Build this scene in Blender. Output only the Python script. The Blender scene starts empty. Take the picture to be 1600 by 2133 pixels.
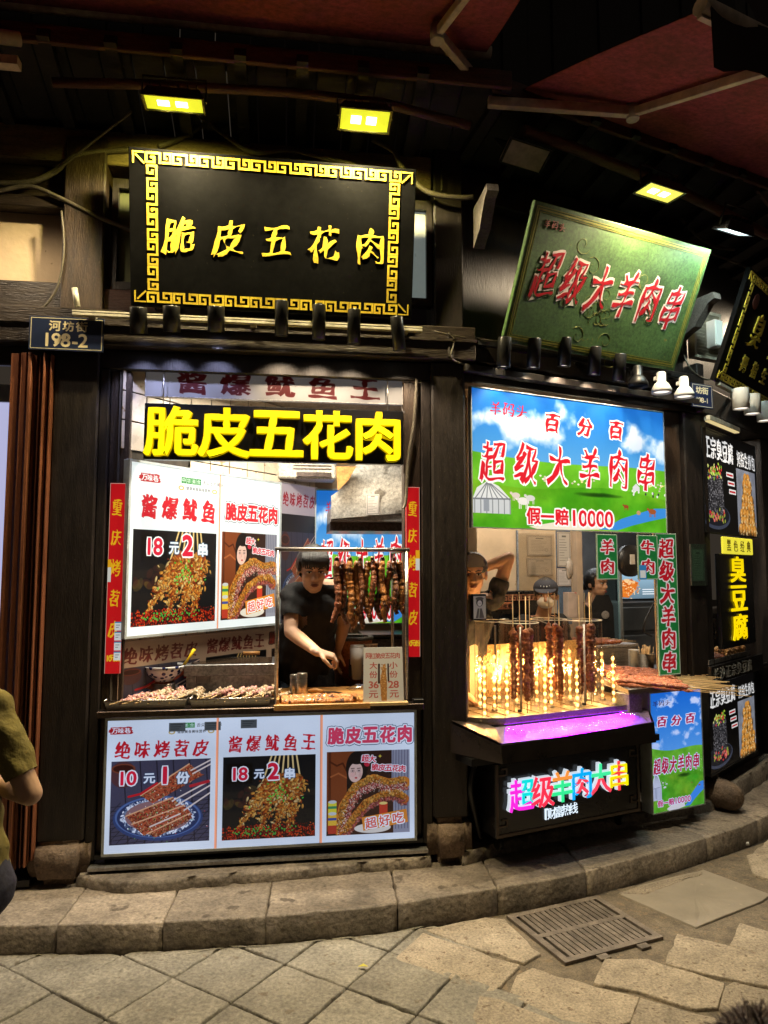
import bpy, bmesh, math, random
import numpy as np
from mathutils import Vector, Matrix, Euler
random.seed(7)
SC=bpy.context.scene; COL=SC.collection
# ---------------- camera, world, exposure ----------------
EYE=1.55; PITCH=math.radians(4.8); FOC=1479.
cam=bpy.data.cameras.new('camera'); camo=bpy.data.objects.new('camera',cam); COL.objects.link(camo)
camo.location=(0,0,EYE); camo.rotation_euler=(math.pi/2+PITCH,0,0)
cam.sensor_fit='VERTICAL'; cam.sensor_height=36; cam.lens=36*FOC/2133; cam.clip_start=.05; cam.clip_end=400
SC.camera=camo; cam.dof.use_dof=True; cam.dof.focus_distance=3.7; cam.dof.aperture_fstop=8.0
wd=bpy.data.worlds.new('World'); SC.world=wd; wd.use_nodes=True
wn=wd.node_tree; wn.nodes.clear()
wo=wn.nodes.new('ShaderNodeOutputWorld'); wb=wn.nodes.new('ShaderNodeBackground'); ws=wn.nodes.new('ShaderNodeTexSky')
ws.sky_type='NISHITA'; ws.sun_disc=False; ws.sun_elevation=math.radians(-9); ws.sun_rotation=math.radians(200)
wa=wn.nodes.new('ShaderNodeMixRGB'); wa.blend_type='ADD'; wa.inputs[0].default_value=1; wa.inputs[2].default_value=(.22,.175,.13,1)
wn.links.new(ws.outputs[0],wa.inputs[1]); wn.links.new(wa.outputs[0],wb.inputs[0]); wn.links.new(wb.outputs[0],wo.inputs[0])
wb.inputs[1].default_value=.15
SC.view_settings.view_transform='Standard'; SC.view_settings.look='None'; SC.view_settings.exposure=0; SC.view_settings.gamma=1
SC.view_settings.use_curve_mapping=False
SC.render.engine='CYCLES'
cy=SC.cycles; cy.use_denoising=True; cy.max_bounces=7; cy.transparent_max_bounces=24; cy.diffuse_bounces=2; cy.glossy_bounces=4
cy.sample_clamp_indirect=4; cy.sample_clamp_direct=0; cy.caustics_reflective=False; cy.caustics_refractive=False; cy.use_light_tree=True
try: cy.denoiser='OPENIMAGEDENOISE'; cy.denoising_input_passes='RGB_ALBEDO_NORMAL'; cy.denoising_prefilter='ACCURATE'
except Exception: pass

# ---------------- frames: local x along wall, y into the building, z up ----------------
def ray(px,py):
    x=px-800.; y=FOC; z=1066.5-py; c=math.cos(PITCH); s=math.sin(PITCH)
    return Vector((x,y*c-z*s,z*c+y*s))
class Fr:
    def __init__(s,x,y,deg):
        s.a=math.radians(deg); s.m=Matrix.Translation((x,y,0))@Matrix.Rotation(s.a,4,'Z'); s.i=s.m.inverted()
    def p(s,px,py,y=0.):                     # picture measurement -> point on the wall-parallel plane at depth y
        o=s.i@Vector((0,0,EYE)); d=s.i.to_3x3()@ray(px,py); t=(y-o.y)/d.y
        return o+d*t
    def g(s,px,py,z=0.):                     # ... -> point on the level plane z
        o=s.i@Vector((0,0,EYE)); d=s.i.to_3x3()@ray(px,py); t=(z-o.z)/d.z
        return o+d*t
W=Fr(0,0,0); F1=Fr(-1.4,3.42,8); F2=Fr(.36,3.67,26); F3=Fr(2.0,4.46,46)

# ---------------- mesh builder ----------------
class MB:
    def __init__(s): s.v=[]; s.f=[]; s.mi=0; s.sm=False
    def add(s,vs,fs,sm=None,uv=None):
        b=len(s.v); s.v+= [tuple(v) for v in vs]
        for k,f in enumerate(fs): s.f.append((tuple(b+i for i in f),s.mi,s.sm if sm is None else sm,uv[k] if uv else None))
        return s
    def box(s,x0,x1,y0,y1,z0,z1):
        return s.add([(x0,y0,z0),(x1,y0,z0),(x1,y1,z0),(x0,y1,z0),(x0,y0,z1),(x1,y0,z1),(x1,y1,z1),(x0,y1,z1)],
          [(0,3,2,1),(4,5,6,7),(0,1,5,4),(1,2,6,5),(2,3,7,6),(3,0,4,7)],False)
    def obox(s,c,d,r,u,l,w,h):               # oriented box: centre c, axes d,r,u with full lengths
        c=Vector(c); d=Vector(d).normalized()*l/2; r=Vector(r).normalized()*w/2; u=Vector(u).normalized()*h/2
        vs=[c-d-r-u,c+d-r-u,c+d+r-u,c-d+r-u,c-d-r+u,c+d-r+u,c+d+r+u,c-d+r+u]
        return s.add(vs,[(0,3,2,1),(4,5,6,7),(0,1,5,4),(1,2,6,5),(2,3,7,6),(3,0,4,7)],False)
    def bar(s,a,b,w,h,up=(0,0,1)):
        a=Vector(a);b=Vector(b);d=b-a;r=d.cross(Vector(up)); 
        if r.length<1e-6: r=d.cross(Vector((0,1,0)))
        u=r.cross(d); return s.obox((a+b)/2,d,r,u,d.length,w,h)
    def quad(s,a,b,c,d,uv=True):             # a,b bottom; c,d top (ccw from the front)
        return s.add([a,b,c,d],[(0,1,2,3)],False,[[(0,0),(1,0),(1,1),(0,1)]] if uv else None)
    def tube(s,pts,r,seg=8,cap=True):
        pts=[Vector(p) for p in pts]; n=len(pts); R=r if isinstance(r,(list,tuple)) else [r]*n
        vs=[];fs=[]; u=None
        for i,p in enumerate(pts):
            t=(pts[min(i+1,n-1)]-pts[max(i-1,0)]).normalized()
            if u is None: u=t.orthogonal().normalized()
            else:
                u=u-t*u.dot(t); u=u.normalized() if u.length>1e-6 else t.orthogonal().normalized()
            w=t.cross(u)
            for k in range(seg):
                a=2*math.pi*k/seg; vs.append(p+(u*math.cos(a)+w*math.sin(a))*R[i])
        for i in range(n-1):
            for k in range(seg): fs.append((i*seg+k,i*seg+(k+1)%seg,(i+1)*seg+(k+1)%seg,(i+1)*seg+k))
        s.add(vs,fs,True)
        if cap:
            b=len(s.v)-len(vs); s.f.append((tuple(b+k for k in reversed(range(seg))),s.mi,False,None)); s.f.append((tuple(b+(n-1)*seg+k for k in range(seg)),s.mi,False,None))
        return s
    def lathe(s,c,prof,seg=20,ax='z'):       # prof: (radius, height)
        vs=[];fs=[];c=Vector(c)
        for r,h in prof:
            for k in range(seg):
                a=2*math.pi*k/seg; q=Vector((r*math.cos(a),r*math.sin(a),h))
                if ax=='y': q=Vector((q.x,q.z,q.y))
                vs.append(c+q)
        for i in range(len(prof)-1):
            for k in range(seg): fs.append((i*seg+k,i*seg+(k+1)%seg,(i+1)*seg+(k+1)%seg,(i+1)*seg+k))
        return s.add(vs,fs,True)
    def ell(s,c,r,seg=12,rings=8,rot=None,fn=None):
        c=Vector(c); vs=[];fs=[]
        for i in range(rings+1):
            th=math.pi*i/rings
            for k in range(seg):
                a=2*math.pi*k/seg; q=Vector((math.sin(th)*math.cos(a),math.sin(th)*math.sin(a),math.cos(th)))
                if fn: q=q*fn(q)
                q=Vector((q.x*r[0],q.y*r[1],q.z*r[2]))
                if rot: q=rot@q
                vs.append(c+q)
        for i in range(rings):
            for k in range(seg): fs.append((i*seg+k,(i+1)*seg+k,(i+1)*seg+(k+1)%seg,i*seg+(k+1)%seg))
        return s.add(vs,fs,True)
    def caps(s,a,b,ra,rb,seg=12):
        a=Vector(a);b=Vector(b);d=(b-a); L=d.length
        if L<1e-6: return s.ell(a,(ra,ra,ra))
        d/=L; pts=[];R=[]
        for k in (0,1,2): t=math.pi/2*(1-k/3.); pts.append(a-d*ra*math.sin(t)); R.append(max(ra*math.cos(t),.0006))
        pts+= [a,b]; R+=[ra,rb]
        for k in (1,2,3): t=math.pi/2*k/3.; pts.append(b+d*rb*math.sin(t)); R.append(max(rb*math.cos(t),.0006))
        return s.tube(pts,R,seg)
    def prism(s,poly,y0,y1,ax='y'):          # polygon (x,z) extruded along y (front y0), or (x,y) along z
        n=len(poly); 
        if ax=='y': vs=[(x,y0,z) for x,z in poly]+[(x,y1,z) for x,z in poly]
        else: vs=[(x,y,y0) for x,y in poly]+[(x,y,y1) for x,y in poly]
        fs=[tuple(range(n)),tuple(reversed(range(n,2*n)))]+[(i,(i+n),(i+1)%n+n,(i+1)%n) for i in range(n)]
        return s.add(vs,fs,False)
    def strip(s,path,w,y0,y1):               # mitred ribbon in the x-z plane given a depth
        P=[Vector(p) for p in path]; n=len(P); L=[];R=[]
        for i,p in enumerate(P):
            a=(P[i]-P[i-1]).normalized() if i else None; b=(P[i+1]-P[i]).normalized() if i<n-1 else None
            a=a or b; b=b or a; na=Vector((-a.y,a.x)); nb=Vector((-b.y,b.x)); m=(na+nb); m=m/max(.3,m.dot(na)) 
            L.append(p+m*w/2); R.append(p-m*w/2)
        vs=[(q.x,y0,q.y) for q in L]+[(q.x,y0,q.y) for q in R]+[(q.x,y1,q.y) for q in L]+[(q.x,y1,q.y) for q in R]
        fs=[]
        for i in range(n-1):
            fs+= [(i,n+i,n+i+1,i+1),(i,i+1,2*n+i+1,2*n+i),(n+i,3*n+i,3*n+i+1,n+i+1)]
        fs+= [(0,2*n,3*n,n),(n-1,2*n-1,4*n-1,3*n-1)]
        return s.add(vs,fs,False)
    def xf(s,m):
        s.v=[tuple(m@Vector(v)) for v in s.v]; return s
    def join(s,o,m=None):
        b=len(s.v); s.v+= [tuple(m@Vector(v)) if m else v for v in o.v]
        s.f+= [(tuple(b+i for i in f[0]),s.mi,f[2],f[3]) for f in o.f]; return s
    def mesh(s,name,mats,off=(0,0,0),bevel=0,norm=False):
        me=bpy.data.meshes.new(name); ox,oy,oz=off
        me.from_pydata([(x-ox,y-oy,z-oz) for x,y,z in s.v],[],[f[0] for f in s.f])
        for m in mats: me.materials.append(m)
        me.polygons.foreach_set('material_index',[f[1] for f in s.f]); me.polygons.foreach_set('use_smooth',[f[2] for f in s.f])
        if any(f[3] for f in s.f):
            uv=me.uv_layers.new(name='UVMap').data; k=0
            for f in s.f:
                for j in range(len(f[0])):
                    if f[3]: uv[k].uv=f[3][j]
                    k+=1
        if bevel or norm:
            bm=bmesh.new(); bm.from_mesh(me)
            if norm: bmesh.ops.recalc_face_normals(bm,faces=bm.faces)
            if bevel: bmesh.ops.bevel(bm,geom=bm.edges[:]+bm.verts[:],offset=bevel,segments=1,affect='EDGES',clamp_overlap=True)
            bm.to_mesh(me); bm.free()
        me.update(); return me
OFF={}; FRM={}
def tag(o,label,cat,group=None,kind=None):
    if label: o['label']=label
    if cat: o['category']=cat
    if group: o['group']=group
    if kind: o['kind']=kind
    return o
def _m(mat): return list(mat) if isinstance(mat,(list,tuple)) else [mat]
def thing(name,label,cat,F,at=(0,0,0),group=None,local=False,rot=(0,0,0)):
    e=bpy.data.objects.new(name,None); COL.objects.link(e); e.empty_display_size=.05
    e.matrix_world=F.m@Matrix.Translation(at)@Euler(rot).to_matrix().to_4x4()
    OFF[e]=(0,0,0) if local else tuple(at); return tag(e,label,cat,group)
def part(par,name,mb,mat,bevel=0,kind=None,label=None,norm=False):
    me=mb if isinstance(mb,bpy.types.Mesh) else mb.mesh(name,_m(mat),OFF.get(par,(0,0,0)),bevel,norm)
    o=bpy.data.objects.new(name,me); COL.objects.link(o); o.parent=par; OFF[o]=OFF.get(par,(0,0,0))
    if kind: o['kind']=kind
    if label: o['label']=label
    return o
def single(name,label,cat,F,mb,mat,at=(0,0,0),group=None,bevel=0,kind=None,local=False,rot=(0,0,0),norm=False):
    me=mb if isinstance(mb,bpy.types.Mesh) else mb.mesh(name,_m(mat),(0,0,0) if local else at,bevel,norm)
    o=bpy.data.objects.new(name,me); COL.objects.link(o)
    o.matrix_world=F.m@Matrix.Translation(at)@Euler(rot).to_matrix().to_4x4()
    OFF[o]=(0,0,0) if local else tuple(at); return tag(o,label,cat,group,kind)
def kids(o): return [c for c in COL.objects if c.parent==o]
def dup(src,F,at,rot=(0,0,0),label=None,group=None,scale=None):
    tree=TREE.get(src)
    if tree is None:
        tree=[(c,kids(c)) for c in kids(src)]; TREE[src]=tree
    r=src.copy(); COL.objects.link(r)
    r.matrix_world=F.m@Matrix.Translation(at)@Euler(rot).to_matrix().to_4x4()@(Matrix.Scale(scale,4) if scale else Matrix())
    if label: r['label']=label
    if group: r['group']=group
    for c,gs in tree:
        cc=c.copy(); COL.objects.link(cc); cc.parent=r
        for g in gs: gg=g.copy(); COL.objects.link(gg); gg.parent=cc
    return r
TREE={}
def nth(k): return ORD[k] if k<15 else '%dth'%(k+1)
ORD=['first','second','third','fourth','fifth','sixth','seventh','eighth','ninth','tenth','eleventh','twelfth','thirteenth','fourteenth','fifteenth']

# ---------------- materials ----------------
MATS={}
def _bsdf(name):
    m=bpy.data.materials.new(name); m.use_nodes=True; n=m.node_tree; return m,n,n.nodes['Principled BSDF']
def M(name,col,rough=.6,metal=0.,nz=(8,.25),bump=(40,.15),st=(1,1,1),emit=0,ecol=None,spec=.5,spots=None,coat=0,trans=0):
    if name in MATS: return MATS[name]
    m,n,b=_bsdf(name); N=n.nodes; L=n.links
    b.inputs['Roughness'].default_value=rough; b.inputs['Metallic'].default_value=metal
    b.inputs['Specular IOR Level'].default_value=spec; b.inputs['Coat Weight'].default_value=coat
    tc=N.new('ShaderNodeTexCoord'); mp=N.new('ShaderNodeMapping'); mp.inputs['Scale'].default_value=st; L.new(tc.outputs['Object'],mp.inputs[0])
    oi=N.new('ShaderNodeObjectInfo'); ad=N.new('ShaderNodeVectorMath'); ad.operation='ADD'; L.new(mp.outputs[0],ad.inputs[0])
    ms=N.new('ShaderNodeVectorMath'); ms.operation='SCALE'; ms.inputs['Scale'].default_value=9.7
    cmb=N.new('ShaderNodeCombineXYZ'); L.new(oi.outputs['Random'],cmb.inputs[0]); L.new(oi.outputs['Random'],cmb.inputs[1]); L.new(cmb.outputs[0],ms.inputs[0]); L.new(ms.outputs[0],ad.inputs[1])
    vec=ad.outputs[0]
    n1=N.new('ShaderNodeTexNoise'); n1.inputs['Scale'].default_value=nz[0]; n1.inputs['Detail'].default_value=8; n1.inputs['Roughness'].default_value=.62; L.new(vec,n1.inputs['Vector'])
    rp=N.new('ShaderNodeValToRGB'); a=nz[1]; r=rp.color_ramp
    r.elements[0].position=.3; r.elements[1].position=.7
    r.elements[0].color=[max(0,c*(1-a)) for c in col[:3]]+[1]; r.elements[1].color=[min(1,c*(1+a)) for c in col[:3]]+[1]
    L.new(n1.outputs[0],rp.inputs[0]); out=rp.outputs[0]
    if spots:                                  # (scale, threshold, colour): dirt, chips and specks with a shape of their own
        n2=N.new('ShaderNodeTexNoise'); n2.inputs['Scale'].default_value=spots[0]; n2.inputs['Detail'].default_value=5; L.new(vec,n2.inputs['Vector'])
        r2=N.new('ShaderNodeValToRGB'); r2.color_ramp.elements[0].position=spots[1]; r2.color_ramp.elements[1].position=spots[1]+.04; L.new(n2.outputs[0],r2.inputs[0])
        mx=N.new('ShaderNodeMixRGB'); mx.inputs[2].default_value=list(spots[2])+[1]; L.new(r2.outputs[0],mx.inputs[0]); L.new(out,mx.inputs[1]); out=mx.outputs[0]
    if nz[1]>=.2 and bump:                      # grit: fine mottling that survives at arm's length
        n4=N.new('ShaderNodeTexNoise'); n4.inputs['Scale'].default_value=nz[0]*11; n4.inputs['Detail'].default_value=4; n4.inputs['Roughness'].default_value=.75; L.new(vec,n4.inputs['Vector'])
        r4=N.new('ShaderNodeMapRange'); r4.inputs['From Min'].default_value=.32; r4.inputs['From Max'].default_value=.68; r4.inputs['To Min'].default_value=.55; r4.inputs['To Max'].default_value=1.4; L.new(n4.outputs[0],r4.inputs[0])
        r5=N.new('ShaderNodeMapRange'); r5.inputs['To Min'].default_value=.80; r5.inputs['To Max'].default_value=1.16; L.new(oi.outputs['Random'],r5.inputs[0]); m5=N.new('ShaderNodeMath'); m5.operation='MULTIPLY'; L.new(r4.outputs[0],m5.inputs[0]); L.new(r5.outputs[0],m5.inputs[1])
        m4=N.new('ShaderNodeMixRGB'); m4.blend_type='MULTIPLY'; m4.inputs[0].default_value=1; L.new(out,m4.inputs[1]); L.new(m5.outputs[0],m4.inputs[2]); out=m4.outputs[0]
    L.new(out,b.inputs['Base Color'])
    rr=N.new('ShaderNodeMapRange'); rr.inputs['To Min'].default_value=max(.03,rough-.12); rr.inputs['To Max'].default_value=min(1,rough+.12); L.new(n1.outputs[0],rr.inputs[0]); L.new(rr.outputs[0],b.inputs['Roughness'])
    if bump:
        n3=N.new('ShaderNodeTexNoise'); n3.inputs['Scale'].default_value=bump[0]; n3.inputs['Detail'].default_value=6; L.new(vec,n3.inputs['Vector'])
        bp=N.new('ShaderNodeBump'); bp.inputs['Strength'].default_value=bump[1]; bp.inputs['Distance'].default_value=bump[2] if len(bump)>2 else .01; L.new(n3.outputs[0],bp.inputs['Height']); L.new(bp.outputs[0],b.inputs['Normal'])
    if emit:
        b.inputs['Emission Color'].default_value=list(ecol or col)[:3]+[1]; b.inputs['Emission Strength'].default_value=emit
    if trans: b.inputs['Transmission Weight'].default_value=trans
    MATS[name]=m; return m
def EM(name,col,s=1.):
    if name in MATS: return MATS[name]
    m,n,b=_bsdf(name); b.inputs['Base Color'].default_value=[c*.5 for c in col]+[1]; b.inputs['Roughness'].default_value=.4
    b.inputs['Emission Color'].default_value=list(col)+[1]; b.inputs['Emission Strength'].default_value=s; MATS[name]=m; return m
def GL(name,tint=(1,1,1),base=.035,rough=.02):  # clear sheet glass: fresnel mix of clear and gloss
    if name in MATS: return MATS[name]
    m=bpy.data.materials.new(name); m.use_nodes=True; n=m.node_tree; n.nodes.clear(); N=n.nodes; L=n.links
    o=N.new('ShaderNodeOutputMaterial'); mx=N.new('ShaderNodeMixShader'); t=N.new('ShaderNodeBsdfTransparent'); g=N.new('ShaderNodeBsdfGlossy'); lw=N.new('ShaderNodeLayerWeight')
    t.inputs[0].default_value=list(tint)+[1]; g.inputs['Roughness'].default_value=rough; lw.inputs[0].default_value=.25
    mr=N.new('ShaderNodeMapRange'); mr.inputs['To Min'].default_value=base; mr.inputs['To Max'].default_value=.5; L.new(lw.outputs['Facing'],mr.inputs[0])
    L.new(mr.outputs[0],mx.inputs[0]); L.new(t.outputs[0],mx.inputs[1]); L.new(g.outputs[0],mx.inputs[2]); L.new(mx.outputs[0],o.inputs[0]); MATS[name]=m; return m
def IMG(name,img,e=.9,rough=.3,tint=(1,1,1),base=.3):   # printed face; e = its glow: backlight on boxes, painted light on plain sheets
    m,n,b=_bsdf(name); t=n.nodes.new('ShaderNodeTexImage'); t.image=img; t.interpolation='Cubic'
    mx=n.nodes.new('ShaderNodeMixRGB'); mx.blend_type='MULTIPLY'; mx.inputs[0].default_value=1; mx.inputs[2].default_value=list(tint)+[1]
    n.links.new(t.outputs[0],mx.inputs[1]); b.inputs['Roughness'].default_value=rough
    if e: n.links.new(mx.outputs[0],b.inputs['Emission Color']); b.inputs['Emission Strength'].default_value=e
    m2=n.nodes.new('ShaderNodeMixRGB'); m2.blend_type='MULTIPLY'; m2.inputs[0].default_value=1; m2.inputs[2].default_value=(base,base,base,1); n.links.new(t.outputs[0],m2.inputs[1]); n.links.new(m2.outputs[0],b.inputs['Base Color'])
    return m
paint_black=M('black_painted_timber',(.017,.012,.010),.48,0,(6,.5),(30,.35,.006),(6,6,1),spots=(60,.69,(.12,.10,.075)))
paint_brown=M('dark_brown_timber',(.045,.028,.018),.5,0,(5,.5),(26,.5,.008),(7,7,1),spots=(45,.66,(.14,.1,.06)))
beam_mat=M('dark_beam_timber',(.035,.025,.018),.42,0,(5,.5),(22,.5,.008),(1,7,7),spots=(45,.68,(.16,.12,.08)))
soffit_mat=M('sooty_soffit_board',(.012,.009,.008),.7,0,(6,.5),(20,.3),(1,8,8))
purlin_mat=M('red_brown_purlin',(.09,.035,.022),.6,0,(6,.5),(22,.4),(1,8,8))
orange_wood=M('orange_varnished_wood',(.24,.085,.040),.45,0,(5,.35),(30,.4,.004),(14,14,.8))
plaster=M('cream_plaster',(.60,.46,.30),.8,0,(3,.18),(30,.2),(1,1,1),spots=(30,.70,(.25,.17,.10)))
stone_kerb=M('kerb_granite',(.215,.18,.145),.72,0,(5,.45),(34,.75,.010),spots=(9,.62,(.10,.08,.062)))
stone_base_m=M('pillar_stone',(.17,.12,.085),.75,0,(9,.5),(30,.8,.014),spots=(10,.60,(.07,.05,.04)))
stone_tile=M('grey_paving_slate',(.215,.20,.17),.66,0,(6,.32),(24,.9,.014),spots=(20,.64,(.15,.125,.095)))
stone_warm=M('warm_rough_granite',(.29,.245,.19),.78,0,(9,.30),(46,.8,.008),spots=(40,.62,(.15,.11,.08)))
mortar=M('dirty_mortar',(.15,.122,.09),.85,0,(14,.4),(45,.8,.01),spots=(30,.6,(.2,.15,.1)))
gap_dirt=M('joint_dirt',(.045,.035,.027),.9,0,(14,.5),(45,.5,.01))
steel=M('brushed_steel',(.52,.48,.43),.32,1,(6,.25),(90,.1),(1,1,12))
steel_dull=M('scuffed_steel',(.42,.41,.40),.45,.9,(5,.3),(50,.15),spots=(12,.68,(.2,.19,.18)))
steel_dark=M('dark_steel',(.11,.085,.075),.35,.9,(6,.3),(50,.1))
iron=M('rusty_cast_iron',(.15,.125,.105),.6,.2,(20,.45),(80,.5,.005))
black_metal=M('black_metal',(.012,.012,.013),.4,.2,(10,.4),(60,.05))
black_gloss=M('black_lacquer_board',(.0022,.0022,.0022),.55,0,(4,.6),(20,.05),spots=(90,.72,(.03,.027,.02)),spec=.06)
black_panel=M('black_acrylic',(.007,.007,.008),.25,0,(4,.4),None)
gold=M('gold_leaf',(.90,.62,.05),.45,.15,(20,.25),(60,.2,.003))
rail_mat=M('dusty_white_rail',(.55,.52,.42),.5,.2,(20,.3),None)
white_plastic=M('white_plastic',(.72,.71,.68),.4,0,(10,.08),None)
dusty_lamp=M('dusty_lamp_casing',(.45,.40,.36),.6,0,(20,.3),None)
cable_mat=M('grey_conduit',(.10,.085,.06),.55,0,(20,.3),(200,.3))
tile_mat=M('cream_wall_tile',(.62,.52,.40),.3,0,(8,.18),None,spots=(26,.66,(.30,.19,.10)))
grout=M('dark_grout',(.05,.04,.03),.9,0,(20,.4),None)
wall_cream=M('smoky_cream_wall',(.52,.41,.29),.7,0,(3,.18),None,spots=(20,.70,(.4,.28,.18)))
awn_red=M('dusty_red_awning_cloth',(.23,.042,.048),.9,0,(3,.3),(300,.2,.002))
awn_dark=M('dark_valance_cloth',(.02,.008,.009),.9,0,(6,.3),None)
alu=M('dusty_aluminium',(.60,.50,.42),.55,.1,(12,.35),None)
hair=M('black_hair',(.012,.009,.008),.45,0,(60,.5),(260,.6,.003),(4,4,1))
skin=M('skin',(.68,.42,.28),.5,0,(12,.10),(90,.06),spec=.35)
skin2=M('warm_skin',(.50,.28,.17),.5,0,(12,.10),(90,.06),spec=.35)
shirt_black=M('black_cotton',(.010,.010,.011),.85,0,(9,.3),(14,.5,.02))
jeans=M('blue_denim',(.035,.05,.08),.85,0,(9,.3),(20,.4,.02))
shirt_olive=M('mustard_olive_cotton',(.22,.175,.045),.85,0,(9,.15),(12,.8,.03))
lip=M('lips',(.30,.09,.07),.5,0,(9,.1),None)
eye_w=M('eye_white',(.7,.66,.6),.3,0,(9,.05),None); eye_b=M('dark_pupil',(.01,.007,.005),.2,0,(9,.05),None)
bamboo=M('bamboo',(.72,.50,.25),.6,0,(30,.2),None)
board_wood=M('oiled_chopping_board',(.60,.30,.09),.4,0,(8,.3),(40,.2),(1,6,6))
meat_roast=M('roast_meat_crust',(.32,.095,.035),.4,0,(45,.55),(120,1,.01),spots=(60,.60,(.45,.17,.05)),coat=.3)
pork_crisp=M('crackled_pork_skin',(.48,.19,.05),.38,0,(22,.5),(130,1,.008),spots=(28,.58,(.09,.028,.012)),coat=.4)
pork_dark=M('dark_cured_pork',(.26,.085,.034),.38,0,(22,.5),(120,1,.01),spots=(26,.56,(.04,.014,.008)),coat=.4)
raw_meat=M('raw_seasoned_lamb',(.46,.15,.075),.45,0,(60,.5),(120,1,.01),spots=(70,.58,(.66,.30,.17)))
squid_w=M('raw_squid',(.46,.35,.23),.3,0,(20,.35),(60,.6,.01),spots=(30,.62,(.20,.12,.10)))
squid_p=M('pink_raw_squid',(.58,.30,.27),.3,0,(20,.35),(60,.6,.01),spots=(30,.60,(.30,.12,.13)))
glass=GL('clear_glass',(1,1,1),.085); glass_tube=GL('tube_glass',(1,.97,.9),.04)
# ---------------- glyph outlines ----------------
GC={}
_tc=bpy.data.curves.new('glyph','FONT'); _tc.fill_mode='NONE'; _tc.resolution_u=3; _to=bpy.data.objects.new('glyph',_tc); COL.objects.link(_to)
def glyph(ch):
    if ch in GC: return GC[ch]
    _tc.body=ch; dg=bpy.context.evaluated_depsgraph_get(); dg.update()
    me=bpy.data.meshes.new_from_object(_to.evaluated_get(dg)); nv=len(me.vertices)
    co=np.array([v.co[:2] for v in me.vertices]).reshape(-1,2); nx={}
    for e in me.edges:
        a,b=e.vertices; nx.setdefault(a,[]).append(b); nx.setdefault(b,[]).append(a)
    seen=set(); loops=[]
    for s in range(nv):
        if s in seen or s not in nx: continue
        lp=[s]; seen.add(s); cur=s; prev=None
        nn=sorted(nx[s]); cur=nn[0] if nn else s
        while cur not in seen:
            lp.append(cur); seen.add(cur); o=[q for q in nx[cur] if q not in seen]
            if not o: break
            cur=o[0]
        if len(lp)>2: loops.append(co[lp])
    bpy.data.meshes.remove(me)
    out=[]
    for l in loops:                           # even out the point spacing
        r=[]
        for i in range(len(l)):
            a=l[i]; b=l[(i+1)%len(l)]; d=np.hypot(*(b-a)); k=max(1,int(d/.09))
            if d<1e-6: continue
            for j in range(k): r.append(a+(b-a)*j/k)
        if len(r)>2: out.append(np.array(r))
    ar=sum(_area(l) for l in out)
    if ar<0: out=[l[::-1] for l in out]
    al=np.concatenate(out) if out else np.zeros((1,2)); w=al[:,0].max()
    GC[ch]=(out,al.min(0),al.max(0)); return GC[ch]
def _area(l): x,y=l[:,0],l[:,1]; return .5*np.sum(x*np.roll(y,-1)-np.roll(x,-1)*y)
def styled(ch,bold=0.,cal=0.,sx=1.,shear=0.,rise=0.,rot=0.,seed=0):
    """glyph as polygons in a box about 1 high, centred; bold swells it, cal gives a slanted-brush contrast"""
    L,mn,mx=glyph(ch); sc=max(mx[1]-mn[1],.6 if ord(ch)<256 else .82); sc=max(sc,(mx[0]-mn[0])*.95 if ord(ch)>255 else 0)
    if ord(ch)>255: c=(mn+mx)/2
    else: c=np.array([(mn[0]+mx[0])/2,.36*1.0]); sc=.75
    r=np.random.RandomState(seed+ord(ch)); ph=r.rand(4)*6.28; out=[]
    for l in L:
        q=(l-c)/sc
        t=np.roll(q,-1,0)-np.roll(q,1,0); n=np.stack([t[:,1],-t[:,0]],1); n/=np.maximum(np.hypot(n[:,0],n[:,1]),1e-6)[:,None]
        d=bold
        if cal:
            k=n@np.array([.86,-.5]); d=d+cal*(k*k-.42)
            d=d+cal*.55*np.sin(q[:,0]*9+ph[0])*np.cos(q[:,1]*8+ph[1])
        q=q+n*(d if np.isscalar(d) else d[:,None])
        if cal:
            q=q+np.stack([.035*np.sin(q[:,1]*4+ph[2]),.03*np.sin(q[:,0]*4.4+ph[3])],1)*min(1,cal*14)
        x=q[:,0]*sx+q[:,1]*shear; y=q[:,1]+q[:,0]*rise
        if rot: cr,sr=math.cos(rot),math.sin(rot); x,y=x*cr-y*sr,x*sr+y*cr
        out.append(np.stack([x,y],1))
    return out
def text_mesh(polys,depth,bevel=0.):
    c=bpy.data.curves.new('lettering','CURVE'); c.dimensions='2D'; c.fill_mode='BOTH'; c.extrude=depth/2; c.bevel_depth=bevel; c.bevel_resolution=0
    for l in polys:
        s=c.splines.new('POLY'); s.points.add(len(l)-1); s.use_cyclic_u=True
        s.points.foreach_set('co',np.concatenate([l,np.zeros((len(l),1)),np.ones((len(l),1))],1).ravel())
    o=bpy.data.objects.new('tmp',c); COL.objects.link(o); dg=bpy.context.evaluated_depsgraph_get(); dg.update()
    me=bpy.data.meshes.new_from_object(o.evaluated_get(dg)); mb=MB()
    mb.add([(v.co.x,-v.co.z,v.co.y) for v in me.vertices],[tuple(p.vertices) for p in me.polygons],False)
    bpy.data.objects.remove(o); bpy.data.curves.remove(c); bpy.data.meshes.remove(me); return mb
def char_mb(ch,size,depth,bevel=0.,**k):
    return text_mesh([l*size for l in styled(ch,**k)],depth,bevel)
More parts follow.
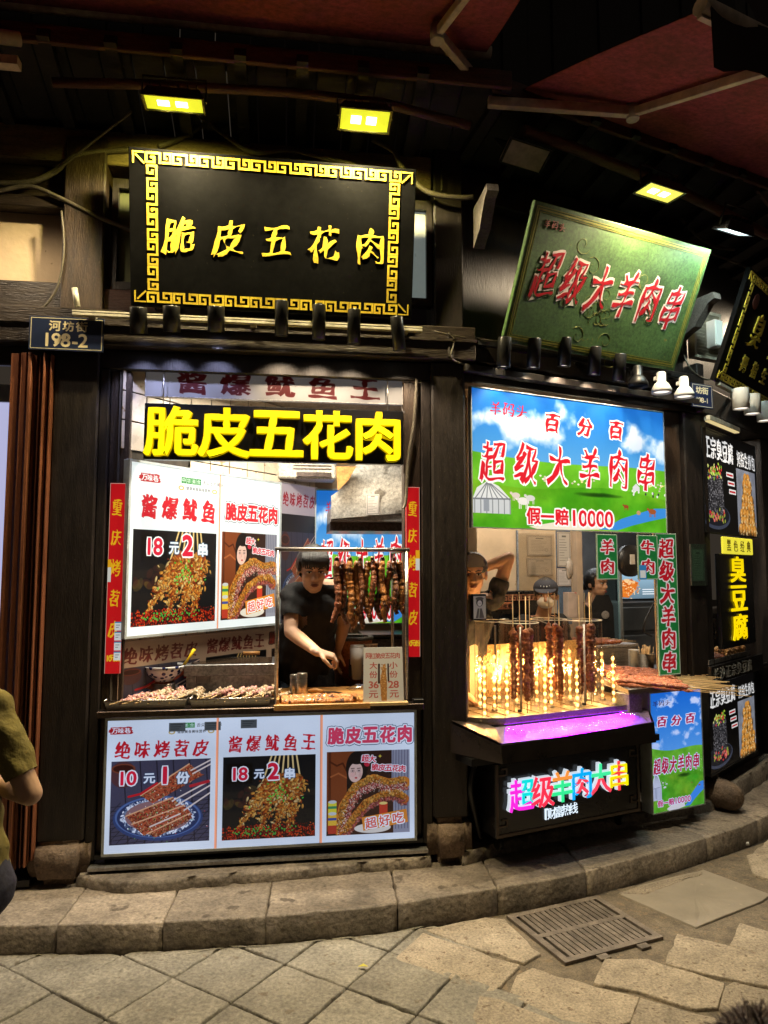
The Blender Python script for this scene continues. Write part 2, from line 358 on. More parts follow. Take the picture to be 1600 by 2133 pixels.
# ---------------- numpy painting of printed faces ----------------
def fbm(w,h,sc,seed=0,oc=5):
    r=np.random.RandomState(seed); out=np.zeros((h,w)); amp=1; tot=0
    for o in range(oc):
        gw=int(sc*2**o)+2; gh=max(2,int(sc*2**o*h/w)+2); g=r.rand(gh+1,gw+1)
        x=np.linspace(0,gw-.01,w); y=np.linspace(0,gh-.01,h); xi=x.astype(int); yi=y.astype(int); fx=x-xi; fy=y-yi
        fx=fx*fx*(3-2*fx); fy=(fy*fy*(3-2*fy))[:,None]
        a=g[yi][:,xi]; b=g[yi][:,xi+1]; c=g[yi+1][:,xi]; d=g[yi+1][:,xi+1]
        out+=amp*((a*(1-fx)+b*fx)*(1-fy)+(c*(1-fx)+d*fx)*fy); tot+=amp; amp*=.55
    return out/tot
def raster(polys,w,h,ss=2):
    W_=w*ss; H_=h*ss; acc=np.zeros((H_,W_+1))
    for l in polys:
        p=l*ss; a=p; b=np.roll(p,-1,0)
        for (x0,y0),(x1,y1) in zip(a,b):
            if y0==y1: continue
            s=1
            if y0>y1: x0,y0,x1,y1=x1,y1,x0,y0; s=-1
            i0=max(0,math.ceil(y0-.5)); i1=min(H_-1,math.ceil(y1-.5)-1)
            if i1<i0: continue
            ys=np.arange(i0,i1+1); xs=x0+(ys+.5-y0)*(x1-x0)/(y1-y0); xi=np.clip(np.ceil(xs-.5),0,W_).astype(int)
            np.add.at(acc,(ys,xi),s)
    m=(np.cumsum(acc,1)[:,:W_]!=0).astype(float)
    return m.reshape(h,ss,w,ss).mean((1,3))
class Img:
    def __init__(s,w,h,bg=(255,255,255)):
        s.w=w;s.h=h; s.a=np.ones((h,w,3))*(np.array(bg)/255.); s.r=random.Random(w*7+h); s.c=(0,0,w,h)
    def _box(s,x0,y0,x1,y1):
        c=s.c; return max(c[0],int(x0)),max(c[1],int(y0)),min(c[2],int(x1)+2),min(c[3],int(y1)+2)
    def clip(s,*c): s.c=(max(0,int(c[0])),max(0,int(c[1])),min(s.w,int(c[2])),min(s.h,int(c[3]))) if c else (0,0,s.w,s.h)
    def blend(s,x0,y0,m,col,al=1.):
        h,w=m.shape; 
        if h<1 or w<1: return
        v=s.a[y0:y0+h,x0:x0+w]; v+= (m*al)[...,None]*(np.array(col)/255.-v)
    def rect(s,x0,y0,x1,y1,col,al=1.):
        x0,y0,x1,y1=[int(round(v)) for v in (x0,y0,x1,y1)]; x0=max(0,x0);y0=max(0,y0); v=s.a[y0:y1,x0:x1]; v+=al*(np.array(col)/255.-v)
    def ell(s,cx,cy,rx,ry,ang,col,al=1.,soft=1.2,shade=0):
        R=max(rx,ry)+2; x0,y0,x1,y1=s._box(cx-R,cy-R,cx+R,cy+R)
        if x1<=x0 or y1<=y0: return
        Y,X=np.mgrid[y0:y1,x0:x1]; X=X+.5-cx; Y=Y+.5-cy; c,n=math.cos(ang),math.sin(ang)
        u=(X*c+Y*n)/rx; v=(-X*n+Y*c)/ry; d=np.sqrt(u*u+v*v); m=np.clip((1-d)*min(rx,ry)/soft+.5,0,1)
        if shade:
            q=np.clip(1-shade*((u+.35)**2+(v+.4)**2)*.6,.25,1.25)[...,None]; t=np.clip(np.array(col)/255.*q,0,1); w=s.a[y0:y1,x0:x1]; w+=(m*al)[...,None]*(t-w)
        else: s.blend(x0,y0,m,col,al)
    def poly(s,pts,col,al=1.):
        p=np.array(pts,float); x0,y0=np.floor(p.min(0)).astype(int)-1; x0=max(s.c[0],x0);y0=max(s.c[1],y0); x1,y1=np.ceil(p.max(0)).astype(int)+1; x1=min(s.c[2],x1);y1=min(s.c[3],y1)
        if x1<=x0 or y1<=y0: return
        s.blend(x0,y0,raster([p-[x0,y0]],x1-x0,y1-y0),col,al)
    def line(s,pts,r,col,al=1.):
        for (a,b) in zip(pts[:-1],pts[1:]):
            ax,ay=a;bx,by=b; x0,y0,x1,y1=s._box(min(ax,bx)-r-2,min(ay,by)-r-2,max(ax,bx)+r+2,max(ay,by)+r+2)
            if x1<=x0 or y1<=y0: continue
            Y,X=np.mgrid[y0:y1,x0:x1]; X=X+.5;Y=Y+.5; dx,dy=bx-ax,by-ay; t=np.clip(((X-ax)*dx+(Y-ay)*dy)/(dx*dx+dy*dy+1e-9),0,1)
            d=np.hypot(X-ax-t*dx,Y-ay-t*dy); s.blend(x0,y0,np.clip(r-d+.5,0,1),col,al)
    def txt(s,t,x,y,size,col,step=None,out=(),vert=False,rise=0,**k):
        """first character centred on (x,y); out: (swell, colour) rings, widest first"""
        step=step if step is not None else size*1.02
        jobs=[]
        for i,ch in enumerate(t):
            if ch==' ': continue
            cx=x+(0 if vert else step*i); cyy=y+(step*i if vert else 0)+rise*i; jobs.append((ch,cx,cyy))
        for sw,c in list(out)+[(0,col)]:
            for ch,cx,cyy in jobs:
                kk=dict(k); kk['bold']=kk.get('bold',0)+sw
                P=[np.stack([l[:,0]*size+cx,-l[:,1]*size+cyy],1) for l in styled(ch,**kk)]
                al=np.concatenate(P); x0,y0=np.floor(al.min(0)).astype(int)-1; x0=max(0,x0);y0=max(0,y0); x1,y1=np.ceil(al.max(0)).astype(int)+1; x1=min(s.w,x1);y1=min(s.h,y1)
                if x1<=x0 or y1<=y0: continue
                s.blend(x0,y0,raster([l-[x0,y0] for l in P],x1-x0,y1-y0),c)
    def grain(s,amt,seed=3):
        s.a+= (np.random.RandomState(seed).rand(s.h,s.w,1)-.5)*amt
    def done(s,name):
        im=bpy.data.images.new(name,s.w,s.h,alpha=False); b=np.ones((s.h,s.w,4),np.float32); b[...,:3]=np.clip(s.a[::-1],0,1)
        im.pixels.foreach_set(b.ravel()); im.update(); im.pack(); return im
SQ=[(236,160,64),(205,110,34),(240,180,90),(176,74,28),(250,212,140),(215,122,40),(140,50,18)]
def squid(I,x0,y0,x1,y1,seed=1):
    I.clip(x0,y0,x1,y1)
    r=random.Random(seed); w=x1-x0;h=y1-y0; P=lambda u,v:(x0+u*w,y0+v*h)
    I.rect(x0,y0,x1,y1,(14,16,20)); I.rect(x0,y0+.42*h,x1,y0+.5*h,(32,28,26),.8); I.rect(x0,y0+.66*h,x1,y1,(24,22,22),.8)
    for k in range(14): I.ell(*P(r.uniform(0,.35),r.uniform(.38,.6)),w*.05,w*.03,r.random()*3,r.choice([(70,55,30),(50,40,34),(90,70,30),(60,30,26)]),.7)
    for k in range(7):
        a=P(.52+.045*k,-.02); b=P(.40+.075*k,.4); 
        a=(a[0]+ (3-k)*w*.0,max(a[1],y0)); I.line([a,b],w*.009,(235,200,130))
    paths=[((.52,.28),(.33,.55),(.17,.87)),((.6,.26),(.48,.6),(.41,.9)),((.67,.26),(.62,.6),(.56,.9)),((.8,.27),(.8,.6),(.7,.9)),((.56,.3),(.42,.55),(.30,.72)),((.74,.27),(.72,.45),(.66,.75))]
    for q0,q1,q2 in paths:
        for i in range(22):
            t=i/21; u=q0[0]*(1-t)**2+2*q1[0]*t*(1-t)+q2[0]*t*t; v=q0[1]*(1-t)**2+2*q1[1]*t*(1-t)+q2[1]*t*t; s_=w*(.055-.03*t)
            I.ell(*P(u+r.gauss(0,.012),v),s_*r.uniform(.8,1.2),s_*.7,r.random()*3,r.choice([(190,96,34),(160,70,24),(214,130,56)]),.95,2,.7)
    for it in range(1100):
        p=r.choice(paths); t=r.random()**.9; q=(p[0][0]*(1-t)**2+2*p[1][0]*t*(1-t)+p[2][0]*t*t, p[0][1]*(1-t)**2+2*p[1][1]*t*(1-t)+p[2][1]*t*t)
        wd_=.052*(1-.75*max(0,t-.6)/.4); u=q[0]+r.gauss(0,wd_); v=q[1]+r.gauss(0,.02); s_=r.uniform(.006,.024)*(1-.5*t)
        I.ell(*P(u,v),s_*w*r.uniform(1,2.2),s_*w*.8,r.random()*3.1,SQ[int(r.random()**1.5*len(SQ))],.92,1.2,.45)
    for it in range(34): I.ell(*P(r.gauss(.58,.12),r.gauss(.5,.09)),w*.014,w*.008,r.random()*3,r.choice([(70,170,50),(120,200,80)]))
    for it in range(900): 
        v=r.uniform(.86,.995); I.ell(*P(r.random(),v+.03*math.sin(it)),w*.009,w*.006,r.random()*3,r.choice([(190,40,18),(150,20,12),(90,15,10),(215,80,30),(60,10,8)]))
    for it in range(60): I.ell(*P(r.gauss(.45,.2),r.uniform(.86,.96)),w*.011,w*.007,r.random()*3,(70,165,60))
    I.clip()
def pork(I,x0,y0,x1,y1,seed=2,big=True):
    I.clip(x0,y0,x1,y1)
    r=random.Random(seed); w=x1-x0;h=y1-y0; P=lambda u,v:(x0+u*w,y0+v*h)
    I.rect(x0,y0,x1,y1,(52,30,24)); I.rect(x0,y0,x0+.34*w,y0+.95*h,(128,62,30)); I.rect(x0+.02*w,y0,x0+.05*w,y0+.9*h,(90,40,20)); I.rect(x0+.78*w,y0,x1,y1,(150,148,160))
    for k in range(6): I.line([P(.80+.035*k,0),P(.79+.037*k,.95)],w*.006,(110,108,124))
    I.line([P(.04,.12),P(.12,.17),P(.19,.14),P(.24,.24)],w*.010,(80,32,14)); I.line([P(.05,.3),P(.14,.26),P(.24,.32)],w*.010,(170,92,48))
    I.rect(x0+.3*w,y0+.62*h,x0+.8*w,y1,(60,34,26))
    I.ell(*P(.36,.2),w*.13,h*.20,0,(26,18,18)); I.rect(x0+.24*w,y0+.18*h,x0+.30*w,y0+.5*h,(26,18,18)); I.rect(x0+.42*w,y0+.2*h,x0+.47*w,y0+.42*h,(26,18,18))
    I.ell(*P(.345,.255),w*.085,h*.12,.12,(232,190,172)); I.ell(*P(.31,.28),w*.03,h*.03,0,(236,170,160),.5); I.ell(*P(.40,.29),w*.02,h*.03,0,(210,160,146),.6); I.ell(*P(.36,.10),w*.09,h*.06,0,(26,18,18))
    for u in (.31,.385): I.ell(*P(u,.238),w*.026,h*.021,0,(150,110,104)); I.ell(*P(u,.238),w*.023,h*.018,0,(226,190,176)); I.ell(*P(u,.238),w*.013,h*.007,0,(40,24,22)); I.line([P(u-.02,.208),P(u+.02,.206)],w*.004,(60,36,30))
    I.ell(*P(.35,.322),w*.016,h*.010,0,(190,60,64)); I.line([P(.345,.25),P(.34,.285)],w*.004,(200,150,130)); I.ell(*P(.48,.16),w*.035,h*.03,.6,(200,40,60))
    def band(pts,rad,cols,n,seed,sz):
        q=random.Random(seed); pts=[P(*p) for p in pts]
        for i in range(n):
            t=q.random()*(len(pts)-1); k=int(t); f=t-k; a=pts[k]; b=pts[k+1]; cx=a[0]+(b[0]-a[0])*f; cy_=a[1]+(b[1]-a[1])*f
            an=q.random()*6.28; rr=rad*w*math.sqrt(q.random()); s_=sz*w*q.uniform(.5,1.3); I.ell(cx+math.cos(an)*rr,cy_+math.sin(an)*rr,s_*1.4,s_,q.random()*3,cols[int(q.random()*len(cols))],.75,1.6,.55)
    G=[(232,150,56),(216,126,42),(244,176,84),(206,112,36),(236,160,66)]; Pk=[(196,90,84),(176,70,66),(206,108,98),(222,150,130),(184,80,66)]
    A=[(.16,.93),(.22,.66),(.36,.45),(.56,.36),(.74,.42),(.93,.40)]; B=[(.22,.97),(.34,.80),(.48,.64),(.66,.56),(.84,.54),(.93,.60)]
    I.line([P(*p) for p in A],w*.075,(214,126,42)); band([(u+.02,v+.05) for u,v in A],.055,Pk,520,seed+1,.014); band([(u-.01,v-.03) for u,v in A],.035,G,420,seed+2,.016)
    I.line([P(*p) for p in B],w*.062,(190,100,36)); band([(u+.0,v+.035) for u,v in B],.045,Pk,360,seed+3,.013); band([(u,v-.02) for u,v in B],.034,G,420,seed+4,.016)
    for it in range(300):
        k=r.random()*4.99; i=int(k); a=A[i]; b=A[i+1]; f=k-i; I.ell(*P(a[0]+(b[0]-a[0])*f+r.gauss(.02,.03),a[1]+(b[1]-a[1])*f+r.gauss(.05,.03)),w*.005,w*.0035,r.random()*3,(250,232,205))
    for v0,c1,c2 in ((.60,(230,215,60),(60,140,90)),(.74,(240,190,60),(70,80,150))):
        I.rect(x0+.02*w,y0+v0*h,x0+.12*w,y0+(v0+.14)*h,c1); I.rect(x0+.02*w,y0+(v0+.05)*h,x0+.12*w,y0+(v0+.08)*h,c2); I.ell(*P(.07,v0),w*.05,h*.02,0,(210,210,205))
    I.rect(x0+.02*w,y0+.88*h,x0+.12*w,y0+.98*h,(190,60,40)); I.rect(x0+.63*w,y0+.63*h,x0+.73*w,y0+.78*h,(200,60,40)); I.ell(*P(.68,.64),w*.05,h*.018,0,(235,205,120))
    I.ell(*P(.55,.93),w*.22,h*.06,0,(235,222,205))
    I.poly([P(.42,.80),P(.96,.72),P(.98,.88),P(.44,.96)],(232,140,48)); I.txt('超好吃',*P(.53,.868),w*.13,(235,90,70),step=w*.165,out=[(.11,(255,255,255))],bold=.02,rise=-h*.022,rot=.13)
    I.txt('超大',*P(.46,.09),w*.085,(225,40,60),step=w*.085,out=[(.12,(255,255,255))],bold=.03,rise=h*.01)
    I.txt('脆皮五花肉',*P(.58,.20),w*.082,(225,40,60),step=w*.083,out=[(.12,(255,255,255))],bold=.03,rise=h*.008)
    for a in (0,1.57): I.ell(*P(.64,.07),w*.022,w*.005,a,(250,225,80))
    I.clip()
def plate(I,x0,y0,x1,y1,seed=5):
    I.clip(x0,y0,x1,y1)
    r=random.Random(seed); w=x1-x0;h=y1-y0; P=lambda u,v:(x0+u*w,y0+v*h)
    I.rect(x0,y0,x1,y1,(70,66,84))
    for k in range(7): I.line([P(k/6-.05,0),P(k/6+.02,1)],w*.006,(38,34,46)); 
    for k in range(18): I.line([P(0,.55+k*.05),P(1,.45+k*.05)],w*.003,(30,28,36)); I.line([P(k*.09-.3,1),P(k*.09+.1,.5)],w*.003,(30,28,36))
    I.ell(*P(.12,.16),w*.13,h*.16,0,(84,50,52)); I.ell(*P(.12,.09),w*.12,h*.06,0,(120,60,40)); I.ell(*P(.12,.09),w*.10,h*.045,0,(60,24,18))
    I.ell(*P(.48,.70),w*.45,h*.27,.03,(50,66,110)); I.ell(*P(.48,.685),w*.43,h*.25,.03,(86,110,160)); I.ell(*P(.48,.69),w*.41,h*.235,.03,(42,54,92))
    for it in range(420):
        a=r.random()*6.28; q=r.uniform(.82,1.02); I.ell(*P(.48+.36*q*math.cos(a),.68+.225*q*math.sin(a)),w*r.uniform(.006,.024),w*.008,r.random()*3,r.choice([(230,236,246),(176,188,206),(120,132,156),(250,250,255),(90,100,130)]))
    I.ell(*P(.48,.68),w*.33,h*.19,.03,(150,110,110))
    C=[(196,96,60),(168,66,40),(222,130,84),(140,46,34),(236,170,120)]
    for (a,b,c,d) in (((.30,.42),(.78,.06),(.92,.20),(.42,.52)),((.16,.66),(.62,.46),(.70,.56),(.24,.76)),((.22,.76),(.74,.56),(.82,.68),(.34,.90)),((.38,.88),(.80,.66),(.82,.72),(.46,.93))):
        I.poly([P(*q) for q in (a,b,c,d)],(186,84,52))
        for it in range(230):
            s_,t_=r.random(),r.random(); u=(a[0]*(1-s_)+b[0]*s_)*(1-t_)+(d[0]*(1-s_)+c[0]*s_)*t_; v=(a[1]*(1-s_)+b[1]*s_)*(1-t_)+(d[1]*(1-s_)+c[1]*s_)*t_
            I.ell(*P(u,v),w*r.uniform(.006,.02),w*.007,r.random()*3,r.choice(C),.85,1.2,.6)
        I.line([P(*a),P(*b)],w*.007,(236,176,130))
    for it in range(120): I.ell(*P(r.gauss(.52,.17),r.gauss(.66,.12)),w*.006,w*.004,r.random()*3,r.choice([(255,245,230),(110,180,80),(220,60,60)]))
    for a,b in (((.80,.14),(1,.02)),((.82,.18),(1,.07)),((.62,.50),(1,.27)),((.66,.56),(1,.33)),((.74,.62),(1,.42)),((.4,.8),(.7,.66))): I.line([P(*a),P(*b)],w*.008,(236,214,200))
    I.line([P(.18,.43),P(.30,.40),P(.46,.28)],w*.012,(205,30,40)); I.line([P(.8,.33),P(.98,.28)],w*.016,(190,40,50))
    I.clip()
RED=(216,28,44)
def logo(I,x,y,s):
    r=random.Random(4)
    for k in range(26): I.ell(x+r.uniform(-.95,.95)*s,y+r.uniform(-.3,.3)*s,s*.22,s*.09,0,(190,24,34))
    I.rect(x-.9*s,y-.32*s,x+.9*s,y+.34*s,(190,24,34)); I.txt('万味巷',x-.55*s,y,s*.5,(255,255,255),step=s*.55,bold=.03,cal=.04)
def tagline(I,x,y,s):
    for i,c in enumerate('中华美食'): I.rect(x+i*s*1.05,y-s*.5,x+i*s*1.05+s,y+s*.5,(52,140,60)); I.txt(c,x+i*s*1.05+s*.5,y,s*.8,(255,255,255))
    I.txt('舌尖上的美味',x+s*4.9,y,s*.72,(90,90,90),step=s*.78); I.txt('健康美食美味营养',x+s*1.3,y+s*1.25,s*.6,(60,60,60),step=s*.66)
    for q in (0,7.2): I.ell(x+s*q,y+s*1.3,s*.6,s*.4,0,(214,180,110)); I.ell(x+s*q,y+s*1.3,s*.35,s*.2,0,(240,240,236))
def price(I,x,y,s,a,b,c,d,dark=True):
    if dark: I.rect(x-s*.65,y-s*.75,x+s*1.15,y+s*.75,(4,4,6))
    I.txt(a,x-s*.1,y,s*.98,(226,30,60),step=s*.6,out=[(.09,(255,255,255))],bold=.035)
    I.txt(b,x+s*1.62,y+s*.08,s*.66,(245,250,255),out=[(.06,(60,80,110))],bold=.04)
    I.txt(c,x+s*2.6,y-s*.12,s*1.22,(226,30,60),out=[(.08,(255,255,255))],bold=.05)
    I.txt(d,x+s*3.75,y+s*.12,s*.78,(245,250,255),out=[(.06,(60,80,110))],bold=.05)
CAL=dict(cal=.055,bold=.02,rise=.10,shear=.10)
WH=(244,248,250)
# lower light box: three pictures in a row
W0,H0=1500,660; I=Img(W0,H0,WH)
for x in (.347,.684): I.rect(x*W0-4,0,x*W0+4,H0,(240,150,110))
logo(I,62,52,54); tagline(I,300,34,26)
I.txt('绝味烤苕皮',72,150,82,RED,step=92,sx=.82,**CAL); I.txt('酱爆鱿鱼王',605,138,80,RED,step=90,sx=.8,**CAL)
I.txt('脆皮五花肉',1100,112,84,(238,70,100),step=88,out=[(.13,(10,50,80)),(.095,(255,255,255))],bold=.05,sx=.9,rise=.03)
plate(I,22,206,488,620); squid(I,548,204,1000,624); pork(I,1056,196,1476,628)
price(I,80,290,74,'10','元','1','份',False); price(I,610,290,70,'18','元','2','串')
for x,y in ((286,20),(455,20),(630,14)): I.rect(x,y,x+78,y+44,(84,86,84)); [I.rect(x+8,y+8+k*11,x+66-k*9,y+11+k*11,(40,44,44)) for k in range(3)]
I.a*=(.90+.16*fbm(W0,H0,3,31,4))[...,None]; I.grain(.04); im_low=I.done('print_lower_lightbox')  # mottling puts uneven backlight into the print
# inner wall light box: squid and pork
I=Img(1140,890,WH); I.rect(612,0,619,890,(220,170,130)); logo(I,120,72,66); tagline(I,330,60,34)
I.txt('酱爆鱿鱼',120,222,116,RED,step=138,sx=.82,out=[(.02,(190,20,30))],**CAL); I.txt('脆皮五花肉',710,208,100,(226,36,50),step=92,out=[(.12,(14,30,50)),(.085,(255,255,255))],bold=.05,sx=.85,rise=.03)
squid(I,24,346,596,846); pork(I,640,330,1116,846); price(I,135,430,96,'18','元','2','串'); I.a*=(.92+.13*fbm(1140,890,3,32,4))[...,None]; I.grain(.04); im_in=I.done('print_inner_lightbox')  # soft mottling paints in the box's uneven backlight
# unlit copies of the skewer sheets on the tiled wall
I=Img(420,860,(226,214,224)); I.txt('绝味烤苕皮',58,96,84,(190,30,50),step=78,sx=.72,**CAL); I.rect(8,190,412,860,(30,26,26)); plate(I,8,300,412,860); I.grain(.03); im_ksp=I.done('print_potato_sheet')
I=Img(1300,300,(206,176,150)); I.txt('绝味烤苕皮',60,80,84,(120,40,34),step=86,sx=.85,**CAL); I.txt('酱爆鱿鱼王',540,76,84,(120,40,34),step=84,sx=.85,**CAL); I.txt('脆皮五花肉',990,70,72,(130,50,40),step=72,out=[(.1,(70,40,34))],bold=.04)
for a,b in ((0,470),(490,940),(960,1300)): I.rect(a+12,140,b-12,300,(34,22,20))
plate(I,12,140,460,420,9); squid(I,500,140,930,420,4); I.grain(.04); im_dim=I.done('print_lower_sheet')
I=Img(1100,140,(205,204,206)); I.txt('酱爆鱿鱼王',190,70,104,(104,22,28),step=186,sx=1.15,cal=.05,bold=.03,rise=.04); im_grey=I.done('print_grey_header')
# red couplet strips
def couplet(note):
    I=Img(100,1010,(214,22,30)); I.rect(0,0,3,1010,(225,190,170)); I.rect(97,0,100,1010,(225,190,170)); I.rect(0,0,100,3,(225,190,170))
    I.txt('重庆烤苕皮',50,130,86,(250,196,30),step=162,vert=True,sx=.72,cal=.06,bold=.02,shear=.1,rise=.0)
    I.txt('10元/份',16,930,34,(252,208,40),step=17,bold=.05); 
    if note==0:
        for k in range(4): I.rect(56,740+k*52,100,786+k*52,(232,236,238)); I.rect(56,740+k*52,100,746+k*52,(60,140,190)); I.rect(64,756+k*52,90,759+k*52,(90,100,110)); I.rect(64,768+k*52,82,771+k*52,(90,100,110))
        I.rect(0,410,22,452,(244,180,30)); I.rect(0,452,22,530,(225,226,220))
    else: I.rect(70,380,100,430,(244,180,30)); I.rect(70,430,100,500,(225,226,220))
    I.grain(.03); return I.done('print_red_strip')
im_strips=[couplet(0),couplet(1)]
# grassland banner
def meadow(w,h,fx=1.,full=True):
    I=Img(w,h); y=np.linspace(0,1,h)[:,None]; sky=np.stack([28+150*y**1.3,112+110*y**1.1,206+36*y],-1)/255.
    I.a[:]=np.broadcast_to(sky,(h,w,3)); n=fbm(w,h,4,11,6); m=np.clip((n-.57)*8,0,1)*np.clip(1.25-y,0,1)*.95; I.a+=m[...,None]*(np.array([.95,.97,1.])-I.a)
    X=np.linspace(0,1,w)[None,:]; hill=.46+.05*X+.02*np.sin(X*5); g=fbm(w,h,9,5,6); gg=fbm(w,h,3,8,4)
    mask=np.clip((y-hill)*h/2,0,1); far=np.stack([70+70*g,150+70*g,20+40*g],-1)/255.; I.a+=mask[...,None]*(far-I.a)
    m2=np.clip((y-(.66+.03*np.sin(X*7)+.05*X))*h/3,0,1); near=np.stack([50+80*gg*g*2,128+80*g,14+30*g],-1)/255.; I.a+=m2[...,None]*(near-I.a)
    m3=np.clip(1-((X-.62)/.14)**2-((y-.715-.02*g)/.022)**2,0,1)*.8; I.a+=m3[...,None]*(np.array([.05,.16,.03])-I.a)
    P=lambda u,v:(u*w,v*h)
    I.poly([P(1,.80),P(.93,.805),P(.84,.85),P(.74,.90),P(.66,.97),P(.60,.99),P(.72,.99),P(.80,.95),P(.9,.91),P(1,.875)],(60,140,220)); I.poly([P(.26,.985),P(.42,.935),P(.6,.93),P(.62,.99),P(.5,1),P(.3,1)],(236,226,206))
    r=random.Random(3)
    for k in range(46): u=r.choice([r.gauss(.53,.035),r.gauss(.95,.03),r.gauss(.36,.02)]); v=r.gauss(.625,.015); I.ell(*P(u,v),w*.006,w*.004,0,r.choice([(240,236,220),(200,190,170),(236,226,150)]))
    for k in range(12): I.ell(*P(r.uniform(.8,1),r.gauss(.70,.02)),w*.005,w*.006,0,r.choice([(60,60,60),(230,230,230)]))
    # yurt
    I.poly([P(.0,.80),P(.02,.72),P(.07,.665),P(.12,.70),P(.175,.79)],(226,228,226)); I.rect(0,.79*h,.175*w,.90*h,(204,208,210))
    for k in range(7): I.line([P(.07,.67),P(.01+.027*k,.80)],w*.002,(120,124,128)); I.line([P(.01+.027*k,.80),P(.01+.027*k,.90)],w*.002,(130,134,138))
    I.line([P(0,.80),P(.175,.79)],w*.003,(120,124,128)); I.rect(.05*w,.80*h,.075*w,.885*h,(150,156,164))
    def beast(u,v,s,c):
        I.ell(*P(u,v),s*w,s*w*.55,.05,c); I.ell(*P(u-s*1.1,v-s*.7),s*w*.35,s*w*.28,.5,c)
        for q in (-.7,-.4,.45,.7): I.rect((u+q*s)*w-s*w*.08,v*h,(u+q*s)*w+s*w*.08,v*h+s*w*1.15,c)
    beast(.235,.80,.028,(236,232,224)); beast(.27,.775,.022,(214,212,210)); beast(.20,.76,.02,(220,206,196)); beast(.77,.80,.014,(150,70,40)); beast(.92,.83,.022,(160,84,44)); I.ell(*P(.84,.845),w*.012,w*.01,0,(190,150,110)); I.poly([P(.81,.64),P(.83,.61),P(.85,.64),P(.85,.67),P(.81,.67)],(216,218,220))
    return I,P
O2=[(.10,(255,255,255))]; C2=dict(cal=.06,bold=.035,rise=.12,shear=.12)
I,P=meadow(1120,620); I.txt('羊码头',*P(.11,.135),58,(200,30,44),step=70,cal=.05,rise=.1,shear=.12); 
for c,(u,v) in zip('百分百',((.385,.20),(.555,.20),(.725,.20))): I.txt(c,*P(u,v),84,RED,out=O2,sx=.95,**C2)
for k,c in enumerate('超级大羊肉串'): I.txt(c,*P(.095+.160*k,.525-.004*k),182,RED,out=[(.058,(255,255,255))],sx=.66,cal=.06,bold=.008,rise=.13,shear=.13)
I.txt('假一赔10000',*P(.285,.895),74,(226,30,44),step=0,out=[]) if False else None
x=.285*1120
for k,c in enumerate('假一赔10000'): I.txt(c,x,.905*620,74 if k<3 else 80,(226,30,44),out=[(.11,(255,255,255))],bold=.035 if k<3 else .03); x+=78 if k<2 else (70 if k==2 else 52)
I.rect(0,0,1120,3,(30,60,50)); I.grain(.025); im_meadow=I.done('print_meadow')
I,P=meadow(430,1000); 
I.a[:]=I.a**.9; I.txt('羊码头',*P(.10,.09),44,(60,30,70),step=52,cal=.04,rise=.1)
for c,u in zip('百分百',(.22,.50,.78)): I.txt(c,*P(u,.25),80,(200,40,80),out=O2,sx=.95,**C2)
for k,c in enumerate('超级大羊肉串'): I.txt(c,*P(.10+.155*k,.62),128,(200,30,60),out=[(.07,(240,245,255))],sx=.42,cal=.05,bold=.03,rise=.1,shear=.08)
x=.14*430
for k,c in enumerate('假一赔10000'): I.txt(c,x,.93*1000,52,(210,40,90),out=[(.10,(245,245,255))],bold=.03,sx=.8); x+=46 if k<2 else (38 if k==2 else 28)
I.grain(.03); im_side=I.done('print_side_box')
# green hanging cards and strip
def green(w,h,s,size,step,y0,sx=.85,note=False):
    I=Img(w,h,(34,130,62)); I.a*= (.86+.28*fbm(w,h,3,2,4))[...,None]
    r=random.Random(w)
    for k in range(26):
        x,y=r.random()*w,r.random()*h; p=[(x,y)]
        for q in range(5): x+=r.uniform(-.1,.1)*w; y+=r.uniform(-.04,.04)*h; p.append((x,y))
        I.line(p,w*.005,(110,170,70),.6)
    for a in (0,1): I.line([(3,3),(w-3,3),(w-3,h-3),(3,h-3),(3,3)],w*.018,(190,200,170))
    I.txt(s,w*.5,y0,size,(214,26,44),step=step,vert=True,out=[(.075,(255,250,250))],sx=sx,cal=.055,bold=.03,rise=.1,shear=.1)
    if note: I.rect(w*.04,h*.68,w*.40,h,(60,140,200)); I.rect(w*.08,h*.8,w*.36,h*.97,(232,234,230))
    I.grain(.03); return I
im_card1=green(220,540,'羊肉',170,236,150).done('print_mutton_card'); im_card2=green(220,540,'牛肉',170,236,150,note=True).done('print_beef_card')
im_strip=green(230,1300,'超级大羊肉串',178,208,140).done('print_green_strip')
# price sheet
I=Img(380,600,(206,200,186)); I.poly([(190,190),(214,180),(226,400),(220,590),(170,590),(160,380)],(176,120,60)); I.rect(140,180,160,400,(60,40,34)); I.rect(232,180,248,380,(60,40,34))
for k in range(60): I.ell(random.uniform(165,222),random.uniform(190,580),8,5,random.random()*3,random.choice([(196,140,76),(150,96,44),(214,164,100)]))
I.txt('网红脆皮五花肉',44,92,62,(176,70,60),step=48,bold=.02,sx=.8)
for c,y in zip(('大','份'),(200,300)): I.txt(c,96,y,74,(184,84,70),bold=.02)
for c,y in zip(('小','份'),(200,300)): I.txt(c,290,y,74,(184,84,70),bold=.02)
I.txt('36',72,410,80,(184,84,70),step=50,bold=.03); I.txt('28',262,410,80,(184,84,70),step=50,bold=.03); I.txt('元',96,516,80,(184,84,70),bold=.02); I.txt('元',290,516,80,(184,84,70),bold=.02)
I.grain(.05); im_price=I.done('print_price_sheet')
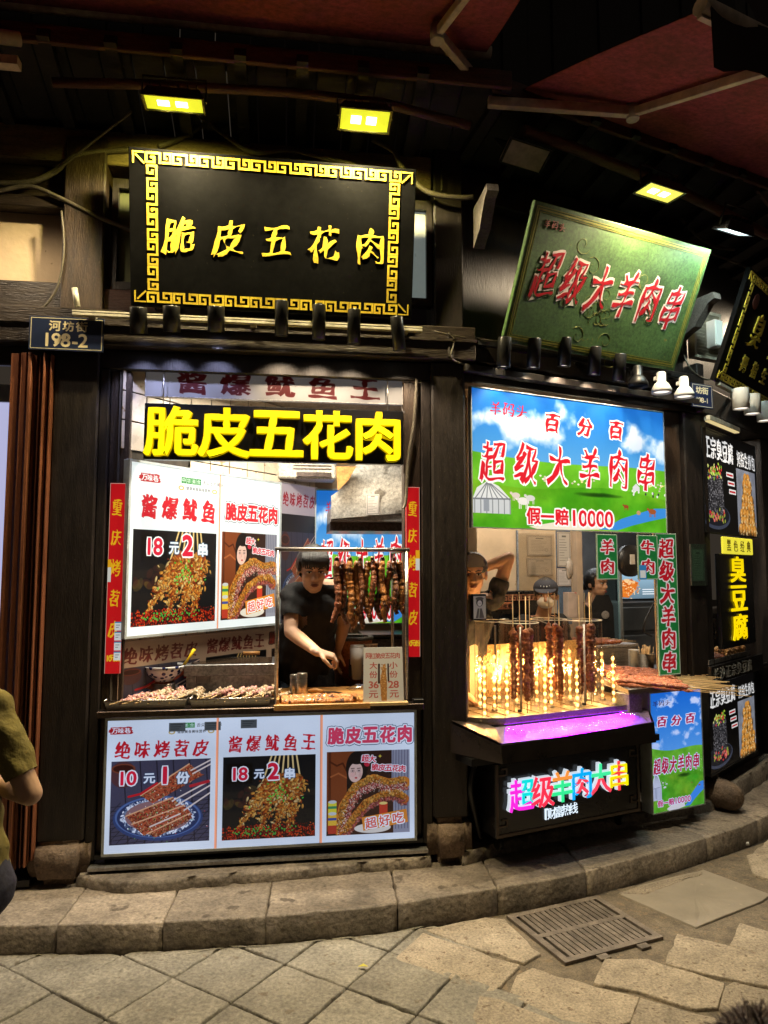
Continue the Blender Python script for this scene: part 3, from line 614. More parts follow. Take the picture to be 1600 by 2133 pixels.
# stinky tofu light box
def tofu(w,h,seed):
    r=random.Random(seed); I=Img(w,h,(6,6,7)); P=lambda u,v:(u*w,v*h)
    for k,c in enumerate('正宗臭豆腐'): I.txt(c,*P(.085+.105*k,.17),w*.13,(250,250,250),sx=.72,cal=.05,bold=.03,rise=.05)
    for k,c in enumerate('拇指生煎包'): I.txt(c,*P(.66+.075*k,.19),w*.10,(250,250,250),sx=.66,cal=.05,bold=.02)
    for k in range(3):
        I.rect(w*.41+k*w*.02,h*(.37+.085*k),w*.41+k*w*.02+w*.13,h*(.42+.085*k),(236,236,236)); I.rect(w*.42+k*w*.02,h*(.385+.085*k),w*.41+k*w*.02+w*.12,h*(.405+.085*k),(190,30,40))
    I.ell(*P(.20,.84),w*.25,h*.13,.0,(60,66,84)); I.ell(*P(.20,.825),w*.23,h*.11,.0,(24,26,34))
    I.poly([P(.06,.42),P(.33,.40),P(.36,.82),P(.12,.86)],(38,38,42))
    for k in range(900):
        u,v=r.uniform(.07,.34),r.uniform(.42,.84); c=r.choice([(120,118,124),(80,78,84),(30,30,34),(16,16,18),(170,166,170)]); I.ell(*P(u,v),w*r.uniform(.002,.007),w*.003,r.random()*3,c)
    for k in range(50): I.ell(*P(r.uniform(.08,.32),r.gauss(.40,.03)),w*.012,w*.008,r.random()*3,r.choice([(190,220,70),(140,190,50),(210,50,60),(230,230,140)]))
    for k in range(40): I.ell(*P(r.uniform(.05,.36),r.gauss(.84,.03)),w*.014,w*.009,r.random()*3,r.choice([(200,40,50),(230,120,110),(150,160,60)]))
    x0,y0,x1,y1=.60*w,.30*h,.985*w,.97*h; I.rect(x0,y0,x1,y1,(132,136,148)); a=fbm(int(x1)-int(x0),int(y1)-int(y0),6,seed,4)[...,None]; I.a[int(y0):int(y1),int(x0):int(x1)]*=.8+.4*a
    rows=[(.40,2),(.47,3),(.55,3),(.63,4),(.71,4),(.79,5),(.87,5),(.95,6)]
    for v,n in rows:
        for k in range(n):
            cx=.80*w+(k-(n-1)/2)*.060*w+.02*w*(1-v)+r.uniform(-.012,.012)*w; R=.043*w; I.ell(cx,v*h,R,R*1.05,r.random(),(236,164,70),1,1.2,.9)
            for q in range(12): I.ell(cx+r.gauss(0,R*.45),v*h+r.gauss(0,R*.45),R*.22,R*.12,r.random()*3,r.choice([(250,214,150),(190,100,30),(220,130,40),(252,226,170)]),.8)
    I.grain(.03); return I.done('print_tofu_box')
im_tofu=[tofu(900,560,3),tofu(760,520,8)]
# shop paperwork and the menu screen
def paper(w,h,col,seed,stamp=True):
    I=Img(w,h,col); r=random.Random(seed); d=[c*.55 for c in col]; I.line([(8,8),(w-8,8),(w-8,h-8),(8,h-8),(8,8)],2,[c*.6 for c in col])
    for k in range(9): I.rect(w*.14,h*(.22+.075*k),w*(.5+.34*r.random()),h*(.235+.075*k),d,.8)
    I.rect(w*.34,h*.10,w*.66,h*.15,d)
    if stamp: I.ell(w*.78,h*.72,w*.07,w*.07,0,d,.6); I.ell(w*.78,h*.72,w*.05,w*.05,0,col,.9)
    return I.done('print_paper')
im_cert=[paper(260,200,(196,178,156),1),paper(260,180,(190,172,150),2)]; im_note=paper(120,300,(196,190,180),3,False); im_note2=paper(120,180,(206,200,196),4,False)
I=Img(400,300,(160,200,225)); y=np.linspace(0,1,300)[:,None,None]; I.a=I.a*(1-.35*y); r=random.Random(8)
I.poly([(0,110),(60,90),(150,130),(120,210),(60,290),(0,280)],(225,120,40)); I.ell(70,120,50,22,.4,(246,206,150))
for k in range(90): I.ell(r.gauss(70,34),r.gauss(170,50),9,5,r.random()*3,r.choice([(240,150,60),(200,90,30),(250,210,160)]))
for k in range(3): I.rect(180,200+k*24,360-30*k,210+k*24,(236,244,250))
for k in range(20): I.rect(k*20,20,k*20+10,34,(90,190,240))
I.grain(.03); im_menu=I.done('print_menu_screen')
# blue house-number plates
def plate_no(w,h,street,num,worn):
    I=Img(w,h,(28,40,70)); I.line([(9,9),(w-9,9),(w-9,h-9),(9,h-9),(9,9)],2.2,(206,196,160))
    I.txt(street,w*.34,h*.27,h*.30,(222,208,164),step=w*.18 if len(street)>2 else w*.3,bold=.035); x=w*.24
    for c in num: I.txt(c,x,h*.68,min(h*.42,w*.22),(226,212,170),bold=.03); x+=w*(.125 if c!='-' else .11)
    if worn: I.ell(w*.375,h*.76,w*.035,h*.07,0,(226,212,170)); I.ell(w*.47,h*.60,w*.03,h*.06,0,(226,212,170))
    return I.done('print_number_plate')
im_no=[plate_no(380,190,'河坊街','198-2',True),plate_no(200,190,'坊街','198-1',False)]
# ================= GROUND =================
def smooth_poly(pts,n):
    P=[Vector(p) for p in pts]; out=[]
    for i in range(len(P)-1):
        p0=P[max(i-1,0)];p1=P[i];p2=P[i+1];p3=P[min(i+2,len(P)-1)]
        for k in range(n):
            t=k/n; out.append(.5*((2*p1)+(-p0+p2)*t+(2*p0-5*p1+4*p2-p3)*t*t+(-p0+3*p1-3*p2+p3)*t**3))
    out.append(P[-1]); return out
KC=smooth_poly([(-4.5,3.15),(-3,3.03),(-2.2,3.01),(-1.57,3.03),(-1.17,3.04),(-.79,3.07),(-.4,3.12),(0,3.2),(.256,3.29),(.57,3.395),(.91,3.52),(1.28,3.72),(1.69,3.95),(2.27,4.34),(3.0,5.05),(3.6,5.8),(4.4,7.2)],6)
def kerb_y(x): 
    for a,b in zip(KC[:-1],KC[1:]):
        if a.x<=x<=b.x: return a.y+(b.y-a.y)*(x-a.x)/(b.x-a.x)
    return 99
def slab(poly,z0,z1,jit=.004,bev=.012,seed=0,step=.05,dome=0.):
    """rough stone: outline resampled, edges chipped, top edge worn round"""
    r=random.Random(seed); P=[Vector(p) for p in poly]; n=len(P); R=[]
    for i in range(n):
        a=P[i]; b=P[(i+1)%n]; k=max(1,int((b-a).length/step))
        for j in range(k): R.append(a+(b-a)*j/k)
    ar=sum(a.x*b.y-b.x*a.y for a,b in zip(R,R[1:]+R[:1]))
    if ar<0: R=R[::-1]
    m=len(R); out=[]; N=[]
    for i in range(m):
        t=(R[(i+1)%m]-R[i-1]).normalized(); N.append(Vector((t.y,-t.x)))
        out.append(R[i]+N[-1]*r.uniform(-jit,jit*.3)-N[-1]*(jit*2.5 if r.random()<.08 else 0))
    mb=MB(); vs=[(p.x,p.y,z0) for p in out]+[(p.x,p.y,z1-bev*r.uniform(.8,1.4)) for p in out]+[(p.x-q.x*bev*r.uniform(.6,1.3),p.y-q.y*bev,z1+r.uniform(-.001,.001)) for p,q in zip(out,N)]
    c=sum((Vector(p) for p in out),Vector((0,0)))/m; vs+= [(p.x*.6+c.x*.4,p.y*.6+c.y*.4,z1+dome+r.uniform(-.0015,.0015)) for p in out]+[(c.x,c.y,z1+dome)]
    fs=[]
    for l in range(3):
        for i in range(m): j=(i+1)%m; fs.append((l*m+i,l*m+j,(l+1)*m+j,(l+1)*m+i))
    for i in range(m): fs.append((3*m+i,3*m+(i+1)%m,4*m))
    b=2*m; mb.add(vs,fs[:b],True); q=len(mb.v)-len(vs); mb.f+=[(tuple(q+i for i in f),0,False,None) for f in fs[b:]]; return mb
street=MB(); street.add([(-40,-40,-.016),(40,-40,-.016),(40,40,-.016),(-40,40,-.016)],[(0,1,2,3)])
street_o=single('street',None,None,W,street,gap_dirt,kind='structure')
# square slates laid on the diagonal (left)
gA=W.g(388,2040); e1=(W.g(492,2083)-gA)*1.0; gB=W.g(593,2008)
e_a=(W.g(712,2053)-gB); 
U=((W.g(835,2104)-W.g(388,2040)).normalized())
v1=Vector((W.g(712,2053)-W.g(593,2008))[:2]); v2=Vector((W.g(593,2008)-W.g(492,2083))[:2]); 
d1=v1.normalized(); d2=Vector((-d1.y,d1.x)); 
if d2.dot(v2)<0: d2=-d2
L1=.30; L2=.30; o0=Vector(W.g(593,2008)[:2])
def clip_kerb(poly,m=.004):
    q=[]
    for a in poly:
        y=kerb_y(a.x); q.append(Vector((a.x,min(a.y,y-m))))
    return q
def area(p): return abs(sum(a.x*b.y-b.x*a.y for a,b in zip(p,p[1:]+p[:1])))/2
cnt=0
def in_stone_zone(c):
    # right of the seam between slates and rough granite
    a=Vector(W.g(905,1925)[:2]); b=Vector(W.g(1165,2133)[:2]); return (b.x-a.x)*(c.y-a.y)-(b.y-a.y)*(c.x-a.x)>0
for i in range(-9,9):
    for j in range(-7,8):
        r=random.Random(i*31+j*7+99); g=.0028
        c=o0+d1*(i*L1+(j%2)*.0)+d2*j*L2+d1*L1/2+d2*L2/2
        if c.y>3.35 or c.y<1.9 or c.x<-2.6 or c.x>1.2: continue
        if in_stone_zone(c): continue
        P=[c-d1*(L1/2-g)-d2*(L2/2-g),c+d1*(L1/2-g)-d2*(L2/2-g),c+d1*(L1/2-g)+d2*(L2/2-g),c-d1*(L1/2-g)+d2*(L2/2-g)]
        if all(p.y>kerb_y(p.x)-.01 for p in P): continue
        # resample so that the cut along the kerb follows it
        Q=[]
        for a,b in zip(P,P[1:]+P[:1]): Q+= [a+(b-a)*k/6 for k in range(6)]
        Q=clip_kerb(Q); 
        if area(Q)<.006: continue
        mb=slab(Q,-.03,r.uniform(-.003,.004),.002,.005,cnt); cnt+=1
        part(street_o,'paving_stone',mb,stone_tile)
# big rough granite blocks round the drain (right)
bed=MB(); bp=[W.g(*p) for p in ((905,1928),(1000,1905),(1330,1838),(1610,1745),(1700,1900),(1700,2133),(1600,2300),(1150,2300),(1000,2140))]
bed.add([(p.x,p.y,-.011) for p in bp],[tuple(range(len(bp)))]); part(street_o,'mortar_bed',bed,mortar)
ST=[[(822,1998),(882,1944),(1080,2010),(1030,2066),(1010,2064),(905,2024)],
 [(890,1938),(948,1925),(1010,1912),(1050,1916),(1125,1985),(1090,2005),(960,1965)],
 [(880,1935),(975,1925),(946,1938)],
 [(1062,2072),(1078,2032),(1110,2017),(1330,2078),(1310,2128),(1290,2133),(1200,2133),(1140,2112)],
 [(1238,2048),(1262,1998),(1350,1998),(1508,2048),(1492,2098),(1450,2104),(1330,2064)],
 [(1385,2008),(1412,1946),(1600,1990),(1700,2015),(1700,2070),(1520,2040)],
 [(1512,2056),(1530,2046),(1700,2088),(1700,2133),(1560,2133),(1500,2098)],
 [(1522,1968),(1542,1924),(1600,1940),(1700,1970),(1700,2010),(1600,1990)],
 [(1335,2080),(1440,2110),(1560,2140),(1560,2200),(1310,2200),(1316,2130)],
 [(1345,1862),(1462,1822),(1462,1815),(1330,1846),(1290,1860)],
 [(1558,1782),(1600,1750),(1700,1700),(1700,1830),(1600,1830),(1570,1820)],
 [(1000,2075),(1050,2085),(1130,2118),(1190,2140),(1190,2230),(1060,2230),(985,2120)],
 [(1110,1890),(1160,1881),(1180,1878),(1150,1893)]]
for k,s_ in enumerate(ST[:-1]):
    P=[Vector(W.g(*p)[:2]) for p in s_]; c_=sum(P,Vector((0,0)))/len(P); P=clip_kerb([q+(q-c_).normalized()*.006 for q in P])
    part(street_o,'paving_stone',slab(P,-.03,.001+.0008*(k%3),.004,.004,500+k),stone_warm)
P=[Vector(W.g(*p)[:2]) for p in ((1292,1862),(1330,1842),(1465,1810),(1605,1862),(1590,1875),(1450,1930))]
part(street_o,'cement_patch',slab(clip_kerb(P),-.03,-.002,.002,.003,77),M('smooth_cement',(.235,.205,.165),.6,0,(6,.15),(50,.25),spots=(18,.68,(.3,.26,.2))))
for k in range(46):                                # slates of the rest of the street, coarser, outside the near view
    pass
# step: kerb slabs along the curve
step_o=thing('pavement',None,None,W,(0,0,0)); step_o['kind']='structure'
cuts=[-4.4,-3.5,-2.75,-2.0,W.g(111,1925,.13).x,W.g(335,1918,.13).x,W.g(550,1910,.13).x,W.g(830,1885,.13).x,W.g(1040,1850,.13).x,W.g(1222,1808,.13).x,1.75,W.g(1575,1700,.13).x,2.9,3.6,4.3]
def inner(x,y): return Vector((x-.10*(x*.25),y+.42+.25*max(0,x)/2))
for k,(a,b) in enumerate(zip(cuts[:-1],cuts[1:])):
    n=max(4,int((b-a)/.05)); F_=[Vector((a+(b-a)*i/n,kerb_y(a+(b-a)*i/n))) for i in range(n+1)]; F_[0].x+=.001;F_[-1].x-=.001
    lean=-.06
    B_=[Vector((p.x+lean+(p.x*.0),p.y+.75)) for p in F_] if b<1.2 else [Vector((p.x-.28,p.y+.65)) for p in F_]
    if b>1.2 and a<1.2: B_[0]=Vector((F_[0].x+lean+.004,F_[0].y+.75))
    part(step_o,'kerb_stone',slab(F_+B_[::-1],-.03,.11+random.Random(k).uniform(-.002,.002),.0022,.006,k+40,.035),stone_kerb)
fl=MB(); fl.prism([(-4.5,3.5),(-1.5,3.5),(.3,3.75),(1.5,4.3),(2.6,5.1),(3.8,6.9),(8,12),(-4.5,12)],.0,.10,'z'); single('shop_floor',None,None,W,fl,M('dark_floor',(.05,.04,.035),.6),kind='structure')
led=slab([(x,y) for x,y in ((-.02,-.03),(.2,-.135),(.36,-.14),(.7,-.12),(1.0,-.10),(1.3,-.07),(1.64,-.05),(1.66,.1),(-.02,.1))],.09,.158,.009,.012,9,.03)
part(step_o,'threshold_stone',led.xf(F1.m),stone_kerb)
led=slab([(-.0,-.06),(.3,-.02),(.7,.0),(1.4,-.02),(1.9,-.05),(1.9,.3),(-.0,.3)],.09,.165,.008,.015,10,.04); part(step_o,'threshold_stone',led.xf(F2.m),stone_kerb)
led=slab([(.05,-.06),(2.2,-.05),(2.2,.1),(.05,.1)],.09,.215,.005,.012,12,.05); part(step_o,'threshold_stone',led.xf(F3.m),stone_kerb)
# drain cover
dA,dB,dC,dD=[W.g(*p) for p in ((1058,1907),(1245,1866),(1380,1952),(1175,2008))]
ang=math.atan2((dB-dA).y+(dC-dD).y,(dB-dA).x+(dC-dD).x); ctr=(dA+dB+dC+dD)/4; lw=((dB-dA).length+(dC-dD).length)/2; ld=((dD-dA).length+(dC-dB).length)/2
FD=Fr(ctr.x,ctr.y,math.degrees(ang)); dr=thing('drain_grate','rusty cast iron drain grate with two rows of slots, at the kerb foot','drain cover',FD,(0,0,-.01))
pit=MB().box(-lw/2+.01,lw/2-.01,-ld/2+.01,ld/2-.01,-.018,-.0105); part(dr,'drain_pit',pit,M('drain_black',(.004,.003,.003),.9))
bf=.03; zt=.003
fr=MB(); fr.box(-lw/2,lw/2,-ld/2,-ld/2+bf,-.009,zt); fr.box(-lw/2,lw/2,ld/2-bf,ld/2,-.009,zt); fr.box(-lw/2,-lw/2+bf,-ld/2+bf,ld/2-bf,-.009,zt); fr.box(lw/2-bf,lw/2,-ld/2+bf,ld/2-bf,-.009,zt); fr.box(-lw/2+bf,lw/2-bf,-.014,.014,-.009,zt)
part(dr,'frame',fr,iron)
nb=16; wi=lw-2*bf
for row in (0,1):
    y0,y1=((-ld/2+bf,-.014),(.014,ld/2-bf))[row]
    for k in range(1,nb):
        x=-lw/2+bf+wi*k/nb; part(dr,'grate_bar',MB().box(x-.0105,x+.0105,y0,y1,-.008,zt-.001),iron)
for x in (-.08,.13): part(dr,'lifting_lug',MB().box(x-.025,x+.025,-ld/2-.035,-ld/2-.001,-.009,zt-.003),iron)
lf=MB(); lf.add([(0,0,0),(.02,-.008,.006),(.042,-.004,.003),(.022,.009,.008)],[(0,1,2),(0,2,3)],False); single('fallen_leaf','small yellow fallen leaf on the slates left of the granite','leaf',W,lf,M('yellow_leaf',(.5,.45,.04),.6,0,(9,.1),None),at=(W.g(745,2018).x,W.g(745,2018).y,.008),local=True)
cp=MB(); cp.lathe((0,0,0),[(.0005,.0),(.014,0),(.014,.012),(.011,.016),(.0005,.016)],14); g_=W.g(1552,1757); single('bottle_cap','white plastic bottle cap lying on the street by the kerb','bottle cap',W,cp,white_plastic,at=(g_.x,g_.y-.02,.0),local=True)
# ================= BUILDING =================
bld=thing('shophouse','old black timber shophouse bending round the corner, its ground floor open as food stalls','building',F1,(0,.2,.13))
FRB={}
def bpart(name,mb,mat,F=F1,bevel=0,par=None,**k):     # a part of the building given in frame F
    if F is not F1: mb.xf(F1.i@F.m)
    return part(par or bld,name,mb,mat,bevel,**k)
def bx(*a): return MB().box(*a)
# posts
bpart('post',bx(-.21,.0,.0,.2,.30,2.655),paint_black,bevel=.008); bpart('post',bx(-.205,-.005,.02,.2,2.836,3.75),paint_brown,bevel=.008)
bpart('door_frame',bx(.001,.045,.02,.14,.20,2.55),paint_black,bevel=.004)
bpart('door_frame',bx(.0455,.145,.05,.12,.20,2.55),paint_brown,bevel=.004)
bpart('post',bx(1.665,1.845,.0,.2,.32,2.65),paint_black,bevel=.010); bpart('post',bx(1.69,1.85,.03,.2,2.66,3.9),paint_black,bevel=.008)
bpart('door_frame',bx(1.615,1.664,.02,.14,.20,2.55),paint_black,bevel=.004); bpart('door_frame',bx(1.525,1.6145,.05,.12,.20,2.55),paint_brown,bevel=.004)
for k,(x0,x1,y0,y1,z0,z1,F) in enumerate(((-.25,.035,-.045,.22,.10,.335,F1),(1.635,1.86,-.045,.2,.10,.345,F1))):
    bm=bmesh.new(); bmesh.ops.create_cube(bm,size=1,matrix=Matrix.Translation(((x0+x1)/2,(y0+y1)/2,(z0+z1)/2))@Matrix.Diagonal((x1-x0,y1-y0,z1-z0,1)))
    bmesh.ops.bevel(bm,geom=bm.edges[:],offset=.05,segments=4,affect='EDGES'); bmesh.ops.subdivide_edges(bm,edges=bm.edges[:],cuts=1,use_grid_fill=True)
    r=random.Random(k)
    for v in bm.verts:
        v.co+=Vector((r.uniform(-1,1),r.uniform(-1,1),r.uniform(-1,1)))*.004
        if v.co.z<.2 and k==0: v.co.x+=(.03 if v.co.x<(x0+x1)/2 else -.02)*(.2-v.co.z)/.08
    me=bpy.data.meshes.new('stone_base'); bm.to_mesh(me); bm.free(); me.materials.append(stone_base_m); me.transform(Matrix.Translation(-Vector(OFF[bld])))
    for p in me.polygons: p.use_smooth=True
    part(bld,'stone_base',me,None)
bm=MB(); bm.tube([(1.90,-.150,.195),(1.90,-.142,.195),(1.895,-.12,.195),(1.89,-.08,.195),(1.885,-.03,.195),(1.88,.18,.195)],[.025,.05,.07,.083,.088,.085],20); bpart('drum_stone',bm,stone_base_m,F2)
# beams
bpart('beam',bx(-1.5,1.90,-.03,.16,2.655,2.835),beam_mat,bevel=.006); bpart('beam_moulding',bx(-1.5,1.90,-.045,-.031,2.75,2.765),beam_mat)
bpart('lintel',bx(-1.2,1.90,.03,.06,2.553,2.652),paint_black,bevel=.006)
bpart('beam',bx(-1.5,1.68,.04,.18,3.62,3.80),M('pale_dusty_beam',(.22,.17,.09),.65,0,(5,.35),(22,.5,.006),(1,7,7),spots=(30,.62,(.08,.06,.04))),bevel=.006)
# wall above the stall: sill, panels, windows
bpart('wall_panel',bx(-1.5,-.206,.10,.16,3.43,3.618),beam_mat); bpart('rail_board',bx(-1.5,-.206,.05,.16,2.837,2.99),beam_mat,bevel=.005); bpart('rail_board',bx(-1.5,-.206,.04,.16,3.37,3.43),beam_mat,bevel=.005)
bpart('plaster_panel',bx(-1.5,-.207,.12,.16,2.991,3.369),plaster)
bpart('rail_board',bx(-.004,.30,.05,.16,2.837,2.97),M('maroon_board',(.07,.03,.022),.6,0,(5,.3),(22,.4),(1,6,6)),bevel=.004)
for (x0,x1) in ((.02,.33),(1.50,1.685)):
    w=bpart('window',bx(x0,x0+.03,.06,.12,2.975,3.56).box(x1-.03,x1,.06,.12,2.975,3.56).box(x0+.03,x1-.03,.06,.12,2.975,3.015).box(x0+.03,x1-.03,.06,.12,3.51,3.56),paint_black)
    bpart('pane',bx(x0+.03,x1-.03,.09,.094,3.015,3.51),M('glowing_pane',(.42,.45,.42),.35,0,(4,.2),None,spots=(40,.68,(.2,.2,.18)),emit=.22,ecol=(.55,.65,.6)) if x0>1 else M('olive_pane',(.10,.11,.05),.4,0,(4,.2),None),par=w)  # right pane glows faintly, standing in for the lamplight it catches
bpart('wall_panel',bx(.331,1.499,.10,.16,2.837,3.618),paint_black)
# eaves: purlins and soffit boards, frame by frame
for F,x0,x1 in ((F1,-2.0,2.0),(F2,.02,2.1),(F3,.1,3.4)):
    for k in range(int((x1-x0)/.145)):
        a=x0+k*.145; bpart('soffit_board',MB().add([(a,.15,3.80+.0),(a+.138,.15,3.80),(a+.138,-.34,3.97),(a,-.34,3.97),(a,.15,3.83),(a+.138,.15,3.83),(a+.138,-.34,4.0),(a,-.34,4.0)],[(0,3,2,1),(4,5,6,7),(0,1,5,4),(1,2,6,5),(2,3,7,6),(3,0,4,7)]),soffit_mat,F)
    for k in range(int((x1-x0)/.29)):
        a=x0+.07+k*.29; bpart('rafter',MB().bar((a,.14,3.78),(a,-.40,3.965),.055,.05),soffit_mat,F)
    for k in range(int((x1-x0)/.17)):     # upper wall of vertical boards above the eave
        a=x0+k*.17; bpart('wall_board',bx(a,a+.16,-.22-.01*(k%2),-.18,4.02,5.6),soffit_mat,F)
    bpart('eave_board',bx(x0,x1,-.385,-.36,3.93,4.02),purlin_mat,F,bevel=.004)
for pts in (((110,172),(300,176),(600,192),(800,215),(980,262)),):
    P=[F1.p(*p,-.30) for p in pts]; P=[Vector((p.x,-.30,p.z)) for p in P]; bpart('purlin',MB().tube(P,[.022]*len(P),8),purlin_mat)
P=[F2.p(*p,-.34) for p in ((1090,272),(1200,310),(1300,352),(1420,400),(1600,490))]; bpart('purlin',MB().tube([Vector((p.x,-.34,p.z)) for p in P],[.03]*5,8),purlin_mat,F2)
# facade 2
bpart('post',bx(-.045,.06,.06,.2,.14,3.8),paint_black,F2,bevel=.006)
bpart('lintel',bx(.06,1.86,.0,.14,2.56,2.66),paint_black,F2,bevel=.006); bpart('beam_moulding',bx(.05,1.80,-.05,-.001,2.60,2.64),paint_black,F2,bevel=.004)
bpart('beam',bx(-.04,1.86,-.03,.14,2.665,2.80),paint_black,F2,bevel=.006)
bpart('wall_panel',bx(-.04,1.85,.10,.16,2.80,3.80),paint_black,F2)
bpart('beam',bx(-.04,1.85,.03,.16,3.60,3.78),paint_black,F2,bevel=.006)
bpart('post',bx(1.565,1.70,.03,.15,.20,2.558),paint_brown,F2,bevel=.006); bpart('post',bx(1.705,1.86,.0,.2,.30,2.558),paint_black,F2,bevel=.008)
bpart('door_frame',bx(1.861,1.93,.02,.2,.20,2.9),paint_black,F2,bevel=.006)
# corbels
cz=[(0,0),(.0,.22),(-.26,.22),(-.27,.18),(-.22,.165),(-.17,.11),(-.12,.05),(-.06,.03)]
for F,x,z in ((F1,1.93,3.28),(F2,1.72,3.02)):
    m=MB(); m.add([(x-.03,y,z+q) for y,q in cz]+[(x+.03,y,z+q) for y,q in cz],[tuple(range(8)),tuple(reversed(range(8,16)))]+[(i,(i+1)%8,(i+1)%8+8,i+8) for i in range(8)]); bpart('corbel',m,M('grey_corbel',(.10,.09,.08),.6,0,(9,.3),(30,.4)),F,norm=True)
# facade 3
bpart('beam',bx(.0,3.4,-.04,.14,2.56,2.74),paint_black,F3,bevel=.006); bpart('wall_panel',bx(.0,3.4,.08,.16,2.741,3.80),paint_black,F3); bpart('post',bx(-.02,.045,.04,.18,.2,2.558),paint_black,F3,bevel=.006)
bpart('post',bx(1.22,1.36,-.02,.16,.2,2.558),paint_black,F3,bevel=.006); bpart('wall_panel',bx(1.361,3.4,.02,.10,.2,2.558),paint_black,F3)
# louvred vent
q0=F2.p(1450,640,.02); q1=F2.p(1512,745,.02); lv=thing('louvred_vent','small pale louvred wall vent to the right of the green sign','vent',F2,(q0.x,.05,q1.z)); lx0,lx1,lz0,lz1=q0.x,q0.x+.26,q1.z-.02,q0.z
part(lv,'frame',bx(lx0,lx0+.02,.04,.095,lz0,lz1).box(lx1-.02,lx1,.04,.095,lz0,lz1).box(lx0+.02,lx1-.02,.04,.095,lz0,lz0+.02).box(lx0+.02,lx1-.02,.04,.095,lz1-.02,lz1),rail_mat)
n=13
for k in range(n):
    z=lz0+.03+(lz1-lz0-.06)*k/(n-1); part(lv,'louvre',MB().obox(((lx0+lx1)/2,.06,z),(1,0,0),(0,1,-.8),(0,.8,1),lx1-lx0-.042,.03,.004),rail_mat)
# rooms behind
# stall 1: diagonal tiled wall, back wall, ceiling
dA=Vector((.10,.04)); dB=Vector((1.108,1.2)); dv=(dB-dA).normalized(); dn=Vector((dv.y,-dv.x))
wt=bpart('tiled_wall',MB().add([(dA.x-.01,dA.y,.13),(dB.x,dB.y,.13),(dB.x,dB.y,2.6),(dA.x-.01,dA.y,2.6)],[(0,1,2,3)]),grout)
FT=Fr(0,0,0); FT.m=F1.m@Matrix.Translation((dA.x,dA.y,0))@Matrix.Rotation(math.atan2(dv.y,dv.x),4,'Z'); FT.i=FT.m.inverted(); Ld=(dB-dA).length
tmb=None; tw=.148; rt=random.Random(5)
tm={}
for i in range(int(Ld/tw)+1):
    for j in range(0,12):
        z=2.60-(j+1)*tw
        if not ((z>2.10 and i<9) or (z>2.0 and i>=3) or (1.0<z<1.24)): continue
        x0=i*tw+.003; x1=min((i+1)*tw-.003,Ld)
        if x1-x0<.02: continue
        key=round(x1-x0,3)
        if key not in tm:
            m=MB().box(0,x1-x0,-.006,0,0,tw-.006); tm[key]=m.mesh('tile',[tile_mat],(0,0,0),.0015)
        o=bpy.data.objects.new('tile',tm[key]); COL.objects.link(o); o.parent=wt
        o.matrix_local=bld.matrix_world.inverted()@FT.m@Matrix.Translation((x0,-.001,z+.003))
bpart('back_wall',bx(1.10,2.05,1.2,1.25,.13,2.6),wall_cream)
bpart('ceiling_board',bx(-.2,2.0,.145,1.3,2.6,2.64),M('grubby_ceiling',(.25,.2,.15),.8)); bpart('side_wall',bx(1.86,1.90,.2,1.25,.13,2.6),wall_cream)
# stall 2 room
bpart('back_wall',MB().box(.45,F2.p(1192,1200,1.5).x,1.5,1.55,.13,2.7),wall_cream,F2); xr=F2.p(1192,1200,1.5).x
bpart('door_frame',bx(xr+.001,xr+.06,1.44,1.56,.13,2.7),M('beige_frame',(.45,.36,.28),.5,0,(9,.1),None),F2)
bpart('back_wall',bx(xr,4.6,2.9,2.95,.13,2.7),M('grey_steel_wall',(.30,.30,.30),.35,.5,(4,.25),None),F2); bpart('side_wall',bx(.38,.44,.45,1.5,.13,2.7),wall_cream,F2)
bpart('ceiling_board',bx(.1,4.6,.145,2.95,2.7,2.74),M('grubby_ceiling',(.25,.2,.15),.8),F2)
bpart('back_wall',MB().prism([(.05,.30),(1.5,.88),(1.5,.92),(.05,.34)],.13,2.7,'z'),wall_cream,F3)
# roof slope seen at the top right and a neighbour
nb_=thing('neighbour_building','dim pale and dark facade of the taller house behind, above the right awning','building',W,(3.2,9.0,0)); 
part(nb_,'wall',MB().box(-2,9,9,9.3,3.5,12),M('dark_plum_wall',(.05,.035,.035),.8,0,(3,.3),None)); part(nb_,'pilaster',MB().box(3.35,3.75,8.85,8.998,3.5,12),M('dim_grey_pilaster',(.16,.13,.125),.8,0,(3,.2),None)); part(nb_,'window',MB().box(4.3,5.2,8.93,8.998,6.2,8.2),M('dark_brown_shutter',(.07,.03,.02),.6))
# ================= SIGNS =================
def facequad(x0,x1,z0,z1,y): return MB().quad((x0,y,z0),(x1,y,z0),(x1,y,z1),(x0,y,z1))
def lbox(name,label,cat,F,x0,x1,z0,z1,y,d,img,e,frame_mat,fw=.012,tint=(1,1,1),group=None,base=.3,dividers=()):
    """light box: case, printed face, thin frame"""
    t=thing(name,label,cat,F,((x0+x1)/2,y+d,z0),group)
    part(t,'case',bx(x0,x1,y+.004,y+d,z0,z1),frame_mat,.002)
    part(t,'printed_face',facequad(x0+fw,x1-fw,z0+fw,z1-fw,y+.001),IMG(img.name,img,e,.3,tint,base))
    if fw>0:
        part(t,'frame',bx(x0,x1,y-.004,y+.0035,z0,z0+fw).box(x0,x1,y-.004,y+.0035,z1-fw,z1).box(x0,x0+fw,y-.004,y+.0035,z0+fw,z1-fw).box(x1-fw,x1,y-.004,y+.0035,z0+fw,z1-fw),frame_mat)
    for q in dividers: part(t,'divider',bx(q-.004,q+.004,y-.002,y+.0005,z0+fw,z1-fw),EM('orange_strip',(.8,.33,.2),.8))
    return t
pale_frame=M('pale_scuffed_frame',(.45,.50,.52),.4,.3,(12,.25),None)
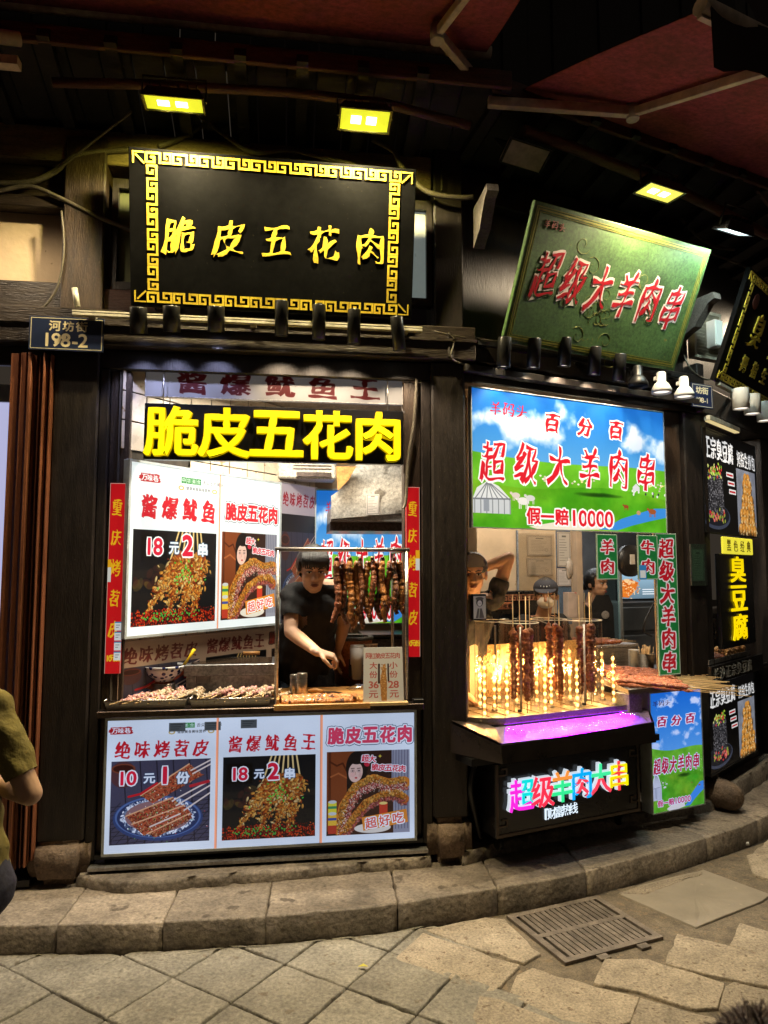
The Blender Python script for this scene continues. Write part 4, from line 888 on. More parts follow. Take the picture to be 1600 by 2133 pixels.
lw_=lbox('menu_lightbox','wide glowing white light box of three dishes under the left counter, by the threshold','light box',F1,.082,1.578,.225,.858,-.0,.06,im_low,.66,pale_frame,.012,(.74,.86,1.12),dividers=(.082+1.496*.347,.082+1.496*.684))
bpart('door_sill',bx(.03,1.63,-.03,.03,.172,.186),steel_dull); bpart('kick_board',bx(.046,1.614,.02,.09,.205,.2245),black_metal); bpart('counter_front',bx(.046,1.614,.065,.09,.23,.86),black_metal)
# header signs in the opening
t=lbox('header_sign','unlit grey header board lettered in dark red, above the yellow glowing sign','sign',F1,.205,1.525,2.432,2.590,.075,.03,im_grey,.10,steel_dull,.004,(.9,.85,.85))  # unlit board: a slight glow in the print replaces light on it
t=thing('letter_sign','black sign board with five big glowing yellow raised characters hung in the left stall opening','sign',F1,(.87,.05,2.10))
part(t,'board',bx(.214,1.520,.03,.07,2.105,2.388),black_panel,.003)
yel=EM('yellow_lit_acrylic',(1.0,.86,.0),1.05); yel_s=EM('yellow_lit_edge',(.8,.55,.0),.55)
for k,c in enumerate('脆皮五花肉'):
    m=char_mb(c,.243,.02,bold=.036,sx=1.02); m.xf(Matrix.Translation((.214+.135+.259*k,.018,2.246))); pc=part(t,'character',m,yel_s); m=char_mb(c,.243,.003,bold=.020,sx=1.02); m.xf(Matrix.Translation((.214+.135+.259*k,.004,2.246))); part(pc,'lit_face',m,yel)
for q in (.30,1.44): part(t,'hanger',MB().tube([(q,.05,2.388),(q,.05,2.56)],.003,6),steel)
# diagonal wall light boxes
L0=math.hypot(.857-.10,.9-.04)
lbox('menu_lightbox','bright light box of squid skewers and crackling pork on the slanted tiled wall','light box',FT,.02,L0,1.225,2.105,-.05,.045,im_in,.88,pale_frame,.012,(.93,1,.97),dividers=(.02+(L0-.02)*.54,))
lbox('menu_sheet','unlit skewer sheet beside the slanted light box, half behind the vendor','poster',FT,L0+.012,Ld-.01,1.225,2.115,-.03,.02,im_ksp,.22,steel_dull,.006,(.85,.8,.9))  # unlit sheet; its print glows in place of light falling there
t=single('menu_sheet','dim brown lettered sheet pasted low on the slanted wall behind the squid trays','poster',FT,facequad(.02,Ld-.05,.93,1.21,-.012),IMG('dim_sheet',im_dim,.06,.35,(.8,.62,.5),.45),at=(.5,0,.93))  # faint glow in the print stands in for light on the sheet
lbox('meadow_poster','glowing meadow and sky poster on the back wall behind the hanging pork','poster',F1,1.112,1.86,1.20,2.105,1.16,.035,im_meadow,.8,pale_frame,.008)
# red strips either side
def stripQ(a,b,c,d,y):
    P=[F1.p(*p,y) for p in (a,b,c,d)]; return P
for k,(xa,xb,za,zb,lab) in enumerate(((.060,.135,1.06,1.985,'red vertical strip left of the stall opening, with blue and white stickers at its foot'),(1.533,1.607,1.115,1.99,'red vertical strip with yellow characters on the frame right of the hanging pork'))):
    t=thing('banner_strip',lab,'banner',F1,((xa+xb)/2,.05,za),'red vertical strips beside the left stall')
    part(t,'board',bx(xa,xb,.040,.049,za,zb),M('red_plastic',(.5,.02,.02),.4),.001); part(t,'printed_face',facequad(xa+.001,xb-.001,za+.001,zb-.001,.0385),IMG('strip%d'%k,im_strips[k],.55,.35))
# big carved black sign
def tilted(F,x0,x1,y0,z0,y1,z1):
    L=math.hypot(y1-y0,z1-z0); a=math.atan2(-(y1-y0),(z1-z0)); return L,a
t=thing('carved_sign','large black lacquer sign board with five carved gold characters and a gold key border','sign',F1,(.152,-.06,2.85),local=True,rot=(math.atan2(.155,.72),0,0)); SW,SH=1.397,.738
part(t,'board',bx(0,SW,0,.03,0,SH),black_gloss,.003)
for k,c in enumerate('脆皮五花肉'):
    m=char_mb(c,.168 if k!=2 else .150,.003,.0008,cal=.055,bold=.0,rise=.10,shear=.06,sx=.88); m.xf(Matrix.Translation((.235+.235*k,-.003,.345))); part(t,'character',m,gold)
KEY=[(.2,.55),(.34,.55),(.34,.18),(.05,.18),(.05,.85),(.56,.85),(.56,.18),(.95,.18),(.95,.85),(.74,.85),(.74,.50),(.84,.50)]
def key_mesh(L,H,mats,d=.005,w=.16): return MB().strip([(x*L,y*H) for x,y in KEY],w*H,-d,.0).mesh('key_motif',mats)
def place_key(par,me,x,z,rot):
    o=bpy.data.objects.new('key_motif',me); COL.objects.link(o); o.parent=par; o.matrix_local=Matrix.Translation((x,-.001,z))@Matrix.Rotation(rot,4,'Y'); return o
def border(par,SW,SH,n,m,H,mat,in_=.014):
    Lx=(SW-2*in_-2*H)/n; Lz=(SH-2*in_-2*H)/m; a=key_mesh(Lx,H,[mat]); b=key_mesh(Lz,H,[mat])
    for k in range(n): place_key(par,a,in_+H+k*Lx,SH-in_-H,0); place_key(par,a,in_+H+(k+1)*Lx,in_+H,math.pi)
    for k in range(m): place_key(par,b,in_+H,in_+H+(k+1)*Lz,math.pi/2); place_key(par,b,SW-in_-H,in_+H+k*Lz,-math.pi/2)
    for x,z,sx,sz in ((in_,in_,1,1),(SW-in_,in_,-1,1),(in_,SH-in_,1,-1),(SW-in_,SH-in_,-1,-1)):
        part(par,'corner_motif',MB().strip([(x+sx*H*.95,z+sz*H*.12),(x+sx*H*.12,z+sz*H*.12),(x+sx*H*.12,z+sz*H*.95)],.1*H,-.005,0).strip([(x+sx*H*.3,z+sz*H*.3),(x+sx*H*.95,z+sz*H*.95)],.12*H,-.006,0),mat)
border(t,SW,SH,10,5,.062,gold)
part(t,'support_bracket',MB().tube([(.1,.03,.08),(.1,.12,.0)],.008,6).tube([(1.3,.03,.08),(1.3,.12,.0)],.008,6),black_metal)
# green sign
gm=M('green_sign_face',(.050,.105,.030),.55,0,(5,.35),(12,.05),spots=(16,.70,(.16,.15,.03)))
GW,GH=1.27,math.hypot(.30,.64); t=thing('green_sign','big green sign board leaning forward under the eave, six red characters edged in white','sign',F2,(.25,-.10,2.77),local=True,rot=(math.atan2(.30,.64),0,0))
part(t,'board',bx(0,GW,0,.025,0,GH),gm,.003); 
gb=M('sign_gold_line',(.22,.22,.04),.4,.2,(30,.3),None)
for q,w in ((.022,.004),(.034,.008),(.046,.003)): part(t,'border_line',MB().strip([(q,q),(GW-q,q),(GW-q,GH-q),(q,GH-q),(q,q+.0001)],w,-.0015,0),gb)
wht=M('sign_white',(.72,.66,.62),.4,0,(9,.1),None); sred=M('sign_red',(.42,.015,.025),.35,0,(9,.15),None)
for k,c in enumerate('超级大羊肉串'):
    kw=dict(cal=.055,rise=.12,shear=.14,sx=.60); z=.375-.004*k; x=.175+.186*k
    o=char_mb(c,.24,.001,bold=.062,**kw); o.xf(Matrix.Translation((x,-.0012,z))); pc=part(t,'character',o,wht)
    m=char_mb(c,.24,.0008,bold=.002,**kw); m.xf(Matrix.Translation((x,-.0028,z))); part(pc,'red_face',m,sred)
for k,c in enumerate('羊码头'): m=char_mb(c,.04,.002,cal=.04,rise=.1,sx=.9); m.xf(Matrix.Translation((.105+.048*k,-.002,.615))); part(t,'small_character',m,M('sign_pink',(.5,.2,.17),.4,0,(9,.1),None))
fil=MB(); r=random.Random(6)
for s_ in range(16):
    cx,cz=.60+r.gauss(0,.16),.33+r.gauss(0,.13); p=[]; a=r.random()*6; rad=.012
    for q in range(16): p.append((cx+rad*math.cos(a),-.0008,cz+rad*math.sin(a))); a+=.45; rad+=.0028
    fil.tube(p,.0007,4,False)
part(t,'gold_filigree',fil,gb,kind='stuff')
# tofu sign far right
t=thing('carved_sign','black sign board with gold characters and key border, cut off at the right edge','sign',F3,(.03,-.10,2.76),local=True,rot=(math.atan2(.24,.66),0,0)); TW,TH=2.0,.71
part(t,'board',bx(0,TW,0,.03,0,TH),black_gloss,.003); border(t,TW,TH,14,5,.058,gold)
for k,c in enumerate('臭豆腐'): m=char_mb(c,.22,.008,.002,cal=.05,bold=.0,rise=.05,shear=.15,sx=.86); m.xf(Matrix.Translation((.42+.44*k,-.005,.41))); part(t,'character',m,gold)
for k,c in enumerate('拇指生煎包'): m=char_mb(c,.105,.006,bold=.02); m.xf(Matrix.Translation((.38+.21*k,-.004,.185))); part(t,'character',m,gold)
part(t,'seal',MB().ell((.24,-.004,.56),(.055,.003,.05),12,6),M('dull_red',(.12,.03,.02),.5))
# number plates
a=F1.p(63,658,-.05); b=F1.p(216,735,-.05)
t=thing('number_plate','blue enamel house number plate 198-2 on the beam at the left post','number plate',F1,((a.x+b.x)/2,-.05,b.z)); part(t,'plate',bx(a.x,b.x,-.058,-.05,b.z,a.z),M('blue_enamel',(.02,.03,.07),.35),.001); part(t,'printed_face',facequad(a.x+.001,b.x-.001,b.z+.001,a.z-.001,-.0585),IMG('no1',im_no[0],.0,.35,(1,1,1),1.0))
a=F2.p(1438,797,-.04); b=F2.p(1462,850,-.04)
t=thing('number_plate','small blue number plate 198-1 behind the white cone lamps at the corner','number plate',F2,((a.x+b.x)/2,-.04,b.z)); part(t,'plate',bx(a.x,a.x+.19,-.048,-.04,b.z,a.z),M('blue_enamel',(.02,.03,.07),.35),.001); part(t,'printed_face',facequad(a.x+.001,a.x+.189,b.z+.001,a.z-.001,-.0485),IMG('no2',im_no[1],.15,.35,(.6,.8,1.4),1.0))  # bluish glow on the enamel print is painted light
# meadow banner of stall 2, with cards
lbox('meadow_banner','glowing meadow banner with big red characters filling the top of the middle stall','banner',F2,.108,1.515,1.78,2.535,-.01,.03,im_meadow,.88,pale_frame,.004)
def card(img,px0,py0,px1,py1,lab,y=-.02,name='hanging_card',cat='card',grp=None,e=.42,rot=0):
    a=F2.p(px0,py0,y); b=F2.p(px1,py1,y); t=thing(name,lab,cat,F2,((a.x+b.x)/2,y,b.z),grp)
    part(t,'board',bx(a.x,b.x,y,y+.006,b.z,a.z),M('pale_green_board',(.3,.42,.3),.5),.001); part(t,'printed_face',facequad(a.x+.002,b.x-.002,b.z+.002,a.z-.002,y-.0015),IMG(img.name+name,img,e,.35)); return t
card(im_card1,1242,1112,1288,1207,'green card for mutton hanging below the meadow banner, left of the two',grp='green cards below the banner'); card(im_card2,1327,1114,1372,1207,'green card for beef below the meadow banner, a blue sticker on it',grp='green cards below the banner')
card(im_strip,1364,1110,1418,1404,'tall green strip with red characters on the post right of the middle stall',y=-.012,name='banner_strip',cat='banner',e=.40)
a=F2.p(1440,1133,-.02); b=F2.p(1464,1220,-.02)
t=thing('notice_holder','small grey green acrylic notice holder on the corner post','notice',F2,((a.x+b.x)/2,-.02,b.z)); part(t,'paper',facequad(a.x+.01,b.x+.03,b.z+.03,a.z-.03,-.012),IMG('note_h',im_note,.08,.5,(.6,.75,.65),.5)); part(t,'cover',bx(a.x,b.x+.04,-.022,-.018,b.z,a.z),GL('green_acrylic',(.55,.75,.62),.15)); part(t,'back',bx(a.x,b.x+.04,-.011,-.004,b.z,a.z),steel_dull)
# side light box
sb=lbox('meadow_lightbox','upright glowing light box with a meadow picture, standing right of the skewer cart','light box',F2,1.20,1.615,.20,.868,-.13,.08,im_side,.80,pale_frame,.006,(.72,.80,1.15))
# stall 3
lbox('food_lightbox','black light box of stinky tofu and fried buns at the top of the right stall','light box',F3,.05,1.12,1.80,2.485,-.0,.04,im_tofu[0],.75,black_metal,.006)
lbox('food_lightbox','black light box of stinky tofu and fried buns below the right counter','light box',F3,-.06,.82,.315,.858,-.02,.05,im_tofu[1],.75,black_metal,.006)
a=F3.p(1507,1140,-.06); b=F3.p(1582,1165,-.06)
t=thing('tofu_sign','narrow black upright sign with three yellow outlined characters and a yellow cap label','sign',F3,((a.x+b.x)/2,-.05,1.05))
part(t,'board',bx(a.x-.05,a.x+.60,-.05,-.02,1.06,1.665),black_panel,.003); part(t,'cap_label',bx(a.x-.02,a.x+.57,-.065,-.052,1.665,1.775),EM('yellow_label',(.85,.75,.05),.9),.004)
for k,c in enumerate('黑色经典'): m=char_mb(c,.075,.003,bold=-.005); m.xf(Matrix.Translation((a.x+.08+.13*k,-.068,1.72))); part(t,'small_character',m,M('olive_print',(.2,.16,.01),.5))
for k,c in enumerate('臭豆腐'):
    m=char_mb(c,.165,.006,bold=.018,sx=1.75); m.xf(Matrix.Translation((a.x+.275,-.056,1.565-.19*k))); pc=part(t,'character',m,EM('neon_yellow',(1.,.72,.0),.95))
a=F3.p(1470,1375,-.05)
t=thing('counter_rim_sign','black lettered rim of the right counter under the trays','sign',F3,(.4,-.03,.87)); part(t,'board',bx(-.05,.95,-.045,-.02,.862,.97),black_panel,.002)
for k,c in enumerate('长沙正宗臭豆腐'): m=char_mb(c,.075,.003,cal=.03,sx=1.1); m.xf(Matrix.Translation((.02+.105*k,-.048,.918))); part(t,'character',m,M('grey_print',(.35,.34,.32),.5))
# ================= LAMPS, RAILS, CABLES =================
def lamp_data(kind,name,col,W_,size=.02,spot=None,blend=.8):
    l=bpy.data.lights.new(name,kind); l.color=col; l.energy=W_
    if kind=='SPOT': l.spot_size=math.radians(spot or 120); l.spot_blend=blend; l.shadow_soft_size=size
    elif kind=='AREA': l.size=size
    else: l.shadow_soft_size=size
    return l
def add_lamp(par,data,loc,rot=(0,0,0)):
    o=bpy.data.objects.new('light_source',data); COL.objects.link(o); o.parent=par; o.location=loc; o.rotation_euler=rot; return o
def flood(label,F,x,y,z,w,d,lens_e,lens_c,light,tilt,yaw=0):
    """LED floodlight hung from the eave: finned case, glass lens, yoke"""
    t=thing('floodlight',label,'floodlight',F,(x,y,z),'floodlights under the eaves',local=True,rot=(tilt,0,yaw))
    c=MB(); c.add([(-w/2,-d/2,0),(w/2,-d/2,0),(w/2,d/2,0),(-w/2,d/2,0),(-w*.42,-d*.4,.045),(w*.42,-d*.4,.045),(w*.42,d*.4,.045),(-w*.42,d*.4,.045)],[(0,3,2,1),(4,5,6,7),(0,1,5,4),(1,2,6,5),(2,3,7,6),(3,0,4,7)])
    part(t,'case',c,black_metal if lens_e else dusty_lamp,.003)
    part(t,'lens',MB().box(-w*.46,w*.46,-d*.44,d*.44,-.006,-.0015),EM('lens_%s'%label[:12],lens_c,lens_e) if lens_e else dusty_lamp,.001)
    part(t,'rim',MB().box(-w/2,w/2,-d/2,-d*.445,-.011,-.0005).box(-w/2,w/2,d*.445,d/2,-.011,-.0005).box(-w/2,-w*.465,-d*.444,d*.444,-.011,-.0005).box(w*.465,w/2,-d*.444,d*.444,-.011,-.0005),black_metal)
    for dx in ((-.05,.03) if lens_e else ()): part(t,'led_chip',MB().box(dx*w/.27-.022*w/.27,dx*w/.27+.030*w/.27,-d*.16,d*.16,-.009,-.0065),EM('led_chip_glow',(1,.97,.78),4))
    for k in range(6): part(t,'cooling_fin',MB().box(-w*.38+k*w*.15,-w*.38+k*w*.15+.005,-d*.36,d*.36,.046,.066),black_metal)
    part(t,'yoke',MB().tube([(-w*.52,0,.01),(-w*.52,0,.12),(w*.52,0,.12),(w*.52,0,.01)],.006,6),black_metal)
    if light:
        for dx in (-.045,.045): add_lamp(t,lamp_data('SPOT','flood_light',light[0],light[1]/2,.022,172 if len(light)<4 else 150,.6),(dx*w/.27,0,-.015),(light[2] if len(light)>2 else 0,0,0))
    if light and len(light)>3: add_lamp(t,lamp_data('SPOT','added_downlight',WARM,light[3],.03,165,.4),(0,0,-.016),(-tilt-.05,0,0))  # warm downlight added for the paving, apart from the lens's own yellow
    return t
WARM=(1,.79,.54); YG=(1,.88,.14)
flood('yellow lit floodlight at the top left, above the corner of the carved sign',F1,.385,-.38,3.70,.275,.11,1.0,(.80,.82,.03),(YG,44,.60,130),-.03)
flood('yellow lit floodlight with two hot spots above the right half of the carved sign',F1,1.27,-.36,3.715,.25,.14,1.0,(.86,.80,.05),(YG,56,.75,140),-.22)
flood('unlit dusty floodlight facing us above the gap between the two sign boards',F2,.27,-.30,3.70,.26,.13,0,(0,0,0),None,-.62)
flood('small yellow lit floodlight under the eave above the green sign',F2,.96,-.54,3.555,.26,.13,1.1,(.90,.80,.12),((1,.85,.45),50,0,120),.0)
flood('cool white lit floodlight at the right end of the green sign',F2,1.50,-.56,3.45,.22,.11,2.2,(.75,.95,.98),((.80,1,.93),40),.42)
flood('warm white floodlight at the left edge under the eave',F1,-.52,-.40,3.43,.22,.13,2.5,(1,.85,.62),(WARM,26),-.1)
flood('warm floodlight of the next shop, beyond the left edge of the picture',F1,-1.75,-.08,3.60,.26,.13,2.5,(1,.85,.62),(WARM,110),.0)  # out-of-view lamp added to light the left-hand paving
flood('warm floodlight above the right stall near the picture edge',F3,1.9,-.20,3.68,.26,.13,2,(1,.85,.6),(WARM,230),-.0)  # unseen lamp added for warm light on the right-hand paving
def track_spot(F,x,y,z,label,grp,L=.125,r=.036,body=black_metal,light=None,tilt=(0,0),rail_y=None,shape='can',lens=None):
    t=thing('track_spotlight',label,'spotlight',F,(x,y,z),grp,local=True,rot=(tilt[0],tilt[1],0))
    if shape=='can': part(t,'housing',MB().lathe((0,0,0),[(.0005,0),(r*.96,0),(r,-.004),(r,-L),(r-.004,-L),(r-.004,-L+.012)],20),body)
    else: part(t,'housing',MB().lathe((0,0,0),[(.0005,.0),(.022,0),(.027,-.01),(.027,-.06),(.034,-.066),(.040,-.072),(.058,-.105),(.058,-.128),(.054,-.128),(.050,-.112)],20),body)
    ll=L if shape=='can' else .115; rr=r-.005 if shape=='can' else .046
    part(t,'lens',MB().lathe((0,0,-ll+.010 if shape=='can' else -.118),[(.0005,0),(rr,0)],16),lens or black_gloss)
    part(t,'mount',MB().box(-.012,.012,.0,.05,-.045,-.02),body,.002)
    if light: add_lamp(t,lamp_data('SPOT','spot_light',light[0],light[1],.012,light[2],.6),(0,0,-ll-.004))
    return t
# left rail
ra=F1.p(150,651,-.10); rb=F1.p(880,691,-.10); zr=2.782
t=thing('lighting_rail','dusty white track rail running below the carved sign','lighting track',F1,((ra.x+rb.x)/2,-.07,zr)); 
part(t,'rail',bx(ra.x,rb.x,-.100,-.070,zr-.006,zr+.006).box(ra.x,rb.x,-.100,-.070,zr+.010,zr+.018),rail_mat,.001)
for q in (.05,.5,.95): part(t,'rail_bracket',bx(ra.x+(rb.x-ra.x)*q-.015,ra.x+(rb.x-ra.x)*q+.015,-.069,-.031,zr-.01,zr+.014),rail_mat)
can_metal=M('satin_black_can',(.035,.035,.035),.32,.6,(10,.3),None)
lens_on=EM('spot_lens_on',(1,.9,.75),1.6); lens_blue=EM('spot_lens_blue',(.6,.65,1),1.6)
BL=(.55,.60,1.0)
for k,(px,py) in enumerate(((288,640),(357,637),(450,638),(587,627),(665,635),(738,645),(826,660))):
    p=F1.p(px,py,-.145); on=k>=3
    track_spot(F1,p.x,-.145,p.z,'%s black can spotlight from the left on the rail under the carved sign'%ORD[k],'can spotlights on the left rail',.122 if k<3 else .168,.041 if k<3 else .033,can_metal,(BL,9,80) if not on else (WARM,22,100),(.30 if k<3 else .16,0 if k<6 else -.12),lens=lens_blue if not on else lens_on)
for k in range(3):
    pass
# second rail above stall 2
t=thing('lighting_rail','black track rail fixed to the beam below the green sign','lighting track',F2,(.9,-.07,2.76)); part(t,'rail',bx(.12,1.62,-.075,-.045,2.745,2.765),black_metal,.001)
for q in (.15,.8,1.55): part(t,'rail_bracket',bx(q,q+.03,-.044,-.031,2.74,2.77),black_metal)
for k,(px,py) in enumerate(((1052,703),(1114,706),(1178,704),(1240,723),(1292,738))):
    p=F2.p(px,py,-.12); track_spot(F2,p.x,-.12,p.z,'%s black can spotlight from the left on the rail under the green sign'%ORD[k],'can spotlights on the middle rail',.158,.036,can_metal,(WARM,16,100),(.12,0),lens=lens_on)
p=F2.p(1328,762,-.12); track_spot(F2,p.x,-.12,p.z,'black cone shaped spotlight on the rail, left of the white cone lamps','can spotlights on the middle rail',body=black_metal,shape='cone')
for px,py,l in ((1377,775,'left'),(1424,785,'right')):
    p=F2.p(px,py,-.12); track_spot(F2,p.x,-.12,p.z,'%s one of the two white cone shaped spotlights by the corner'%l,'white cone spotlights',body=white_plastic,shape='cone',light=((1,.85,.65),8,90),lens=lens_on)
t=thing('lighting_rail','white track rail below the black sign at the right edge','lighting track',F3,(.9,-.09,2.745)); part(t,'rail',bx(.1,2.0,-.11,-.08,2.74,2.76),rail_mat,.001); part(t,'rail_bracket',bx(.5,.54,-.079,-.041,2.735,2.765),rail_mat)
for k,(px,py) in enumerate(((1542,810),(1566,822),(1592,838))):
    p=F3.p(px,py,-.16); track_spot(F3,p.x,-.16,p.z,'%s white can spotlight from the left at the right edge'%ORD[k],'white spotlights on the right rail',.135,.052,white_plastic,((1,.85,.65),14,90),lens=lens_on)
t=thing('linear_lamp','slim lit lamp fixed under the beam above the tofu light box','lamp',F3,(.5,-.03,2.5)); part(t,'case',bx(.05,.62,-.06,-.02,2.515,2.545),rail_mat,.002); part(t,'diffuser',bx(.06,.61,-.056,-.024,2.508,2.5145),EM('warm_diffuser',(.7,.55,.25),1.0))
t=thing('fluorescent_lamp','small white lamp box high on the wall behind the right sign','lamp',F2,(1.98,.02,3.05)); part(t,'case',bx(2.0,2.06,-.02,.05,3.02,3.20),white_plastic,.003); part(t,'diffuser',bx(2.0,2.06,-.03,-.0205,3.03,3.19),EM('cool_diffuser',(.6,.75,.7),.7))
# lamps added to brighten the stalls (tubes under the ceilings, out of view)
for F,x,y,z,w,lab,e,c in ((F1,1.0,.22,2.57,.6,'fluorescent tube under the left stall ceiling',36,(1,.90,.72)),(F2,1.3,.85,2.62,.9,'fluorescent tube under the middle stall ceiling',26,(1,.86,.66)),(F3,.6,.25,2.62,.6,'fluorescent tube under the right stall ceiling',5,(1,.9,.78)),(F2,2.6,2.2,2.62,.9,'fluorescent tube deep in the middle stall',18,(.92,.97,1))):
    t=thing('added_ceiling_lamp',lab,'lamp',F,(x,y,z),local=True); part(t,'case',MB().box(-w/2,w/2,-.03,.03,.0,.05),white_plastic,.003); part(t,'tube',MB().tube([(-w/2+.03,0,-.018),(w/2-.03,0,-.018)],.014,10),EM('tube_glow',c,3.))
    l=lamp_data('AREA','added_tube_light',c,e,w); l.shape='RECTANGLE'; l.size_y=.05; add_lamp(t,l,(0,0,-.04))
# cables and conduits
def cable(label,F,pts,r,y=None,mat=cable_mat,name='cable',ribbed=False):
    P=smooth_poly([F.p(p[0],p[1],p[2] if len(p)>2 else y) for p in pts],8)
    mb=MB(); 
    if ribbed: mb.tube(P,[r*(1+.12*(k%2)) for k in range(len(P))],8)
    else: mb.tube(P,r,7)
    c=P[len(P)//2]; return single(name,label,'cable',F,mb,mat,at=tuple(c))
cable('thick ribbed conduit rising from the left wall to the top corner of the carved sign',F1,[(-10,382),(60,380),(110,360),(150,330),(200,318),(270,312)],.014,.03,ribbed=True,name='conduit')
cable('ribbed conduit climbing to the lamp above the carved sign',F1,[(330,305),(370,290),(420,262),(432,255)],.014,.02,ribbed=True,name='conduit')
cable('ribbed conduit drooping down behind the top of the carved sign',F1,[(432,252),(480,290),(530,318),(600,312),(680,330),(740,345)],.012,.0,ribbed=True,name='conduit')
cable('thin wire hanging from the left floodlight to the conduit joint',F1,[(400,228,-.3),(415,243,-.1),(430,255,.0)],.006)
cable('conduit dropping past the right end of the carved sign',F1,[(775,290),(820,315),(835,345),(870,385),(905,405),(960,412),(985,410)],.013,-.04,ribbed=True,name='conduit')
cable('long cable crossing the left wall down to the carved sign',F1,[(-10,400),(60,388),(120,410),(200,450),(275,480)],.011,.02,name='cable')
cable('thin cable from the eave to the left wall',F1,[(275,232,-.25),(200,290,-.1),(110,360,.02),(40,385,.03)],.006)
cable('loop of cable hanging down the left post',F1,[(128,440),(133,520),(122,590),(100,630),(80,645)],.006,.01)
cable('cable running down inside the right jamb of the left stall',F1,[(868,790),(862,880),(850,960),(846,1040),(840,1060)],.008,.02)
cable('cable drooping over the top of the green sign',F2,[(1400,430),(1440,480),(1485,512),(1530,520)],.010,.02)
cable('grey cable linking the green sign to the right eave',F2,[(1460,520),(1500,535),(1560,560),(1610,600)],.008,.02)
cable('wire loop on the dark wall between the two sign boards',F2,[(905,690,-.02),(945,705,-.04),(940,745,-.04),(970,760,-.03)],.005,name='cable')
cable('long thin wire sagging from the left rail to the green sign',F2,[(900,690,-.05),(980,705,-.05),(1060,712,-.05)],.003,name='cable')
cable('cable hanging beside the number plate at the corner',F2,[(1425,740,.0),(1440,770,-.03),(1470,790,-.03),(1500,785,-.03)],.006)
cable('black hose coiled on the ground side of the cart by the pillar',F2,[(992,1580,-.02),(980,1640,-.03),(990,1700,-.02),(1000,1745,.0)],.014,mat=black_metal,name='hose')
a=F1.p(155,600,-.06); single('pipe_stub','short dusty pipe stub sticking up at the left end of the track rail','pipe',F1,MB().tube([(a.x,-.06,a.z),(a.x+.015,-.05,a.z-.09)],.014,10),rail_mat,at=(a.x,-.06,a.z-.09))
# ================= AWNINGS =================
def awning(label,F,x0,x1,zr,yr,zf,yf,arms,valance=True,bar_mat=alu,sag=.05):
    t=thing('awning',label,'awning',F,((x0+x1)/2,yr,zr))
    n=14; vs=[];fs=[]
    for i in range(n+1):
        f=i/n; vs.append((x0,yr+(yf-yr)*f,zr+(zf-zr)*f-sag*math.sin(math.pi*f))); vs.append((x1,yr+(yf-yr)*f,zr+(zf-zr)*f-sag*math.sin(math.pi*f)))
    for i in range(n): fs.append((2*i,2*i+1,2*i+3,2*i+2))
    vs2=[(x,y,z+.004) for x,y,z in vs]; part(t,'canopy',MB().add(vs,fs,True).add(vs2,[tuple(reversed(f)) for f in fs],True),awn_red)
    part(t,'roller',MB().tube([(x0-.03,yr+.03,zr+.02),(x1+.03,yr+.03,zr+.02)],.032,12),bar_mat)
    part(t,'front_bar',MB().tube([(x0-.02,yf-.025,zf),(x1+.02,yf-.025,zf)],.034,12).box(x0-.02,x1+.02,yf-.03,yf-.01,zf-.045,zf-.03),bar_mat)
    for xa,xe,ze,ye,xf in arms:
        ap=part(t,'arm',MB().bar((xa,yr+.02,zr-.10),(xe,ye,ze),.035,.05),bar_mat,.003); part(ap,'elbow',MB().tube([(xe,ye,ze-.04),(xe,ye,ze+.04)],.032,12),dusty_lamp)
        part(t,'arm',MB().bar((xe,ye,ze),(xf,yf-.01,zf-.03),.03,.042),bar_mat,.003)
    if valance:
        vs=[];fs=[]; m=60
        for i in range(m+1):
            x=x0+(x1-x0)*i/m; d=.22+.035*math.cos(i*2*math.pi/7); vs+= [(x,yf-.055+.012*math.sin(i*.9),zf),(x,yf-.06+.02*math.sin(i*.7),zf-d)]
        for i in range(m): fs.append((2*i,2*i+2,2*i+3,2*i+1))
        part(t,'valance',MB().add(vs,fs,True).add([(x,y+.003,z) for x,y,z in vs],[tuple(reversed(f)) for f in fs],True),awn_dark)
    return t
awning('dark red awning crossing the top of the picture above the left stall',F1,-2.6,1.88,4.13,-.35,3.80,-1.9,((1.80,1.57,3.98,-.62,1.86),),True)
awning('dusty red awning stretched out over the right side, its arm folded at the elbow',F2,.20,4.2,4.00,-.35,3.62,-1.43,((.02,.70,3.872,-.62,.72),(3.2,3.7,3.85,-.7,3.3)),True,sag=-.01)
t=thing('metal_tube','end of another awning bar poking in at the upper left edge','metal tube',F1,(-.6,-.45,3.9)); a=F1.p(-20,85,-.5); b=F1.p(42,82,-.45); part(t,'bar',MB().tube([(a.x-.2,-.6,a.z-.04),(b.x,-.45,b.z)],.03,12),alu); part(t,'channel',bx(a.x-.2,b.x-.0,-.47,-.42,b.z-.13,b.z-.09),alu)
# ================= FOLDING DOOR LEAVES AT THE LEFT =================
xs=[(12,30),(33,46),(48,57),(60,68),(72,77),(80,86),(88,93),(95,101)]
t0=[]
for k,(pa,pb) in enumerate(xs):
    y=-.02-.012*(k%3)+.02*(k in (3,4)); a=F1.p(pa,1000,y); b=F1.p(pb,1000,y); z0=.15+.012*k; 
    t=thing('folding_door','%s orange brown folding door leaf from the left, standing edge on beside the post'%ORD[k],'door',F1,((a.x+b.x)/2,y,z0),'folded door leaves at the left edge')
    part(t,'stile',bx(a.x,b.x-.004,y,y+.045,z0,2.60),orange_wood,.002)
    part(t,'groove_strip',bx(a.x+.003,a.x+.007,y-.004,y-.0005,z0+.01,2.59),orange_wood)
    part(t,'leaf_panel',bx(a.x+.006,b.x-.010,y+.046,y+.5,z0,2.60),orange_wood)
bpart('door_track',bx(-1.5,-.22,-.03,.16,.122,.15),black_metal)
